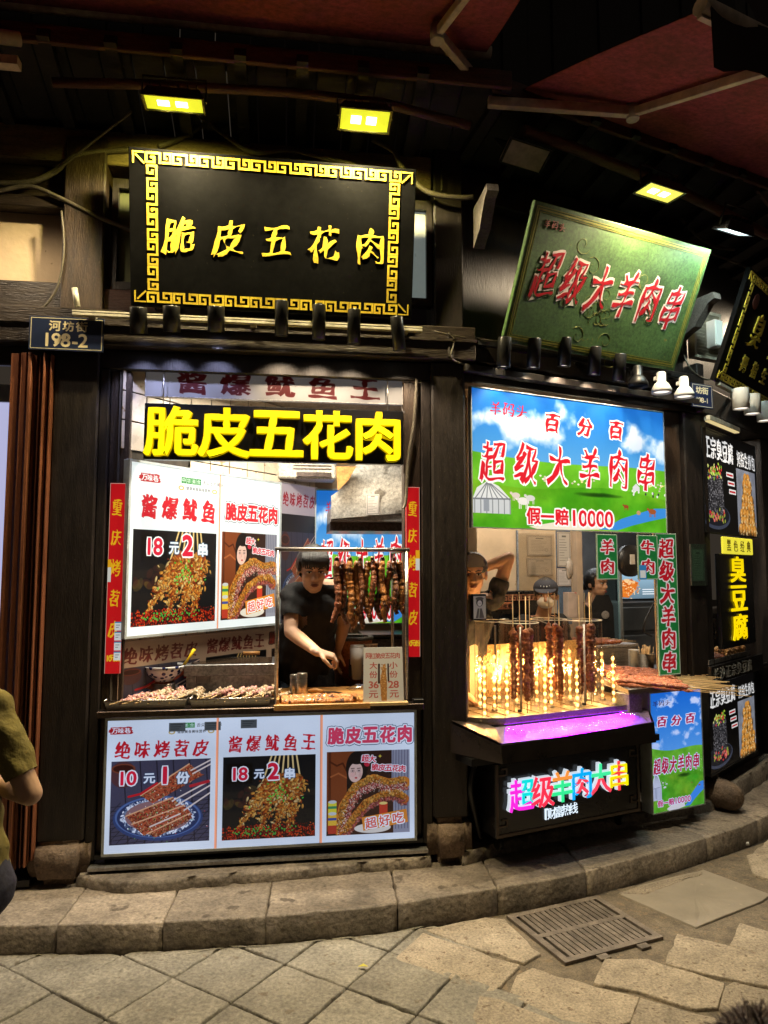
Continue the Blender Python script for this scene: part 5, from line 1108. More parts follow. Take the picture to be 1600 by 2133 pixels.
# glowing shopfront beyond the doors
t=thing('shop_window','pale lilac glowing shop window at the far left edge beyond the folded doors','shop window',F1,(-1.1,.6,.35)); part(t,'lit_panel',bx(-1.6,-.30,.62,.66,.4,2.58),EM('lilac_panel',(.55,.56,.85),.8)); part(t,'frame',bx(-1.6,-.30,.60,.619,.35,.42).box(-1.6,-.30,.60,.619,2.5,2.6),pale_frame)
# ================= FOOD COUNTER, LEFT STALL =================
def sg(name,label,cat,F,mb,mat,group=None,bevel=0,**k):   # single mesh given in frame coords; origin at its base centre
    a=np.array(mb.v); c=((a[:,0].min()+a[:,0].max())/2,(a[:,1].min()+a[:,1].max())/2,a[:,2].min())
    return single(name,label,cat,F,mb,mat,at=tuple(float(q) for q in c),group=group,bevel=bevel,**k)
CT=.893
t=thing('counter','steel topped counter of the left stall above the wide light box','counter',F1,(.83,.25,.86)); part(t,'top',bx(.047,1.613,-.025,.50,.862,CT),steel_dark,.003); part(t,'body',bx(.15,1.52,.13,.48,.14,.861),black_metal); part(t,'end_block',bx(1.56,1.613,-.02,.02,CT,CT+.02),black_metal,.002)
def lump(L,r0,amp,seed,seg=8,n=26,flat=1.,bend=0.,bfreq=9,taper=True):
    r=random.Random(seed); pts=[];R=[]
    for i in range(n+1):
        t=i/n; pts.append((L*t,bend*math.sin(t*bfreq+seed),bend*.6*math.cos(t*bfreq*1.3+seed))); e=min(1,min(t,1-t)*n*.35+.35) if taper else 1
        R.append(r0*e*(1+amp*r.uniform(-1,1)))
    m=MB().tube(pts,R,seg); m.v=[(x+r.uniform(-1,1)*r0*amp*.3,(y+r.uniform(-1,1)*r0*amp*.45),(z+r.uniform(-1,1)*r0*amp*.45)*flat) for x,y,z in m.v]; return m
def tray(label,x0,x1,y0,y1,grp):
    t=thing('metal_tray',label,'tray',F1,((x0+x1)/2,(y0+y1)/2,CT),grp); q=.012
    part(t,'tray_base',bx(x0+q,x1-q,y0+q,y1-q,CT+.001,CT+.004),steel)
    m=MB(); z0,z1=CT+.002,CT+.044
    for a,b,c,d in (((x0+q,y0+q),(x1-q,y0+q),(x1,y0),(x0,y0)),((x1-q,y0+q),(x1-q,y1-q),(x1,y1),(x1,y0)),((x1-q,y1-q),(x0+q,y1-q),(x0,y1),(x1,y1)),((x0+q,y1-q),(x0+q,y0+q),(x0,y0),(x0,y1))):
        m.add([(a[0],a[1],z0),(b[0],b[1],z0),(c[0],c[1],z1),(d[0],d[1],z1)],[(0,1,2,3)])
    part(t,'tray_wall',m,steel); part(t,'rim',MB().tube([(x0,y0,z1),(x1,y0,z1),(x1,y1,z1),(x0,y1,z1),(x0,y0,z1)],.004,6),steel); return t
tray('shallow steel tray of squid skewers at the left end of the counter',.075,.455,-.01,.15,'steel skewer trays'); tray('shallow steel tray of pale squid skewers next to the wooden board',.470,.855,-.01,.15,'steel skewer trays')
def skewer(name,label,cat,F,at,rot,grp,meat,mmat,L,ms,st=.0030,tip=.0):
    t=thing(name,label,cat,F,at,grp,local=True,rot=rot); part(t,'stick',MB().tube([(-tip,0,0),(L,0,0)],st,6),bamboo); part(t,'meat',meat.xf(Matrix.Translation((ms,0,0))),mmat); return t
sqv=[skewer('squid_skewer','','skewer',F1,(0,0,0),(0,0,0),'',lump(.135,.0085,.5,s,8,40,.9,.011,46+5*s),squid_w if s%3 else squid_p,.20,.068) for s in range(4)]
pinkv=skewer('squid_skewer','','skewer',F1,(0,0,0),(0,0,0),'',lump(.15,.013,.6,9,8,34,.8,.013,30),squid_p,.22,.05)
r=random.Random(21)
def put(v,F,at,rot,label,grp): return dup(v,F,at,rot,label,grp)
for k in range(5): put(pinkv,F1,(.105+.028*k,-.035+.004*k,CT+.034+.008*(k%2)),(r.random(),-.06,.75-.12*k*.5),nth(k)+' pink raw squid skewer from the left end of the left tray','pink squid skewers')
for k in range(16): x=.175+.0165*k; put(sqv[k%4],F1,(x,-.012+r.uniform(-.01,.01),CT+.030+.009*(k%3)),(r.random()*3,-.10,1.05+r.uniform(-.35,.4)),nth(k)+' squid skewer from the left end of the pale ones in the left steel tray','squid skewers in the left tray')
for k in range(22): x=.485+.0165*k; put(sqv[(k+1)%4],F1,(x,-.012+r.uniform(-.01,.01),CT+.030+.009*(k%3)),(r.random()*3,-.10,1.15+r.uniform(-.5,.4)),nth(k)+' squid skewer from the left in the right steel tray','squid skewers in the right tray')
for o in sqv+[pinkv]:
    for c in list(kids(o)): bpy.data.objects.remove(c)
    bpy.data.objects.remove(o)
# fryer box, pot, bowl, ladle
a=F1.p(383,1385,.30); b=F1.p(577,1445,.30)
t=thing('fryer','scuffed steel fryer box behind the right squid tray','fryer',F1,((a.x+b.x)/2,.42,CT)); zt=F1.p(480,1384,.30).z; zl=F1.p(480,1408,.30).z
part(t,'body',bx(a.x+.012,b.x-.005,.312,.60,CT,zl),steel_dull,.002); part(t,'top_rim',bx(a.x,b.x,.300,.62,zl+.001,zt),steel_dull,.003); part(t,'oil_well',bx(a.x+.03,b.x-.03,.33,.60,zt,zt+.0015),M('dark_oil',(.03,.02,.012),.15)); part(t,'handle',MB().tube([(a.x+.30,.36,zt+.05),(a.x+.39,.36,zt+.05)],.010,10),board_wood); part(t,'note_sheet',facequad(a.x+.06,a.x+.14,CT+.07,CT+.13,.310),IMG('nf',im_note2,0,.6,(1,1,.95),.9))
p=F1.p(338,1440,.235); zb=F1.p(335,1418,.235).z
t=thing('stock_pot','small steel pot holding up the patterned bowl','pot',F1,(p.x,.235,CT)); part(t,'pot_body',MB().lathe((p.x,.235,CT),[(.0005,0),(.062,0),(.064,.005),(.064,zb-CT-.01),(.060,zb-CT-.008)],24),steel)
bc=F1.p(342,1385,.235); zr_=bc.z; 
bowl=M('blue_white_china',(.62,.63,.66),.18,0,(6,.05),None); n=bowl.node_tree; 
b_=n.nodes['Principled BSDF']; tc=n.nodes.new('ShaderNodeTexCoord'); vo=n.nodes.new('ShaderNodeTexVoronoi'); vo.inputs['Scale'].default_value=38; vo.feature='F1'; rp=n.nodes.new('ShaderNodeValToRGB'); rp.color_ramp.elements[0].position=.36; rp.color_ramp.elements[1].position=.42; rp.color_ramp.elements[0].color=(.012,.022,.10,1); rp.color_ramp.elements[1].color=(.62,.64,.68,1); n.links.new(tc.outputs['Object'],vo.inputs[0]); n.links.new(vo.outputs[0],rp.inputs[0]); n.links.new(rp.outputs[0],b_.inputs['Base Color'])
t=thing('china_bowl','blue and white patterned china bowl of dark sauce on the steel pot','bowl',F1,(bc.x,.235,zb)); R_=.108
part(t,'bowl_body',MB().lathe((bc.x,.235,zb),[(.0005,.0),(.045,0),(.05,.008),(.085,.035),(.105,.07),(R_,zr_-zb),(R_-.005,zr_-zb),(.098,.07)],32),bowl); part(t,'sauce',MB().lathe((bc.x,.235,zr_-.014),[(.0005,.004),(.105,0)],24),M('dark_sauce',(.035,.014,.008),.2,0,(60,.6),(90,.6,.004)))
p0=F1.p(380,1390,.23); p1=F1.p(405,1352,.23); sp_=MB().tube([p0,(p0+p1)/2+Vector((.002,0,.0)),p1],[.009,.006,.009],8); sg('ladle','bright yellow plastic spoon handle standing in the patterned bowl','spoon',F1,sp_,M('yellow_plastic',(.85,.62,.02),.35,0,(9,.05),None))
bt=F1.p(360,1372,.5); sg('squeeze_bottle','white squeeze bottle behind the patterned bowl','bottle',F1,MB().lathe((bt.x,.5,bt.z-.12),[(.0005,0),(.03,0),(.03,.10),(.012,.12),(.010,.14),(.0005,.14)],16),white_plastic)
# chopping board, tray of pork, knife, shakers
t=thing('chopping_board','oiled wooden chopping board behind the pork tray','board',F1,(1.12,.2,CT)); part(t,'board',bx(.895,1.36,.04,.42,CT+.001,CT+.022),board_wood,.004)
t=thing('wooden_tray','wooden tray with a front rail, holding slabs of crackling pork','tray',F1,(1.1,-.03,CT)); part(t,'tray_base',bx(.882,1.30,-.06,.035,CT+.001,CT+.008),board_wood,.002); part(t,'front_rail',bx(.870,1.335,-.080,-.061,CT-.008,CT+.020),board_wood,.003); part(t,'side_rail',bx(.882,.896,-.060,.035,CT+.009,CT+.045),board_wood,.002); part(t,'side_rail',bx(1.286,1.30,-.060,.035,CT+.009,CT+.035),board_wood,.002)
for k,(y,z,L,s) in enumerate(((.012,CT+.034,.37,3),(-.028,CT+.024,.35,5))):
    m=lump(L,.026,.22,s,14,60,.75,.003,5,False); m.xf(Matrix.Translation((.905,y,z))); sg('pork_slab','long slab of crackling roast pork in the wooden tray, %s one'%('back','front')[k],'pork slab',F1,m,pork_crisp,'pork slabs on the wooden tray')
def shaker(px,y,z0,h,r,lab):
    p=F1.p(px,1440,y); t=thing('spice_shaker',lab,'shaker',F1,(p.x,y,z0),'steel spice shakers'); part(t,'shaker_body',MB().lathe((p.x,y,z0),[(.0005,0),(r,0),(r,h*.80),(r-.002,h*.82)],20),steel); part(t,'shaker_lid',MB().lathe((p.x,y,z0+h*.82),[(r+.001,0),(r+.001,h*.12),(r-.002,h*.15),(r+.001,h*.165),(r-.004,h*.18),(.0005,h*.18)],20),steel)
shaker(629,.05,CT+.022,.130,.026,'taller steel spice shaker on the chopping board'); shaker(613,.09,CT+.022,.118,.022,'shorter steel spice shaker half behind the taller one')
t=thing('kitchen_knife','dark bladed cleaver with a wooden handle lying on the chopping board','knife',F1,(1.12,.22,CT+.024)); q0=F1.p(642,1425,.24); q1=F1.p(674,1431,.22); q2=F1.p(724,1441,.14)
part(t,'handle',MB().tube([(q0.x,.24,CT+.032),((q0.x+q1.x)/2,.23,CT+.036),(q1.x,.22,CT+.030)],[.009,.011,.009],10),board_wood)
part(t,'blade',MB().prism([(q1.x,.235),(q1.x,.195),(q1.x+.05,.165),(q2.x,.150),(q2.x-.03,.19),(q1.x+.06,.232)],CT+.026,CT+.029,'z'),steel_dark)
sg('plastic_bag','crumpled clear plastic bag on the back of the chopping board','bag',F1,MB().ell((1.33,.30,CT+.03),(.07,.04,.022),16,10,fn=lambda q:1+.18*math.sin(q.x*17)*math.cos(q.z*13+q.y*9)),GL('bag_film',(.93,.92,.9),.25,.15))
# price sheet
a=F1.p(757,1350,-.045); b=F1.p(840,1465,-.03)
t=thing('price_card','worn price sheet in a wooden stand on the counter, 36 and 28 yuan','price card',F1,((a.x+b.x)/2,-.04,CT)); P_=[(a.x,-.052,CT+.018),(b.x,-.052,CT+.018),(b.x-.004,-.028,a.z),(a.x+.004,-.028,a.z)]
part(t,'sheet',MB().quad(*P_),IMG('price',im_price,.16,.5,(1,1,1),.8)); part(t,'backing',MB().add([(x,y+.004,z) for x,y,z in P_]+[(x,y+.010,z) for x,y,z in P_],[(0,1,2,3),(7,6,5,4),(0,4,5,1),(1,5,6,2),(2,6,7,3),(3,7,4,0)]),white_plastic); part(t,'stand',bx(a.x-.005,b.x+.02,-.066,-.02,CT+.001,CT+.017),bamboo,.002)  # price print glows slightly, painted in for light on the paper
# steel rack and hanging pork
TZ=1.661; t=thing('hanging_rack','polished steel pipe frame standing on the counter round the vendor','rack',F1,(1.2,.0,CT))
part(t,'upright',MB().tube([(.880,.0,CT),(.880,.0,TZ)],.010,12),steel); part(t,'upright',MB().tube([(1.530,.0,CT),(1.530,.0,TZ)],.010,12),steel); part(t,'crossbar',MB().tube([(.865,.0,TZ),(1.545,.0,TZ)],.011,12),steel)
part(t,'upright',MB().tube([(.880,.48,CT),(.880,.48,TZ)],.009,12),steel); part(t,'upright',MB().tube([(1.530,.48,CT),(1.530,.48,TZ)],.009,12),steel); part(t,'side_bar',MB().tube([(.880,.012,TZ-.002),(.880,.48,TZ-.002)],.009,10),steel); part(t,'side_bar',MB().tube([(1.530,.012,TZ-.002),(1.530,.48,TZ-.002)],.009,10),steel)
for x in (.880,1.530): part(t,'foot_plate',bx(x-.02,x+.02,-.02,.02,CT,CT+.004),steel_dark)
pr=random.Random(12)
for k,px in enumerate((703,716,730,744,752,763,776,788,797,809,822,835)):
    y=.015+.02*(k%2); p=F1.p(px,1170,y); ln=[.31,.32,.33,.36,.34,.31,.28,.30,.31,.27,.27,.27][k]
    t=thing('pork_strip','%s strip of dark cured pork belly from the left, hooked on the steel bar'%ORD[k],'pork strip',F1,(p.x,y,TZ),'cured pork strips on the steel bar')
    part(t,'hook',MB().tube([(p.x-.006,y-.012-y,TZ+.004),(p.x,y-y,TZ+.013),(p.x+.004,.012,TZ+.004),(p.x+.003,y,TZ-.02),(p.x+pr.uniform(-.01,.01),y,p.z-.01)],.0014,5),black_metal)
    n=46; pts=[];R=[]; ph=pr.random()*6; w=pr.uniform(.0145,.0185)
    for i in range(n+1):
        q=i/n; pts.append((p.x+.006*math.sin(q*7+ph)+(.02*(q-.8)*5*(q>.8)*pr.choice((1,1)) *(1 if k%3 else -1)),y+.005*math.cos(q*9+ph),p.z+.004-ln*q)); R.append(w*(.55+.45*min(1,i/3))*(1-.45*max(0,(q-.8))/.2)*(1+.14*pr.uniform(-1,1)+.07*math.sin(i*1.4)))
    m=MB().tube(pts,R,12); m.v=[(x+pr.uniform(-1,1)*.0014,y+(yy-y)*1.5+pr.uniform(-1,1)*.0014,z) for x,yy,z in m.v]; part(t,'meat',m,(meat_roast,pork_dark,pork_crisp)[k%3] if k!=3 else pork_crisp)
    if k%2==0:    # the fold hanging behind
        pts=[(x+.012*math.sin(i/n*3.0),yy+.035*math.sin(math.pi*min(1,i/n*1.0)),z+.02) for i,(x,yy,z) in enumerate(pts)]; m=MB().tube(pts,[q*.9 for q in R],10); part(t,'meat_fold',m,pork_dark)
# back of the stall: bucket, tumblers, basin, hood, air conditioner
p=F1.p(733,1325,.75); t=thing('plastic_bucket','orange plastic bucket with dark rim behind the vendor','bucket',F1,(p.x,.75,.9)); part(t,'bucket_body',MB().lathe((p.x,.75,.88),[(.0005,0),(.10,0),(.125,p.z-.90)],24),M('orange_plastic',(.42,.13,.05),.5)); part(t,'rim',MB().lathe((p.x,.75,p.z-.02),[(.125,0),(.132,.004),(.132,.02),(.122,.024),(.10,.02)],24),M('grey_rim',(.12,.11,.1),.5)); part(t,'label_patch',bx(p.x-.03,p.x+.03,.615,.622,.94,1.04),black_metal)
p=F1.p(744,1345,.55); t=thing('tumbler','tall white tumbler beside the price sheet','tumbler',F1,(p.x,.55,.95)); part(t,'tumbler_body',MB().lathe((p.x,.55,p.z-.19),[(.0005,0),(.030,0),(.033,.08),(.040,.085),(.043,.18),(.0005,.185)],20),white_plastic); part(t,'lid',MB().lathe((p.x,.55,p.z-.008),[(.04,0),(.04,.012),(.0005,.014)],18),white_plastic)
p=F1.p(773,1342,.6); sg('paper_cup','tan paper cup behind the white tumbler','cup',F1,MB().lathe((p.x,.62,p.z-.12),[(.0005,0),(.032,0),(.042,.115),(.044,.12),(.040,.12)],18),M('tan_card',(.45,.27,.14),.6))
a=F1.p(760,1322,.8); b=F1.p(855,1400,.8); t=thing('steel_basin','dark steel basin at the back right of the left stall','basin',F1,((a.x+b.x)/2,.9,.9)); part(t,'basin_body',bx(a.x,b.x+.1,.80,1.1,.86,a.z-.02),steel_dark,.01); part(t,'rim',bx(a.x-.01,b.x+.11,.79,1.11,a.z-.0195,a.z),steel_dark,.003)
sg('back_counter','dark steel work counter along the back of the left stall','counter',F1,bx(1.0,1.85,.60,1.15,.15,.878),steel_dark,bevel=.004)
P=[F1.p(*q,.36) for q in ((690,1081),(690,1033),(706,1022),(724,1003),(742,968),(838,968),(838,1069))]
t=thing('extractor_hood','battered white steel extractor hood with a small red notice, above the vendor','hood',F1,(P[0].x,.4,P[0].z)); part(t,'hood_face',MB().prism([(q.x,q.z) for q in P],.36,.365),M('battered_white_steel',(.50,.48,.44),.4,.3,(5,.25),(9,.5,.02),spots=(7,.60,(.22,.20,.17)))); part(t,'hood_body',bx(P[0].x,P[-1].x+.05,.366,.75,P[0].z-.01,P[0].z+.06),steel_dull); part(t,'notice',facequad(F1.p(763,1072,.36).x,F1.p(790,1072,.36).x,F1.p(763,1072,.355).z,F1.p(763,1029,.355).z,.357),IMG('hood_note',paper(100,160,(230,226,220),9,False),.1,.5,(1,.75,.72),.8)); part(t,'lower_box',bx(P[0].x-.0,P[-1].x+.08,.45,.8,P[0].z-.06,P[0].z-.011),steel_dark)
sg('wooden_board','bare plywood offcut wedged beside the hood','board',F1,MB().prism([(q.x,q.z) for q in [F1.p(*w,.34) for w in ((700,972),(742,972),(726,1000),(704,1022))]],.335,.345),M('plywood',(.55,.28,.08),.6))
a=F1.p(578,962,.9); b=F1.p(700,998,.9); t=thing('air_conditioner','cream wall air conditioner half hidden behind the yellow lettered sign','air conditioner',F1,((a.x+b.x)/2,1.0,b.z)); part(t,'case',bx(a.x,b.x,.9,1.1,b.z,a.z+.12),M('cream_plastic',(.6,.55,.45),.4),.01); part(t,'outlet_flap',bx(a.x+.12,b.x-.03,.885,.899,b.z+.012,b.z+.04),steel_dark)
for k in range(2): part(t,'grille_slot',bx(a.x+.1,b.x-.03,.893,.8995,b.z+.06+.02*k,b.z+.066+.02*k),steel_dark)

# ================= SKEWER CART, MIDDLE STALL =================
cart=thing('skewer_cart','black skewer cart with a purple lit apron and glowing colour lettering on its front','food cart',F2,(.6,.1,.165))
part(cart,'cabinet',bx(.135,1.085,-.15,.34,.245,.60),black_panel,.004)
fm=M('dark_bronze_trim',(.09,.07,.055),.4,.6,(9,.3),None)
part(cart,'trim',bx(.137,1.083,-.156,-.1505,.247,.262).box(.137,.150,-.156,-.1505,.2621,.598).box(1.070,1.083,-.156,-.1505,.2621,.598),fm)
for x,s in ((.15,1),(1.07,-1)):
    for z in (.30,.545): part(cart,'corner_key',MB().strip([(x,z),(x+s*.05,z),(x+s*.05,z+.03),(x+s*.02,z+.03)],.008,-.157,-.1512),fm)
for x in (.2,1.0):
    for y in (-.08,.27): 
        c=part(cart,'caster',MB().tube([(x-.012,y,.19),(x+.012,y,.19)],.028,14),black_metal); part(c,'fork',bx(x-.018,x+.018,y-.01,y+.01,.2185,.244),steel_dark)
purp=M('smoked_apron_steel',(.15,.11,.19),.35,.0,(5,.25),(40,.1))
A0=[(.23,-.10,.785),(1.06,-.10,.785)]; LX0,LX1=.075,1.065
part(cart,'apron',MB().add([(LX0+.01,-.285,.735),(LX1-.01,-.285,.735),(1.10,-.115,.772),(.16,-.115,.772)],[(0,1,2,3)]),purp)
part(cart,'apron_end',MB().add([(LX0+.01,-.285,.736),(.16,-.115,.773),(.12,.05,.80),(-.02,.0,.80)],[(0,1,2,3)]),steel_dark); part(cart,'apron_end',MB().add([(LX1-.01,-.285,.736),(1.30,.0,.80),(1.24,.08,.80),(1.10,-.115,.773)],[(0,1,2,3)]),purp)
part(cart,'fascia',MB().add([(LX0,-.30,.645),(LX1,-.30,.645),(LX1,-.29,.748),(LX0,-.29,.728),(LX0,-.285,.645),(LX1,-.285,.645),(LX1,-.278,.748),(LX0,-.278,.728)],[(0,1,2,3),(7,6,5,4),(3,2,6,7),(0,4,5,1),(1,5,6,2),(0,3,7,4)]),M('bronze_fascia',(.045,.036,.03),.3,.7,(6,.3),None)); part(cart,'fascia_side',MB().add([(LX0,-.30,.645),(LX0,-.29,.728),(-.03,.0,.79),(-.03,.0,.645)],[(0,1,2,3)]),M('bronze_fascia',(.045,.036,.03),.3,.7)); part(cart,'fascia_side',MB().add([(LX1,-.30,.645),(LX1+.24,.0,.66),(LX1+.24,.0,.80),(LX1,-.29,.748)],[(0,1,2,3)]),steel_dark)
part(cart,'shelf_plate',bx(.0,1.25,-.149,.33,.605,.64),black_metal)
led=EM('purple_led_reflection',(.55,.08,1.0),9)
for k in range(30): f=k/29.; part(cart,'led',MB().ell((.22+.72*f,-.215-.01*f,.7585),(.0035,.0035,.0025),6,4),led)  # glowing dots stand in for LED reflections near the lip
l=lamp_data('AREA','purple_light',(.36,.0,1.0),48,.80); l.shape='RECTANGLE'; l.size_y=.006; l.spread=math.radians(110); add_lamp(cart,l,(0,0,0)); lo=[c for c in kids(cart) if c.type=='LIGHT'][0]; lo.location=Vector((.63,-.130,.786))-Vector(OFF[cart]); lo.rotation_euler=(math.radians(-42),0,0)
part(cart,'light_strip',bx(.22,1.05,-.117,-.113,.779,.782),EM('purple_strip',(.4,.03,.9),.9))
for x,y in ((.19,-.20),(.23,-.235),(.98,-.165),(1.03,-.185)): part(cart,'clear_dome',MB().lathe((x,y,.737+ (y+.285)*.21),[(.03,0),(.028,.014),(.018,.024),(.0005,.028)],16),GL('dome_plastic',(.95,.9,1),.12))
gold_tray=M('grease_gold_steel',(.62,.50,.34),.34,.75,(9,.3),(60,.25),spots=(16,.62,(.30,.17,.07)))
TP=[(.235,-.10),(1.07,-.10),(1.25,.06),(1.27,.50),(.0,.50),(.0,.06),(.15,-.06)]
part(cart,'grill_tray',MB().prism(TP,.775,.792,'z'),gold_tray); part(cart,'added_reflector',bx(.26,1.24,.485,.49,.80,1.11),M('added_brass_reflector',(.75,.50,.24),.28,.85,(9,.3),(60,.2)))  # brass panel added behind the cylinders to fill dark gaps with gold
for k in range(len(TP)): a=TP[k]; b=TP[(k+1)%len(TP)]; part(cart,'tray_rim',MB().bar((a[0],a[1],.798),(b[0],b[1],.798),.006,.022),steel)
for k in range(10): part(cart,'tray_rib',bx(.12+.1*k,.124+.1*k,-.06,.45,.7925,.797),gold_tray)
CHN='超级羊肉大串'; CC=[((.95,.02,.75),(0,.75,.75)),((.95,.03,.08),(.95,.03,.08)),((.9,.3,.05),(.03,.85,.30)),((.0,.42,.95),(.95,.05,.10)),((.05,.85,.35),(.95,.05,.10)),((.95,.85,.0),(.95,.05,.05))]
halo=EM('white_halo_edge',(.8,.9,1),.75)
for k,c in enumerate(CHN):
    s=.150; x=.275+.128*k; z=.44+.004*k+(.0 if k%2 else .004)
    me=char_mb(c,s,.016,bold=.034,sx=.95); me.xf(Matrix.Translation((x-.005,-.166,z+.004))); pc=part(cart,'character',me,halo)
    c1,c2=CC[k]; me=char_mb(c,s,.004,bold=.018,sx=.95); me.xf(Matrix.Translation((x,-.178,z)))
    me2=me.mesh('coloured_face',[EM('face%d'%k,c1,1.0),EM('face%db'%k,c2,1.0)],OFF[cart])
    for f in me2.polygons:
        cx=f.center.x+OFF[cart][0]-x; cz=f.center.z+OFF[cart][2]-z; f.material_index=1 if ((k==0 and cx>.0 and cz>-.04) or (k==2 and cz<.03) or (k==3 and abs(cx)<.034 and cz<.022) or (k==4 and cz<.005) or (k==5 and abs(cx)<.010)) else 0
    part(pc,'coloured_face',me2,None)
for k,c in enumerate('财富热线'): me=char_mb(c,.056,.003,bold=.0); me.xf(Matrix.Translation((.475+.047*k,-.158,.322+.002*k))); part(cart,'small_character',me,EM('cool_white_letter',(.75,.88,1),1.1))
me=MB().strip([(.437,.295),(.437,.345),(.452,.345)],.006,-.160,-.1512); part(cart,'bracket_mark',me,EM('cool_white_letter',(.75,.88,1),1.1))
# glass cylinders, heater tubes and kebabs
cyl=None; rr=random.Random(4)
for k,(px,y,lab) in enumerate(((1028,.20,'leftmost'),(1080,.04,'second from the left'),(1142,.18,'third from the left'),(1213,.04,'rightmost'))):
    x=F2.p(px,1300,y).x; t=thing('glass_cylinder','%s of the four tall glass cylinders round the roasting kebabs'%lab,'glass cylinder',F2,(x,y,.798),'tall glass cylinders on the cart'); R_=.108
    part(t,'glass_wall',MB().lathe((x,y,.799),[(R_,0),(R_,.475)],36),glass); part(t,'rim',MB().tube([(x+R_*math.cos(a*math.pi/18),y+R_*math.sin(a*math.pi/18),1.276) for a in range(37)],.0022,6),M('bright_glass_rim',(.75,.70,.6),.1,0,(9,.05),None)); part(t,'spit_hub',MB().lathe((x,y,.798),[(.0005,.012),(.012,.012),(.012,0)],10),black_metal)
    part(t,'thermometer_tube' if k==3 else 'centre_rod',MB().tube([(x+.01,y,.81),(x+.01,y,1.25)],.006,8),steel if k!=3 else white_plastic)
bulb=EM('heater_bulb',(1.0,.60,.20),4.2); glow_col=EM('glow_column',(1.0,.42,.09),1.3)  # glowing column added inside each tube to imitate its golden glow
bm_=MB().ell((0,0,0),(.0085,.0085,.0115),8,6).mesh('heater_bulb',[bulb])
def tube_at(px,y,zt,lab,n=7):
    x=F2.p(px,1430,y).x; t=thing('heater_tube',lab,'heater tube',F2,(x,y,.798),'glass heater tubes with glowing bulbs')
    h=zt-.80; part(t,'glass_sleeve',MB().lathe((x,y,.80),[(.014,0),(.014,h-.014),(.011,h-.006),(.005,h-.001),(.0005,h)],14),glass_tube); part(t,'glow_column',MB().tube([(x,y,.81),(x,y,zt-.02)],.0045,6),glow_col); part(t,'base_clip',MB().lathe((x,y,.797),[(.018,0),(.018,.008),(.0005,.009)],12),steel)
    add_lamp(t,lamp_data('POINT','heater_light',(1,.56,.20),6.5,.011),(0,0,.17)) if y>.1 else None
    for k in range(n): o=part(t,'heater_bulb',bm_,None); o.location=Vector((x,y,.825+(h-.06)*k/(n-1)))-Vector(OFF[t])
for k,(px,y,zt) in enumerate(((1009,-.02,1.09),(1056,-.055,1.09),(1135,-.055,1.09),(1202,-.055,1.09),(1278,-.02,1.09),(1030,.13,1.12),(1118,.16,1.14),(1160,.30,1.14),(1187,.16,1.12),(1100,.33,1.14),(1222,.17,1.13),(1040,.33,1.12),(1076,.22,1.10),(1148,.08,1.08),(1240,.28,1.13),(1175,.40,1.13),(1000,.22,1.10),(1255,.12,1.10))):  # more rear tubes added to strengthen the cart's golden glow
    tube_at(px,y,zt,('%s glowing heater tube from the left along the front edge of the tray'%ORD[k]) if k<5 else 'glowing heater tube standing behind the kebabs in the back of the cart')
kb=[]
for k,(px,y,dz) in enumerate(((1070,.05,.0),(1084,.10,.01),(1097,.02,-.01),(1105,.09,-.012),(1145,.13,.01),(1158,.20,.0),(1167,.12,-.01),(1209,.06,-.01),(1221,.11,.0),(1231,-.01,.01),(1235,.09,.0),(1166,.25,-.1))):
    x=F2.p(px,1400,y).x; v=k%4
    if len(kb)<4:
        t=thing('lamb_kebab','','kebab',F2,(x,y,.80+dz),'roasting lamb kebabs in the glass cylinders',local=True)
        part(t,'stick',MB().tube([(0,0,0),(0,0,.625)],.0026,6),bamboo); m=lump(.385,.0170,.42,k,10,54,1.,.0022,11); m.xf(Matrix.Translation((0,0,.065))@Matrix.Rotation(-math.pi/2,4,'Y')); part(t,'meat',m,meat_roast); kb.append(t)
    else: t=dup(kb[v],F2,(x,y,.80+dz),(0,0,k*1.3))
    t['label']='%s upright lamb kebab from the left roasting between the glass cylinders'%ORD[k]
t=thing('perforated_guard','perforated brass coloured guard panel at the left end of the cart','guard panel',F2,(.05,.3,.80)); part(t,'sheet',bx(.02,.24,.42,.424,.80,1.06),M('perforated_brass',(.25,.16,.08),.4,.6,(120,.9),None)); part(t,'top_edge',bx(.015,.245,.415,.43,1.061,1.075),steel)
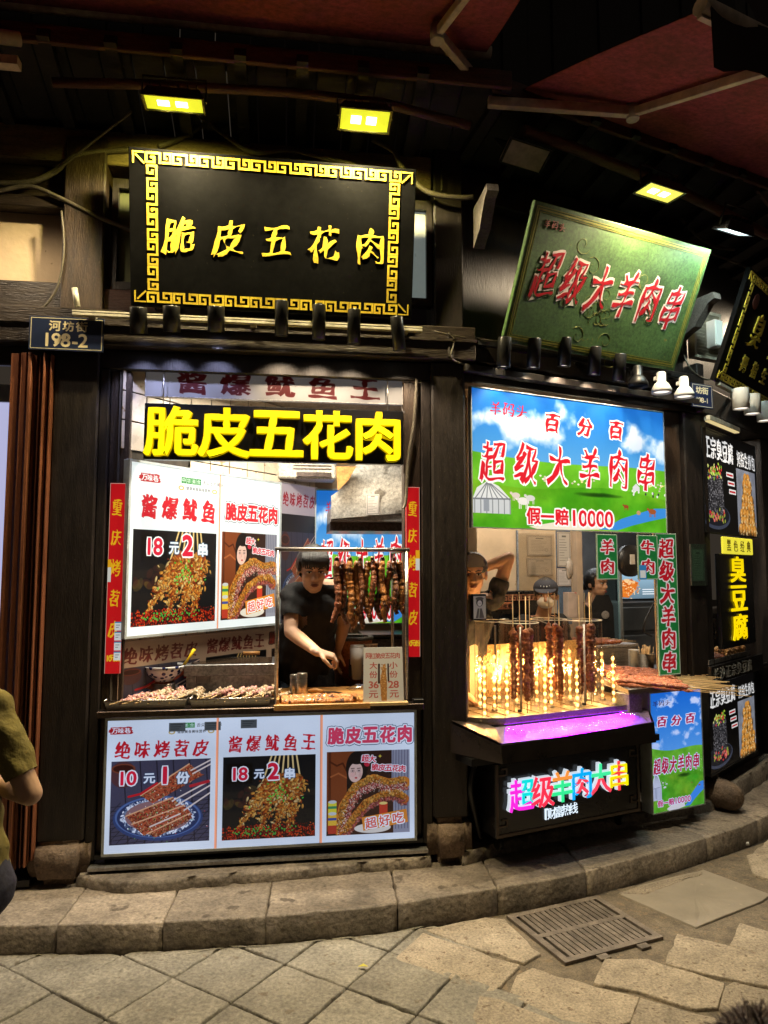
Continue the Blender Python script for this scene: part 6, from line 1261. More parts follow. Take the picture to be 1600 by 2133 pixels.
# raw kebab tray at the right end
t=thing('kebab_tray','steel tray heaped with raw kebabs at the right end of the cart','tray',F2,(1.4,.1,.86))
g=lambda px,py,z=.885:F2.g(px,py,z)
Q=[g(1240,1412),g(1310,1442),g(1420,1430),g(1400,1396)]; part(t,'tray_base',MB().prism([(q.x,q.y) for q in Q],.868,.884,'z'),steel_dull); 
for i in range(4): a,b=Q[i],Q[(i+1)%4]; part(t,'rim',MB().bar((a.x,a.y,.888),(b.x,b.y,.888),.006,.02),steel)
q=Q[1]; part(t,'bracket',bx(q.x+.02,q.x+.12,q.y+.02,q.y+.12,.70,.867),M('beige_plate',(.45,.40,.34),.5),.003)
rr=random.Random(9); rk=None
for k in range(26):
    f=(k%13)/12.; up=k//13; A=g(1250,1398).lerp(g(1278,1430),f); B=g(1490,1416).lerp(g(1392,1438),f); A.z=B.z=.900+.020*up; B.z-=.006; A.x+=rr.uniform(-.02,.02); d=B-A; L=d.length
    if k in (0,1,2): 
        m=lump(L*.60 if k!=9 else .3,.013,.45,k+60,8,30,.8,.002,9)
        t=skewer('raw_kebab','','kebab',F2,A,(0,-math.asin(d.z/L),math.atan2(d.y,d.x)),'raw lamb kebabs on the right tray',m,raw_meat,L,.0,.0022); rk=(rk or [])+[(t,L)]
    else: t=dup(rk[k%3][0],F2,A,(0,-math.asin(d.z/L),math.atan2(d.y,d.x)+rr.uniform(-.02,.02)))
    t['label']='raw lamb kebab in the upper layer of the heap on the right tray' if up else 'raw lamb kebab in the lower layer of the heap on the right tray'
# grill at the back
y=.75; a=F2.p(1232,1352,y); b=F2.p(1328,1404,y); t=thing('charcoal_grill','steel grill box with cooked kebabs at the back of the middle stall','grill',F2,((a.x+b.x)/2,y+.2,.8)); part(t,'body',bx(a.x,b.x,y,y+.4,.72,a.z),steel,.006); part(t,'rim',bx(a.x-.01,b.x+.01,y-.01,y+.41,a.z+.001,a.z+.02),steel_dull,.003)
for k in range(9):
    A=Vector((a.x+.02+.01*(k%3),y+.05+.035*k,a.z+.035)); m=lump(.26,.015,.4,k+90,8,22,.8,.003,9); o=skewer('cooked_kebab','cooked kebab lying across the steel grill at the back','kebab',F2,tuple(A),(0,0,rr.uniform(-.08,.08)),'cooked kebabs on the grill',m,meat_roast,.42,.03,.002)
y=.55; p=F2.p(1346,1362,y); pb=F2.p(1346,1402,y); t=thing('steel_cup','steel cup full of bamboo sticks next to the green strip','cup',F2,(p.x,y,pb.z)); part(t,'cup_body',MB().lathe((p.x,y,pb.z),[(.0005,0),(.045,0),(.058,p.z-pb.z),(.061,p.z-pb.z+.002),(.055,p.z-pb.z)],20),steel)
for k in range(22): A=rr.uniform(0,6.28); R_=rr.uniform(0,.035); part(t,'stick',MB().tube([(p.x+R_*math.cos(A),y+R_*math.sin(A),pb.z+.02),(p.x+R_*1.7*math.cos(A),y+R_*1.5*math.sin(A),p.z+rr.uniform(.03,.06))],.0022,5),bamboo)
y=.68; p=F2.p(1320,1354,y); pb=F2.p(1320,1404,y); t=thing('bowl_stack','stack of white paper bowls beside the cup of sticks','bowl stack',F2,(p.x,y,pb.z))
for k in range(16): z=pb.z+(p.z-pb.z)*k/16; part(t,'paper_bowl',MB().lathe((p.x,y,z),[(.028,0),(.036,.012),(.038,.012)],16),white_plastic)
sg('work_table','steel work table at the back of the middle stall','table',F2,bx(1.05,2.6,.50,1.2,.14,.80),steel_dull,bevel=.004)
# papers and shop gear on the back wall
def wallpaper(img,x0,y0,x1,y1,Y,name,lab,cat,e=.10,F=F2,grp=None):
    a=F.p(x0,y0,Y); b=F.p(x1,y1,Y); t=thing(name,lab,cat,F,((a.x+b.x)/2,Y,b.z),grp); part(t,'sheet',facequad(a.x,b.x,b.z,a.z,Y-.004),IMG(name,img,e,.5,(1,1,1),.75)); part(t,'backing',bx(a.x-.004,b.x+.004,Y-.003,Y-.0005,b.z-.004,a.z+.004),M('brown_edge',(.2,.14,.1),.5)); return t  # paper prints carry a faint painted-in glow
wallpaper(im_cert[0],1098,1116,1149,1157,1.495,'certificate','upper framed licence on the back wall','certificate'); wallpaper(im_cert[1],1098,1164,1150,1198,1.495,'certificate','lower framed licence on the back wall','certificate')
wallpaper(im_note,1160,1108,1189,1180,1.495,'notice_sheet','tall printed notice at the top of the blue strip on the back wall','notice'); wallpaper(im_note2,1160,1184,1189,1220,1.495,'notice_sheet','shorter printed notice below the tall one on the back wall','notice')
a=F2.p(1157,1085,1.498); b=F2.p(1192,1300,1.498); sg('notice_board','blue backing strip behind the printed notices','notice board',F2,bx(a.x,b.x,1.4965,1.4992,b.z,a.z),M('dull_blue_board',(.10,.17,.28),.5))
a=F2.p(1078,1110,1.49); b=F2.p(1155,1230,1.49); t=thing('document_frame','clear document frame with metal edge round the two licences','frame',F2,((a.x+b.x)/2,1.49,b.z)); part(t,'cover',bx(a.x,b.x,1.482,1.484,b.z,a.z),GL('doc_film',(.97,.96,.93),.10,.1)); part(t,'edge',bx(a.x-.012,a.x,1.48,1.495,b.z,a.z+.02),M('blue_grey_edge',(.2,.24,.3),.4))
a=F2.p(1028,1232,1.2); b=F2.p(1118,1300,1.2); t=thing('wok_cabinet','black cabinet with a red key pattern band behind the kebabs','cabinet',F2,((a.x+b.x)/2,1.3,b.z)); part(t,'body',bx(a.x-.1,b.x+.04,1.2,1.4,.2,a.z),black_panel,.004)
Lk=(b.x-a.x+.1)/6; km=key_mesh(Lk,.055,[M('copper_key',(.40,.17,.09),.4,.3)])
for k in range(6): o=bpy.data.objects.new('key_motif',km); COL.objects.link(o); o.parent=t; o.location=Vector((a.x-.08+Lk*k,1.198,a.z-.075))-Vector(OFF[t])
a2=F2.p(1035,1255,1.19); part(t,'name_patch',bx(a2.x,a2.x+.14,1.188,1.1985,a2.z-.05,a2.z+.0),M('copper_patch',(.45,.16,.07),.5))
for k,c in enumerate('万味巷'): m=char_mb(c,.034,.002,cal=.04); m.xf(Matrix.Translation((a2.x+.03+.042*k,1.186,a2.z-.025))); part(t,'small_character',m,black_metal)
for k in range(2): part(t,'drawer_handle',MB().tube([(a.x+.05+.12*k,1.19,a.z-.20),(a.x+.05+.12*k,1.17,a.z-.20),(a.x+.11+.12*k,1.17,a.z-.20),(a.x+.11+.12*k,1.19,a.z-.20)],.004,6),steel)
a=F2.p(1293,1188,2.4); b=F2.p(1362,1246,2.4); t=thing('menu_screen','bright menu screen with a food picture deep in the middle stall','screen',F2,((a.x+b.x)/2,2.4,b.z)); part(t,'case',bx(a.x-.02,b.x+.3,2.403,2.46,b.z-.02,a.z+.02),black_metal,.003); part(t,'display',facequad(a.x,b.x+.2,b.z,a.z,2.40),IMG('menu',im_menu,1.0,.3))
a=F2.p(1288,1255,2.3); b=F2.p(1370,1400,2.3); t=thing('refrigerator','dull steel refrigerator under the menu screen','refrigerator',F2,((a.x+b.x)/2,2.5,.13)); part(t,'body',bx(a.x,b.x+.4,2.3,2.8,.15,a.z),M('fridge_steel',(.26,.25,.24),.4,.4,(4,.2),None),.006)
for k in range(3): part(t,'door_panel',bx(a.x+.03,b.x+.2,2.285,2.299,a.z-.05-.28*k-.24,a.z-.05-.28*k),M('fridge_door',(.33,.32,.30),.35,.3,(4,.2),None),.01)
a=F2.p(1250,1190,1.9); b=F2.p(1293,1340,1.9); t=thing('glass_door','tall clear glass door in a pale frame behind the woman','door',F2,((a.x+b.x)/2,1.9,.13)); part(t,'glass_panel',bx(a.x,b.x,1.9,1.906,.15,a.z+.1),GL('door_glass',(.82,.95,.93),.12)); part(t,'frame',bx(b.x,b.x+.03,1.89,1.92,.15,a.z+.1),white_plastic)
p=F2.p(1312,1168,1.2); t=thing('wall_fan','round black wall fan between the two green cards','fan',F2,(p.x,1.2,p.z),local=True); part(t,'cage',MB().lathe((0,0,0),[(.0005,-.05),(.06,-.05),(.13,-.02),(.13,.02),(.06,.05),(.0005,.05)],24,'y'),black_metal); part(t,'label_patch',MB().box(-.05,.0,-.056,-.051,-.03,.05),white_plastic); part(t,'bracket',MB().tube([(0,.05,0),(0,.2,.15),(0,.2,.5)],.015,8),black_metal)
p=F2.p(1218,1185,1.1); sg('plastic_bag','white plastic bag hanging beside the beige door frame','bag',F2,MB().ell((p.x-.02,1.25,p.z),(.032,.02,.075),16,12,fn=lambda q:1+.22*math.sin(q.z*9+q.x*7)),M('white_bag',(.34,.31,.28),.4,0,(9,.1),None))
p=F2.p(1188,1255,1.3); sg('cardboard_box','white and red packet on the cabinet behind the masked worker','packet',F2,bx(p.x-.04,p.x+.05,1.28,1.34,p.z-.12,p.z+.08),M('packet_card',(.5,.42,.38),.6,0,(6,.3),None,spots=(4,.55,(.4,.06,.04))),bevel=.003)
a=F2.p(986,1238,.12); b=F2.p(1014,1292,.12); t=thing('photo_stand','small clear stand with a pen drawing of a figure, against the pillar','photo stand',F2,((a.x+b.x)/2,.12,b.z)); part(t,'case',bx(a.x-.01,b.x,.12,.16,b.z,a.z),black_metal,.003)
I=Img(120,220,(190,176,160)); I.ell(60,60,34,42,0,(60,50,46)); I.ell(60,70,22,28,0,(215,200,186)); I.ell(60,25,40,16,0,(90,80,74)); I.line([(52,70),(56,70)],2,(30,20,20)); I.line([(66,70),(70,70)],2,(30,20,20)); I.poly([(20,215),(40,120),(80,120),(105,215)],(90,80,74)); I.line([(60,120),(50,215)],3,(200,190,170))
part(t,'drawing',facequad(a.x,b.x-.006,b.z+.01,a.z-.01,.1185),IMG('fig',I.done('print_pen_drawing'),.25,.4))
cable('black power cable hanging behind the green strip',F2,[(1365,1252,1.0),(1345,1290,1.0),(1342,1315,1.0),(1358,1325,1.0)],.008,mat=black_metal)
# ================= RIGHT STALL =================
t=thing('counter','black counter of the right stall with food trays','counter',F3,(.4,.2,.86)); part(t,'top',bx(-.05,1.2,-.018,.45,.835+.03,.885),black_panel,.003); part(t,'body',bx(.05,1.2,.06,.40,.2,.864),black_metal)
for k,(x0,x1,lab) in enumerate(((.02,.40,'sausages'),(.42,.80,'fried balls'))):
    t=thing('food_tray','steel tray of %s on the right counter'%lab,'tray',F3,((x0+x1)/2,.12,.886)); part(t,'tray_base',bx(x0,x1,.0,.19,.972,.980),steel_dull); part(t,'rim',bx(x0,x1,-.006,.0,.972,1.0).box(x0,x1,.191,.196,.972,1.0),steel_dull); part(t,'riser',bx(x0+.01,x1-.01,.01,.18,.886,.9715),black_metal)
balls=MB().ell((0,0,0),(.016,.016,.014),8,6).mesh('fried_ball',[M('fried_ball',(.62,.33,.12),.4,0,(40,.4),(90,.6,.005))]); saus=lump(.10,.013,.15,3,8,10,1,.0,1).mesh('sausage',[M('sausage_brown',(.30,.09,.04),.35,0,(30,.4),(90,.5,.004))])
for k in range(66):
    i=k%11; j=(k//11)%3; l=k//33; o=single('fried_ball','golden fried ball heaped in the right tray of the right counter','fried ball',F3,balls,None,at=(.45+.032*i+.01*l,.03+.055*j,.996+.02*l+.006*math.sin(i*2)),group='fried balls')
for k in range(30):
    i=k%10; j=(k//10)%3; o=single('sausage','grilled brown sausage in the left tray of the right counter','sausage',F3,saus,None,at=(.05+.035*i,.02+.05*j,.994+.012*j),group='grilled sausages',rot=(0,-.1,1.2))
for k,c in enumerate('宗臭豆腐'): pass
t=thing('glass_guard','dark lettered sneeze guard behind the trays of the right counter','glass guard',F3,(.5,.20,.9)); part(t,'panel',bx(-.0,.95,.205,.211,.9,1.245),M('smoked_panel',(.02,.018,.016),.15)); 
for k,c in enumerate('宗臭豆腐'): m=char_mb(c,.16,.003,cal=.05); m.xf(Matrix.Translation((.08+.2*k,.202,1.15))); part(t,'character',m,M('grey_print',(.35,.34,.32),.5))
sg('cardboard_box','brown cardboard box at the back of the right stall','box',F3,bx(.27,.50,.26,.33,1.29,1.42),M('cardboard',(.30,.16,.08),.7),bevel=.004); sg('work_shelf','steel shelf at the back of the right stall','shelf',F3,bx(.08,1.15,.22,.33,1.25,1.285),steel,bevel=.003)
t=thing('display_screen','small bright screen at the left side of the right stall','screen',F3,(.1,.27,1.5)); part(t,'case',bx(.06,.24,.27,.30,1.40,1.75),black_metal); part(t,'display',bx(.07,.23,.262,.269,1.41,1.74),EM('cool_screen',(.55,.75,.9),1.0))
# ================= PEOPLE =================
def remesh(mb,name,mat,vox,smooth=3):
    me=mb.mesh(name,[mat]); o=bpy.data.objects.new('tmp',me); COL.objects.link(o)
    m=o.modifiers.new('r','REMESH'); m.mode='VOXEL'; m.voxel_size=vox; m.use_smooth_shade=True
    s=o.modifiers.new('s','SMOOTH'); s.factor=.5; s.iterations=smooth
    dg=bpy.context.evaluated_depsgraph_get(); dg.update(); r=bpy.data.meshes.new_from_object(o.evaluated_get(dg)); r.name=name
    bpy.data.objects.remove(o); bpy.data.meshes.remove(me)
    if not r.materials: r.materials.append(mat)
    else: r.materials[0]=mat
    return r
def hand(mb,wrist,fwd,palm,side,curl=.5,s=1.):
    """palm and five fingers: fwd = hand direction, palm = direction the palm faces, side = towards the thumb"""
    f=Vector(fwd).normalized(); p=Vector(palm); p=(p-f*p.dot(f)).normalized(); t=p.cross(f).normalized()
    if t.dot(Vector(side))<0: t=-t
    w=Vector(wrist)
    for k in (-.026,-.009,.009,.026): mb.caps(w+t*k*.6*s,w+f*.082*s+t*k*s,.016*s,.0125*s)
    mb.caps(w-f*.02*s,w+f*.03*s,.021*s,.021*s)
    for k,(o,L) in enumerate(((.028,.070),(.0095,.078),(-.0095,.072),(-.027,.056))):
        a=w+f*.082*s+t*o*s; c=curl*(1+.12*k); d=f.copy(); 
        for seg,(fr,rad) in enumerate(((.45,.0092),(.32,.0085),(.23,.0075))):
            d=(Matrix.Rotation(c*(1.0 if seg else .7),3,f.cross(p))@d) if True else d
            b=a+d*L*fr*s; mb.caps(a,b,rad*s,rad*.93*s,10); a=b
    a=w+f*.022*s+t*.022*s; b=a+(f*.55+t*.75+p*.35).normalized()*.040*s; c_=b+(f*.85+t*.15+p*.5).normalized()*.032*s; d=c_+(f*.8-t*.25+p*.5).normalized()*.024*s
    mb.caps(a,b,.013*s,.011*s); mb.caps(b,c_,.011*s,.0098*s); mb.caps(c_,d,.0098*s,.0082*s)
def head_mb(mb,R,c,s=1.):
    """head facing -y before R; c = centre"""
    def q(x,y,z): return Vector(c)+R@(Vector((x,y,z))*s)
    def el(x,y,z,a,b,h,rot=None):
        mb.ell(q(x,y,z),(a*s,b*s,h*s),18,12,rot=R.to_3x3() if rot is None else (R.to_3x3()@rot))
    el(0,.012,.030,.076,.092,.088); el(0,-.020,-.030,.062,.066,.080); el(0,-.046,-.078,.032,.030,.026); el(0,-.03,-.052,.046,.045,.04)
    for sx in (-1,1):
        el(sx*.036,-.056,-.022,.026,.024,.024); el(sx*.079,.012,-.012,.010,.020,.030); el(sx*.031,-.074,.026,.022,.014,.009); el(sx*.012,-.093,-.030,.008,.010,.007)
    mb.caps(q(0,-.082,.014),q(0,-.100,-.026),.0085*s,.0120*s); el(0,-.080,-.056,.024,.014,.008); el(0,-.078,-.066,.020,.012,.008)
    el(0,-.058,.045,.060,.038,.036)
def face_parts(root,R,c,s,open_=False,mask=False,look=0.):
    def q(x,y,z): return Vector(c)+R@(Vector((x,y,z))*s)
    r3=R.to_3x3()
    for sx in (-1,1):
        e=part(root,'eye',MB().ell(q(sx*.031,-.0760,.0075),(.0145*s,.010*s,.0055*s),12,8,rot=r3),eye_w); part(e,'pupil',MB().ell(q(sx*.031+look,-.0838,.0075),(.0058*s,.0035*s,.0052*s),10,6,rot=r3),eye_b)
        part(root,'eyelid',MB().tube([q(sx*.014,-.081,.010),q(sx*.024,-.0865,.0150),q(sx*.038,-.0850,.0150),q(sx*.048,-.076,.009)],[.0012*s,.0024*s,.0024*s,.0012*s],6),hair)
        part(root,'eyebrow',MB().tube([q(sx*.013,-.0900,.026),q(sx*.030,-.0905,.0335),q(sx*.052,-.076,.028)],[.0030*s,.0038*s,.0016*s],6),hair)
    if not mask:
        part(root,'mouth',MB().ell(q(0,-.0925,-.058),(.0225*s,.0055*s,.0042*s),14,6,rot=r3).ell(q(0,-.0905,-.0655),(.017*s,.006*s,.0052*s),14,6,rot=r3),lip)
        part(root,'mouth_line',MB().tube([q(-.022,-.090,-.0612),q(0,-.0975,-.0618),q(.022,-.090,-.0612)],.0011*s,5),M('mouth_dark',(.08,.02,.02),.6))
def hair_mesh(R,c,s,fringe=.045,back=-.06,vol=1.,ear=.0):
    """short hair cap: sphere shell kept where hair grows, lumpy with strands"""
    mb=MB(); seg=40;rg=28; vs=[];fs=[]; rr=random.Random(3)
    for i in range(rg+1):
        th=math.pi*i/rg
        for k in range(seg):
            a=2*math.pi*k/seg; d=Vector((math.sin(th)*math.cos(a),math.sin(th)*math.sin(a),math.cos(th)))
            w=1+.018*math.sin(a*17+th*3)+.014*rr.uniform(-1,1)
            front=max(0,-d.y)
            z=.030+d.z*.100*vol*w; x=d.x*.086*vol*w; y=.012+d.y*.103*vol*w
            vs.append(Vector(c)+R@(Vector((x,y,z))*s))
    def low(k):
        a=2*math.pi*(k%seg)/seg; y=math.sin(a)
        return fringe+.006*math.sin(k*2.3) if y<-.35 else (back if y>.15 else (ear+.0*back))
    for i in range(rg):
        for k in range(seg):
            z=.030+math.cos(math.pi*(i+1)/rg)*.1
            if z>=low(k)-.004: fs.append((i*seg+k,(i+1)*seg+k,(i+1)*seg+(k+1)%seg,i*seg+(k+1)%seg))
    inner=[Vector(c)+R@(Vector((0,.012,.03))*s)+(v-(Vector(c)+R@(Vector((0,.012,.03))*s)))*.90 for v in vs]
    n=len(vs); edges={}
    for f in fs:
        for a,b in zip(f,f[1:]+f[:1]): edges[(a,b)]=1
    fs2=[tuple(n+i for i in reversed(f)) for f in fs]+[(b,a,a+n,b+n) for (a,b) in edges if (b,a) not in edges]
    return mb.add(vs+inner,fs+fs2,True)
def ribs(mb,chain):
    for a,b,ra,rb in chain: mb.caps(a,b,ra,rb,14)
def person(label,F,at,yaw,head,R,sh,el,wr,hip,hands,skin_m,shirt_m,pants=None,feet=None,sleeve=.55,s=1.,chest=.0,group=None,vox=.0055,belly=.115):
    """joints in the person's own frame (x right in the picture, -y towards the street)"""
    t=thing('person',label,'person',F,at,group,local=True,rot=(0,0,yaw)); V=Vector
    H=V(head); SL,SR=[V(q) for q in sh]; EL,ER=[V(q) for q in el]; WL,WR=[V(q) for q in wr]; HP=V(hip); N=(SL+SR)/2+V((0,.0,.01))
    m=MB(); head_mb(m,R,H,s); jaw=H+R@(V((0,.022,-.062))*s); m.caps(jaw,N+V((0,0,.0)),.050*s,.058*s)
    mid=(N+HP)/2
    m.caps(SL.lerp(SR,.18),SR.lerp(SL,.18),.055*s,.055*s); m.caps(N-V((0,0,.10)),mid,.072*s,.072*s); m.caps(mid,HP,.072*s,.08*s)
    for S_,E_,W_ in ((SL,EL,WL),(SR,ER,WR)): m.caps(S_,E_,.046*s,.038*s); m.caps(E_,E_.lerp(W_,.35),.038*s,.037*s); m.caps(E_.lerp(W_,.35),W_,.037*s,.025*s)
    if feet:
        for k,(kn,ft) in enumerate(feet): x=-1 if k==0 else 1; hj=HP+V((x*.09*s,0,-.04)); m.caps(hj,V(kn),.075*s,.052*s); m.caps(V(kn),V(ft)+V((0,0,.08)),.052*s,.034*s); m.caps(V(ft)+V((0,.03,.045)),V(ft)+V((0,-.15,.035)),.036*s,.030*s)
    for args in hands: hand(m,**args)
    part(t,'body',remesh(m,'body',skin_m,vox,3),None)
    c=MB(); ax=(SR-SL).normalized()
    c.caps(SL.lerp(SR,.10),SR.lerp(SL,.10),.066*s,.066*s); 
    for q in (-.055,0,.055): c.caps((N-V((0,0,.12)))+ax*q*s,mid+ax*q*.9*s,.100*s,belly*s); c.caps(mid+ax*q*.9*s,HP+ax*q*.9*s-V((0,0,.02)),belly*s,.118*s)
    for S_,E_ in ((SL,EL),(SR,ER)): c.caps(S_,S_.lerp(E_,sleeve),.062*s,.058*s)
    sm=remesh(c,'shirt',shirt_m,.008,3)
    # crease the cloth and open neck and cuffs
    nd=[(S_.lerp(E_,sleeve+.03),(E_-S_).normalized()) for S_,E_ in ((SL,EL),(SR,ER))]
    bm=bmesh.new(); bm.from_mesh(sm); up=(N-mid).normalized()
    for p,d,rad in [(p,d,.078*s) for p,d in nd]+[(N+up*.045*s,up,.12)]:
        vv=[v for v in bm.verts if (v.co-p).length<rad]; vs_=set(vv); ff=[f for f in bm.faces if any(v in vs_ for v in f.verts)]; ee=list({e for f in ff for e in f.edges}); vv=list({v for f in ff for v in f.verts})
        bmesh.ops.bisect_plane(bm,geom=vv+ee+ff,plane_co=p,plane_no=d,clear_outer=True)
    bm.normal_update()
    for v in bm.verts:
        k=.0035*math.sin(v.co.z*70+v.co.x*38+v.co.y*20)+.0025*math.sin(v.co.x*90-v.co.z*30); v.co+=v.normal*k if v.normal.length>.5 else V((0,0,0))
    bm.to_mesh(sm); bm.free(); part(t,'shirt',sm,None)
    if pants and feet:
        c=MB()
        for k,(kn,ft) in enumerate(feet): x=-1 if k==0 else 1; hj=HP+V((x*.09*s,0,-.04)); c.caps(HP+V((x*.05,0,0)),hj,.112*s,.10*s); c.caps(hj,V(kn),.092*s,.066*s); c.caps(V(kn),V(ft)+V((0,0,.10)),.066*s,.055*s)
        part(t,'trousers',remesh(c,'trousers',pants,.009,3),None)
        for ft in feet: f_=V(ft[1]); sh_=MB().caps(f_+V((0,.04,.045)),f_+V((0,-.17,.038)),.046,.040); sh_.v=[(x,y,max(z,.0)) for x,y,z in sh_.v]; part(t,'shoe',sh_,black_metal)
    return t,H
V=Vector
# vendor of the left stall, leaning over the counter with one hand out
def loc(F,px,py,y): return F.p(px,py,y)
hd=loc(F1,652,1186,.30); SLp=loc(F1,607,1238,.42); SRp=loc(F1,698,1222,.46)
at=(hd.x,.45,.13); o_=V(at)
R=(Euler((.30,.0,.10)).to_matrix()).to_4x4()
el=(loc(F1,606,1316,.30),loc(F1,716,1300,.58)); wr=(loc(F1,661,1358,.12),loc(F1,705,1350,.62))
hip=V((hd.x-.04,.62,.98))
t,H=person('young man in black t-shirt leaning over the left counter, one hand reaching out',F1,at,0,hd-o_,R,(SLp-o_,SRp-o_),(el[0]-o_,el[1]-o_),(wr[0]-o_,wr[1]-o_),hip-o_,
  [dict(wrist=wr[0]-o_,fwd=(1,-.10,-.28),palm=(-.1,.15,-1),side=(.1,-1,.2),curl=.75,s=1.0),dict(wrist=wr[1]-o_,fwd=(-.1,0,-1),palm=(1,0,0),side=(0,-1,0),curl=.3)],skin,shirt_black,jeans,((V((-.12,-.05,.50)),V((-.14,.02,.0))),(V((.10,-.02,.50)),V((.14,.08,.0)))),sleeve=.60,s=1.0)
face_parts(t,R,H,1.0); part(t,'hair',hair_mesh(R,H,1.03,.050,-.05,1.03,.0),hair)
fr=MB(); rf=random.Random(2)
for k in range(46):
    x=-.070+.14*k/45+rf.uniform(-.002,.002); y0=-.030-.055*math.sqrt(max(0,1-(x/.082)**2)); a=H+R@V((x*.9,y0*.55,.108+.01*(1-(x/.07)**2))); b=H+R@V((x*1.02,y0-.012,.075)); c=H+R@V((x*1.02+rf.uniform(-.003,.003),y0-.012,.036+rf.uniform(-.006,.006))); fr.tube([a,b,c],[.006,.0055,.002],5)
part(t,'fringe',fr,hair,kind='stuff'); part(t,'shirt_logo',MB().ell(SRp-o_+V((-.03,-.072,-.14)),(.006,.002,.006),8,4),M('red_thread',(.5,.03,.02),.6))
# man with raised arm behind the left end of the cart
hd=loc(F2,985,1196,.42); at=(hd.x,.5,.13); o_=V(at); R=Euler((.12,0,-.55)).to_matrix().to_4x4()
sh=(hd+V((-.15,.08,-.20)),loc(F2,1030,1250,.50)); el=(sh[0]+V((-.05,-.02,-.28)),loc(F2,1060,1162,.46)); wr=(el[0]+V((.1,-.12,-.2)),hd+V((.09,.10,.02)))
t,H=person('man in black with one arm raised behind his head, half hidden by the pillar',F2,at,0,hd-o_,R,(sh[0]-o_,sh[1]-o_),(el[0]-o_,el[1]-o_),(wr[0]-o_,wr[1]-o_),V((0,.1,.85)),
  [dict(wrist=wr[0]-o_,fwd=(.5,-.5,-.5),palm=(0,0,-1),side=(1,0,0),curl=.5),dict(wrist=wr[1]-o_,fwd=(-1,.1,.1),palm=(0,-1,0),side=(0,0,1),curl=.4)],skin2,shirt_black,jeans,((V((-.1,0,.48)),V((-.1,.1,0))),(V((.1,0,.48)),V((.1,.1,0)))),sleeve=.45)
face_parts(t,R,H,1.0); part(t,'hair',hair_mesh(R,H,1.02,.06,-.05,1.0,.02),hair)
vp=loc(F2,995,1135,.36)-o_
capm=M('navy_cap',(.02,.022,.035),.8)
def cap(t,R,H,s,brim=True,mat=capm,visor_up=0.):
    c=MB(); c.ell(H+R@V((0,.010,.052)),(.086*s,.100*s,.070*s),24,14,rot=R.to_3x3()); c.v=[tuple(v) for v in c.v]
    cp=part(t,'cap',c,mat)
    vs=[];n=14
    for l in (0,1):
        for i in range(n+1): a=math.pi*(i/n); x=math.cos(a)*.078; y=-.060-math.sin(a)*(.045+.075*l); vs.append(H+R@(V((x*(1 if not l else .95),y,.052-(.0+.018*l)*math.sin(a)+visor_up*l*math.sin(a)))*s))
    fs=[(i,i+1,n+2+i,n+1+i) for i in range(n)]; m=MB().add(vs,fs,True); m.add([v+R@V((0,0,.004)) for v in vs],[tuple(reversed(f)) for f in fs],True); part(cp,'visor',m,mat)
cap(t,R,H,1.03,visor_up=.10)
# worker in mask and cap
hd=loc(F2,1137,1240,1.02); at=(hd.x,1.1,.13); o_=V(at); R=Euler((.10,0,-.70)).to_matrix().to_4x4()
sh=(hd+V((-.17,.05,-.20)),hd+V((.17,.05,-.20))); el=(sh[0]+V((-.04,-.03,-.27)),sh[1]+V((.04,-.03,-.27))); wr=(el[0]+V((.06,-.20,-.05)),el[1]+V((-.06,-.20,-.05)))
t,H=person('worker in a black cap and white face mask behind the glass cylinders',F2,at,0,hd-o_,R,(sh[0]-o_,sh[1]-o_),(el[0]-o_,el[1]-o_),(wr[0]-o_,wr[1]-o_),V((0,.02,.80)),
  [dict(wrist=wr[0]-o_,fwd=(.2,-1,-.2),palm=(0,0,-1),side=(1,0,0),curl=.5),dict(wrist=wr[1]-o_,fwd=(-.2,-1,-.2),palm=(0,0,-1),side=(-1,0,0),curl=.5)],skin2,shirt_black,jeans,((V((-.1,0,.45)),V((-.1,.05,0))),(V((.1,0,.45)),V((.1,.05,0)))),vox=.007)
face_parts(t,R,H,1.0,mask=True); part(t,'hair',hair_mesh(R,H,1.0,.06,-.05,1.0,.0),hair); cap(t,R,H,1.05)
mk=MB().ell(H+R@V((0,-.052,-.040)),(.062,.052,.050),20,12,rot=R.to_3x3()); part(t,'face_mask',mk,M('mask_cloth',(.82,.80,.78),.8,0,(9,.06),(60,.3)))
pip=MB().tube([H+V((-.10,-.02,-.17)),H+V((-.05,-.085,-.20)),H+V((-.01,-.10,-.27))],.004,6).tube([H+V((.10,-.02,-.17)),H+V((.05,-.085,-.20)),H+V((.01,-.10,-.27))],.004,6); part(t,'collar_piping',pip,white_plastic)
ct=MB()
for k,x in enumerate((-.03,-.01,.01,.03)): ct.ell(H+R@V((x,-.098+.02*abs(x)/.03,.075)),(.006,.003,.006),8,4)
part(t,'cap_lettering',ct,white_plastic)
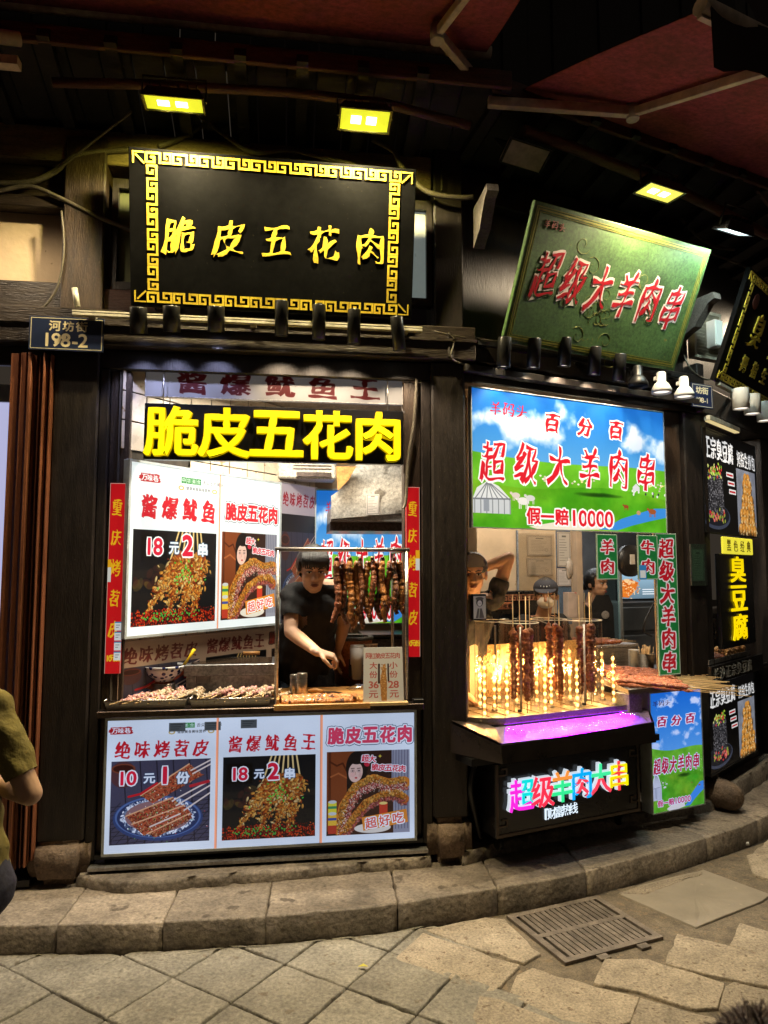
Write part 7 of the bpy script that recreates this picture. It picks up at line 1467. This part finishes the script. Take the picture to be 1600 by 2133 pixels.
# woman in side view
hd=loc(F2,1243,1216,1.62); at=(hd.x,1.7,.13); o_=V(at); R=Euler((.05,0,.20)).to_matrix().to_4x4()
sh=(hd+V((-.15,.02,-.22)),hd+V((.10,.10,-.22))); el=(sh[0]+V((-.03,-.03,-.27)),sh[1]+V((.06,.03,-.27))); wr=(el[0]+V((.10,-.18,-.02)),el[1]+V((.05,-.15,-.05)))
t,H=person('woman with dark tied hair and black apron, looking right beside the glass door',F2,at,0,hd-o_,R,(sh[0]-o_,sh[1]-o_),(el[0]-o_,el[1]-o_),(wr[0]-o_,wr[1]-o_),V((0,.06,.85)),
  [dict(wrist=wr[0]-o_,fwd=(.3,-1,-.2),palm=(0,0,-1),side=(1,0,0),curl=.5),dict(wrist=wr[1]-o_,fwd=(.2,-1,-.2),palm=(0,0,-1),side=(-1,0,0),curl=.5)],skin2,M('dark_grey_tee',(.035,.032,.032),.85,0,(9,.3),(14,.5,.02)),jeans,((V((-.1,0,.46)),V((-.1,.05,0))),(V((.1,0,.46)),V((.1,.05,0)))),vox=.007)
face_parts(t,R,H,1.0); part(t,'hair',hair_mesh(R,H,1.02,.060,-.075,1.03,-.02),hair); part(t,'hair_bun',MB().ell(H+R@V((0,.12,-.03)),(.035,.035,.035),12,8),hair)
part(t,'apron',MB().prism([(sh[1].x-o_.x-.24,.80),(sh[1].x-o_.x+.03,.80),(sh[1].x-o_.x+.02,1.12),(sh[1].x-o_.x-.03,1.22),(sh[1].x-o_.x-.17,1.22),(sh[1].x-o_.x-.24,1.12)],-.15,-.14),shirt_black,.004)
part(t,'apron_print',MB().ell(V((sh[1].x-o_.x-.08,-.155,1.05)),(.045,.003,.035),16,6),M('grey_emblem',(.3,.28,.26),.6))
# passer-by at the left edge, seen from behind, in an olive t-shirt
FP=Fr(-1.705,2.22,0)
t,H=person('passer-by in a mustard olive t-shirt with bent arm at the left picture edge',FP,(0,0,0),0,V((.15,.02,1.40)),Euler((0,0,2.6)).to_matrix().to_4x4(),(V((.16,-.06,1.17)),V((.50,.0,1.14))),(V((-.08,-.15,.90)),V((.640,-.02,.885))),(V((.0,.12,.85)),V((.36,.20,.87))),V((.39,.05,.62)),
  [dict(wrist=V((.0,.12,.85)),fwd=(.3,1,0),palm=(0,0,-1),side=(1,0,0),curl=.5),dict(wrist=V((.36,.20,.87)),fwd=(-.9,.4,0),palm=(0,0,-1),side=(-1,0,0),curl=.5)],skin,shirt_olive,M('navy_trousers',(.03,.03,.06),.85,0,(9,.3),(20,.4,.02)),((V((.20,.05,.34)),V((.10,.08,0))),(V((.36,.05,.34)),V((.26,.08,0)))),sleeve=.76,s=.94,belly=.112)
part(t,'hair',hair_mesh(Euler((0,0,2.6)).to_matrix().to_4x4(),H,1.03,.05,-.07,1.03,.0),hair)
part(t,'bag_strap',MB().tube([(.40,-.115,1.19),(.33,-.13,1.05),(.36,-.12,.95),(.42,-.09,.86)],.018,8),black_metal)
# child whose dark hair shows at the bottom right corner
c0=W.g(1562,2192,1.10); FC=Fr(c0.x+.03,c0.y-.02,0)
R=Euler((.1,0,3.4)).to_matrix().to_4x4()
t,H=person('small child at the bottom right corner, only the tousled dark hair in view',FC,(0,0,0),0,V((0,0,.995)),R,(V((-.12,0,.83)),V((.12,0,.83))),(V((-.16,0,.63)),V((.16,0,.63))),(V((-.16,.08,.46)),V((.16,.08,.46))),V((0,0,.52)),
  [dict(wrist=V((-.16,.08,.38)),fwd=(0,.2,-1),palm=(1,0,0),side=(0,1,0),curl=.4,s=.65),dict(wrist=V((.16,.08,.38)),fwd=(0,.2,-1),palm=(-1,0,0),side=(0,1,0),curl=.4,s=.65)],skin,M('brown_tee',(.12,.07,.04),.85),jeans,((V((-.07,0,.23)),V((-.07,0,0))),(V((.07,0,.23)),V((.07,0,0)))),s=.80,sleeve=.5)
hm=hair_mesh(R,H,1.05,.05,-.07,1.0,.0); part(t,'hair',hm,hair)
tf=MB(); rf=random.Random(8)
for k in range(5200):
    a=rf.uniform(0,6.28); e=math.acos(rf.uniform(-.1,1)); d=V((math.sin(e)*math.cos(a),math.sin(e)*math.sin(a),math.cos(e))); p=H+V((d.x*.09,d.y*.106,.03+d.z*.103)); q=(V((0,0,-1))-d*(-d.z)+V((.5,.3,0))+V((rf.uniform(-1,1),rf.uniform(-1,1),rf.uniform(-1,1)))*.45).normalized()
    tf.tube([p,p+d*.004+q*.010,p+d*.002+q*.022],[.0012,.0010,.0003],3,False)
part(t,'hair_strands',tf,M('dark_brown_hair',(.05,.025,.015),.5),kind='stuff')
# glyph helper is no longer needed
bpy.data.objects.remove(_to); bpy.data.curves.remove(_tc)
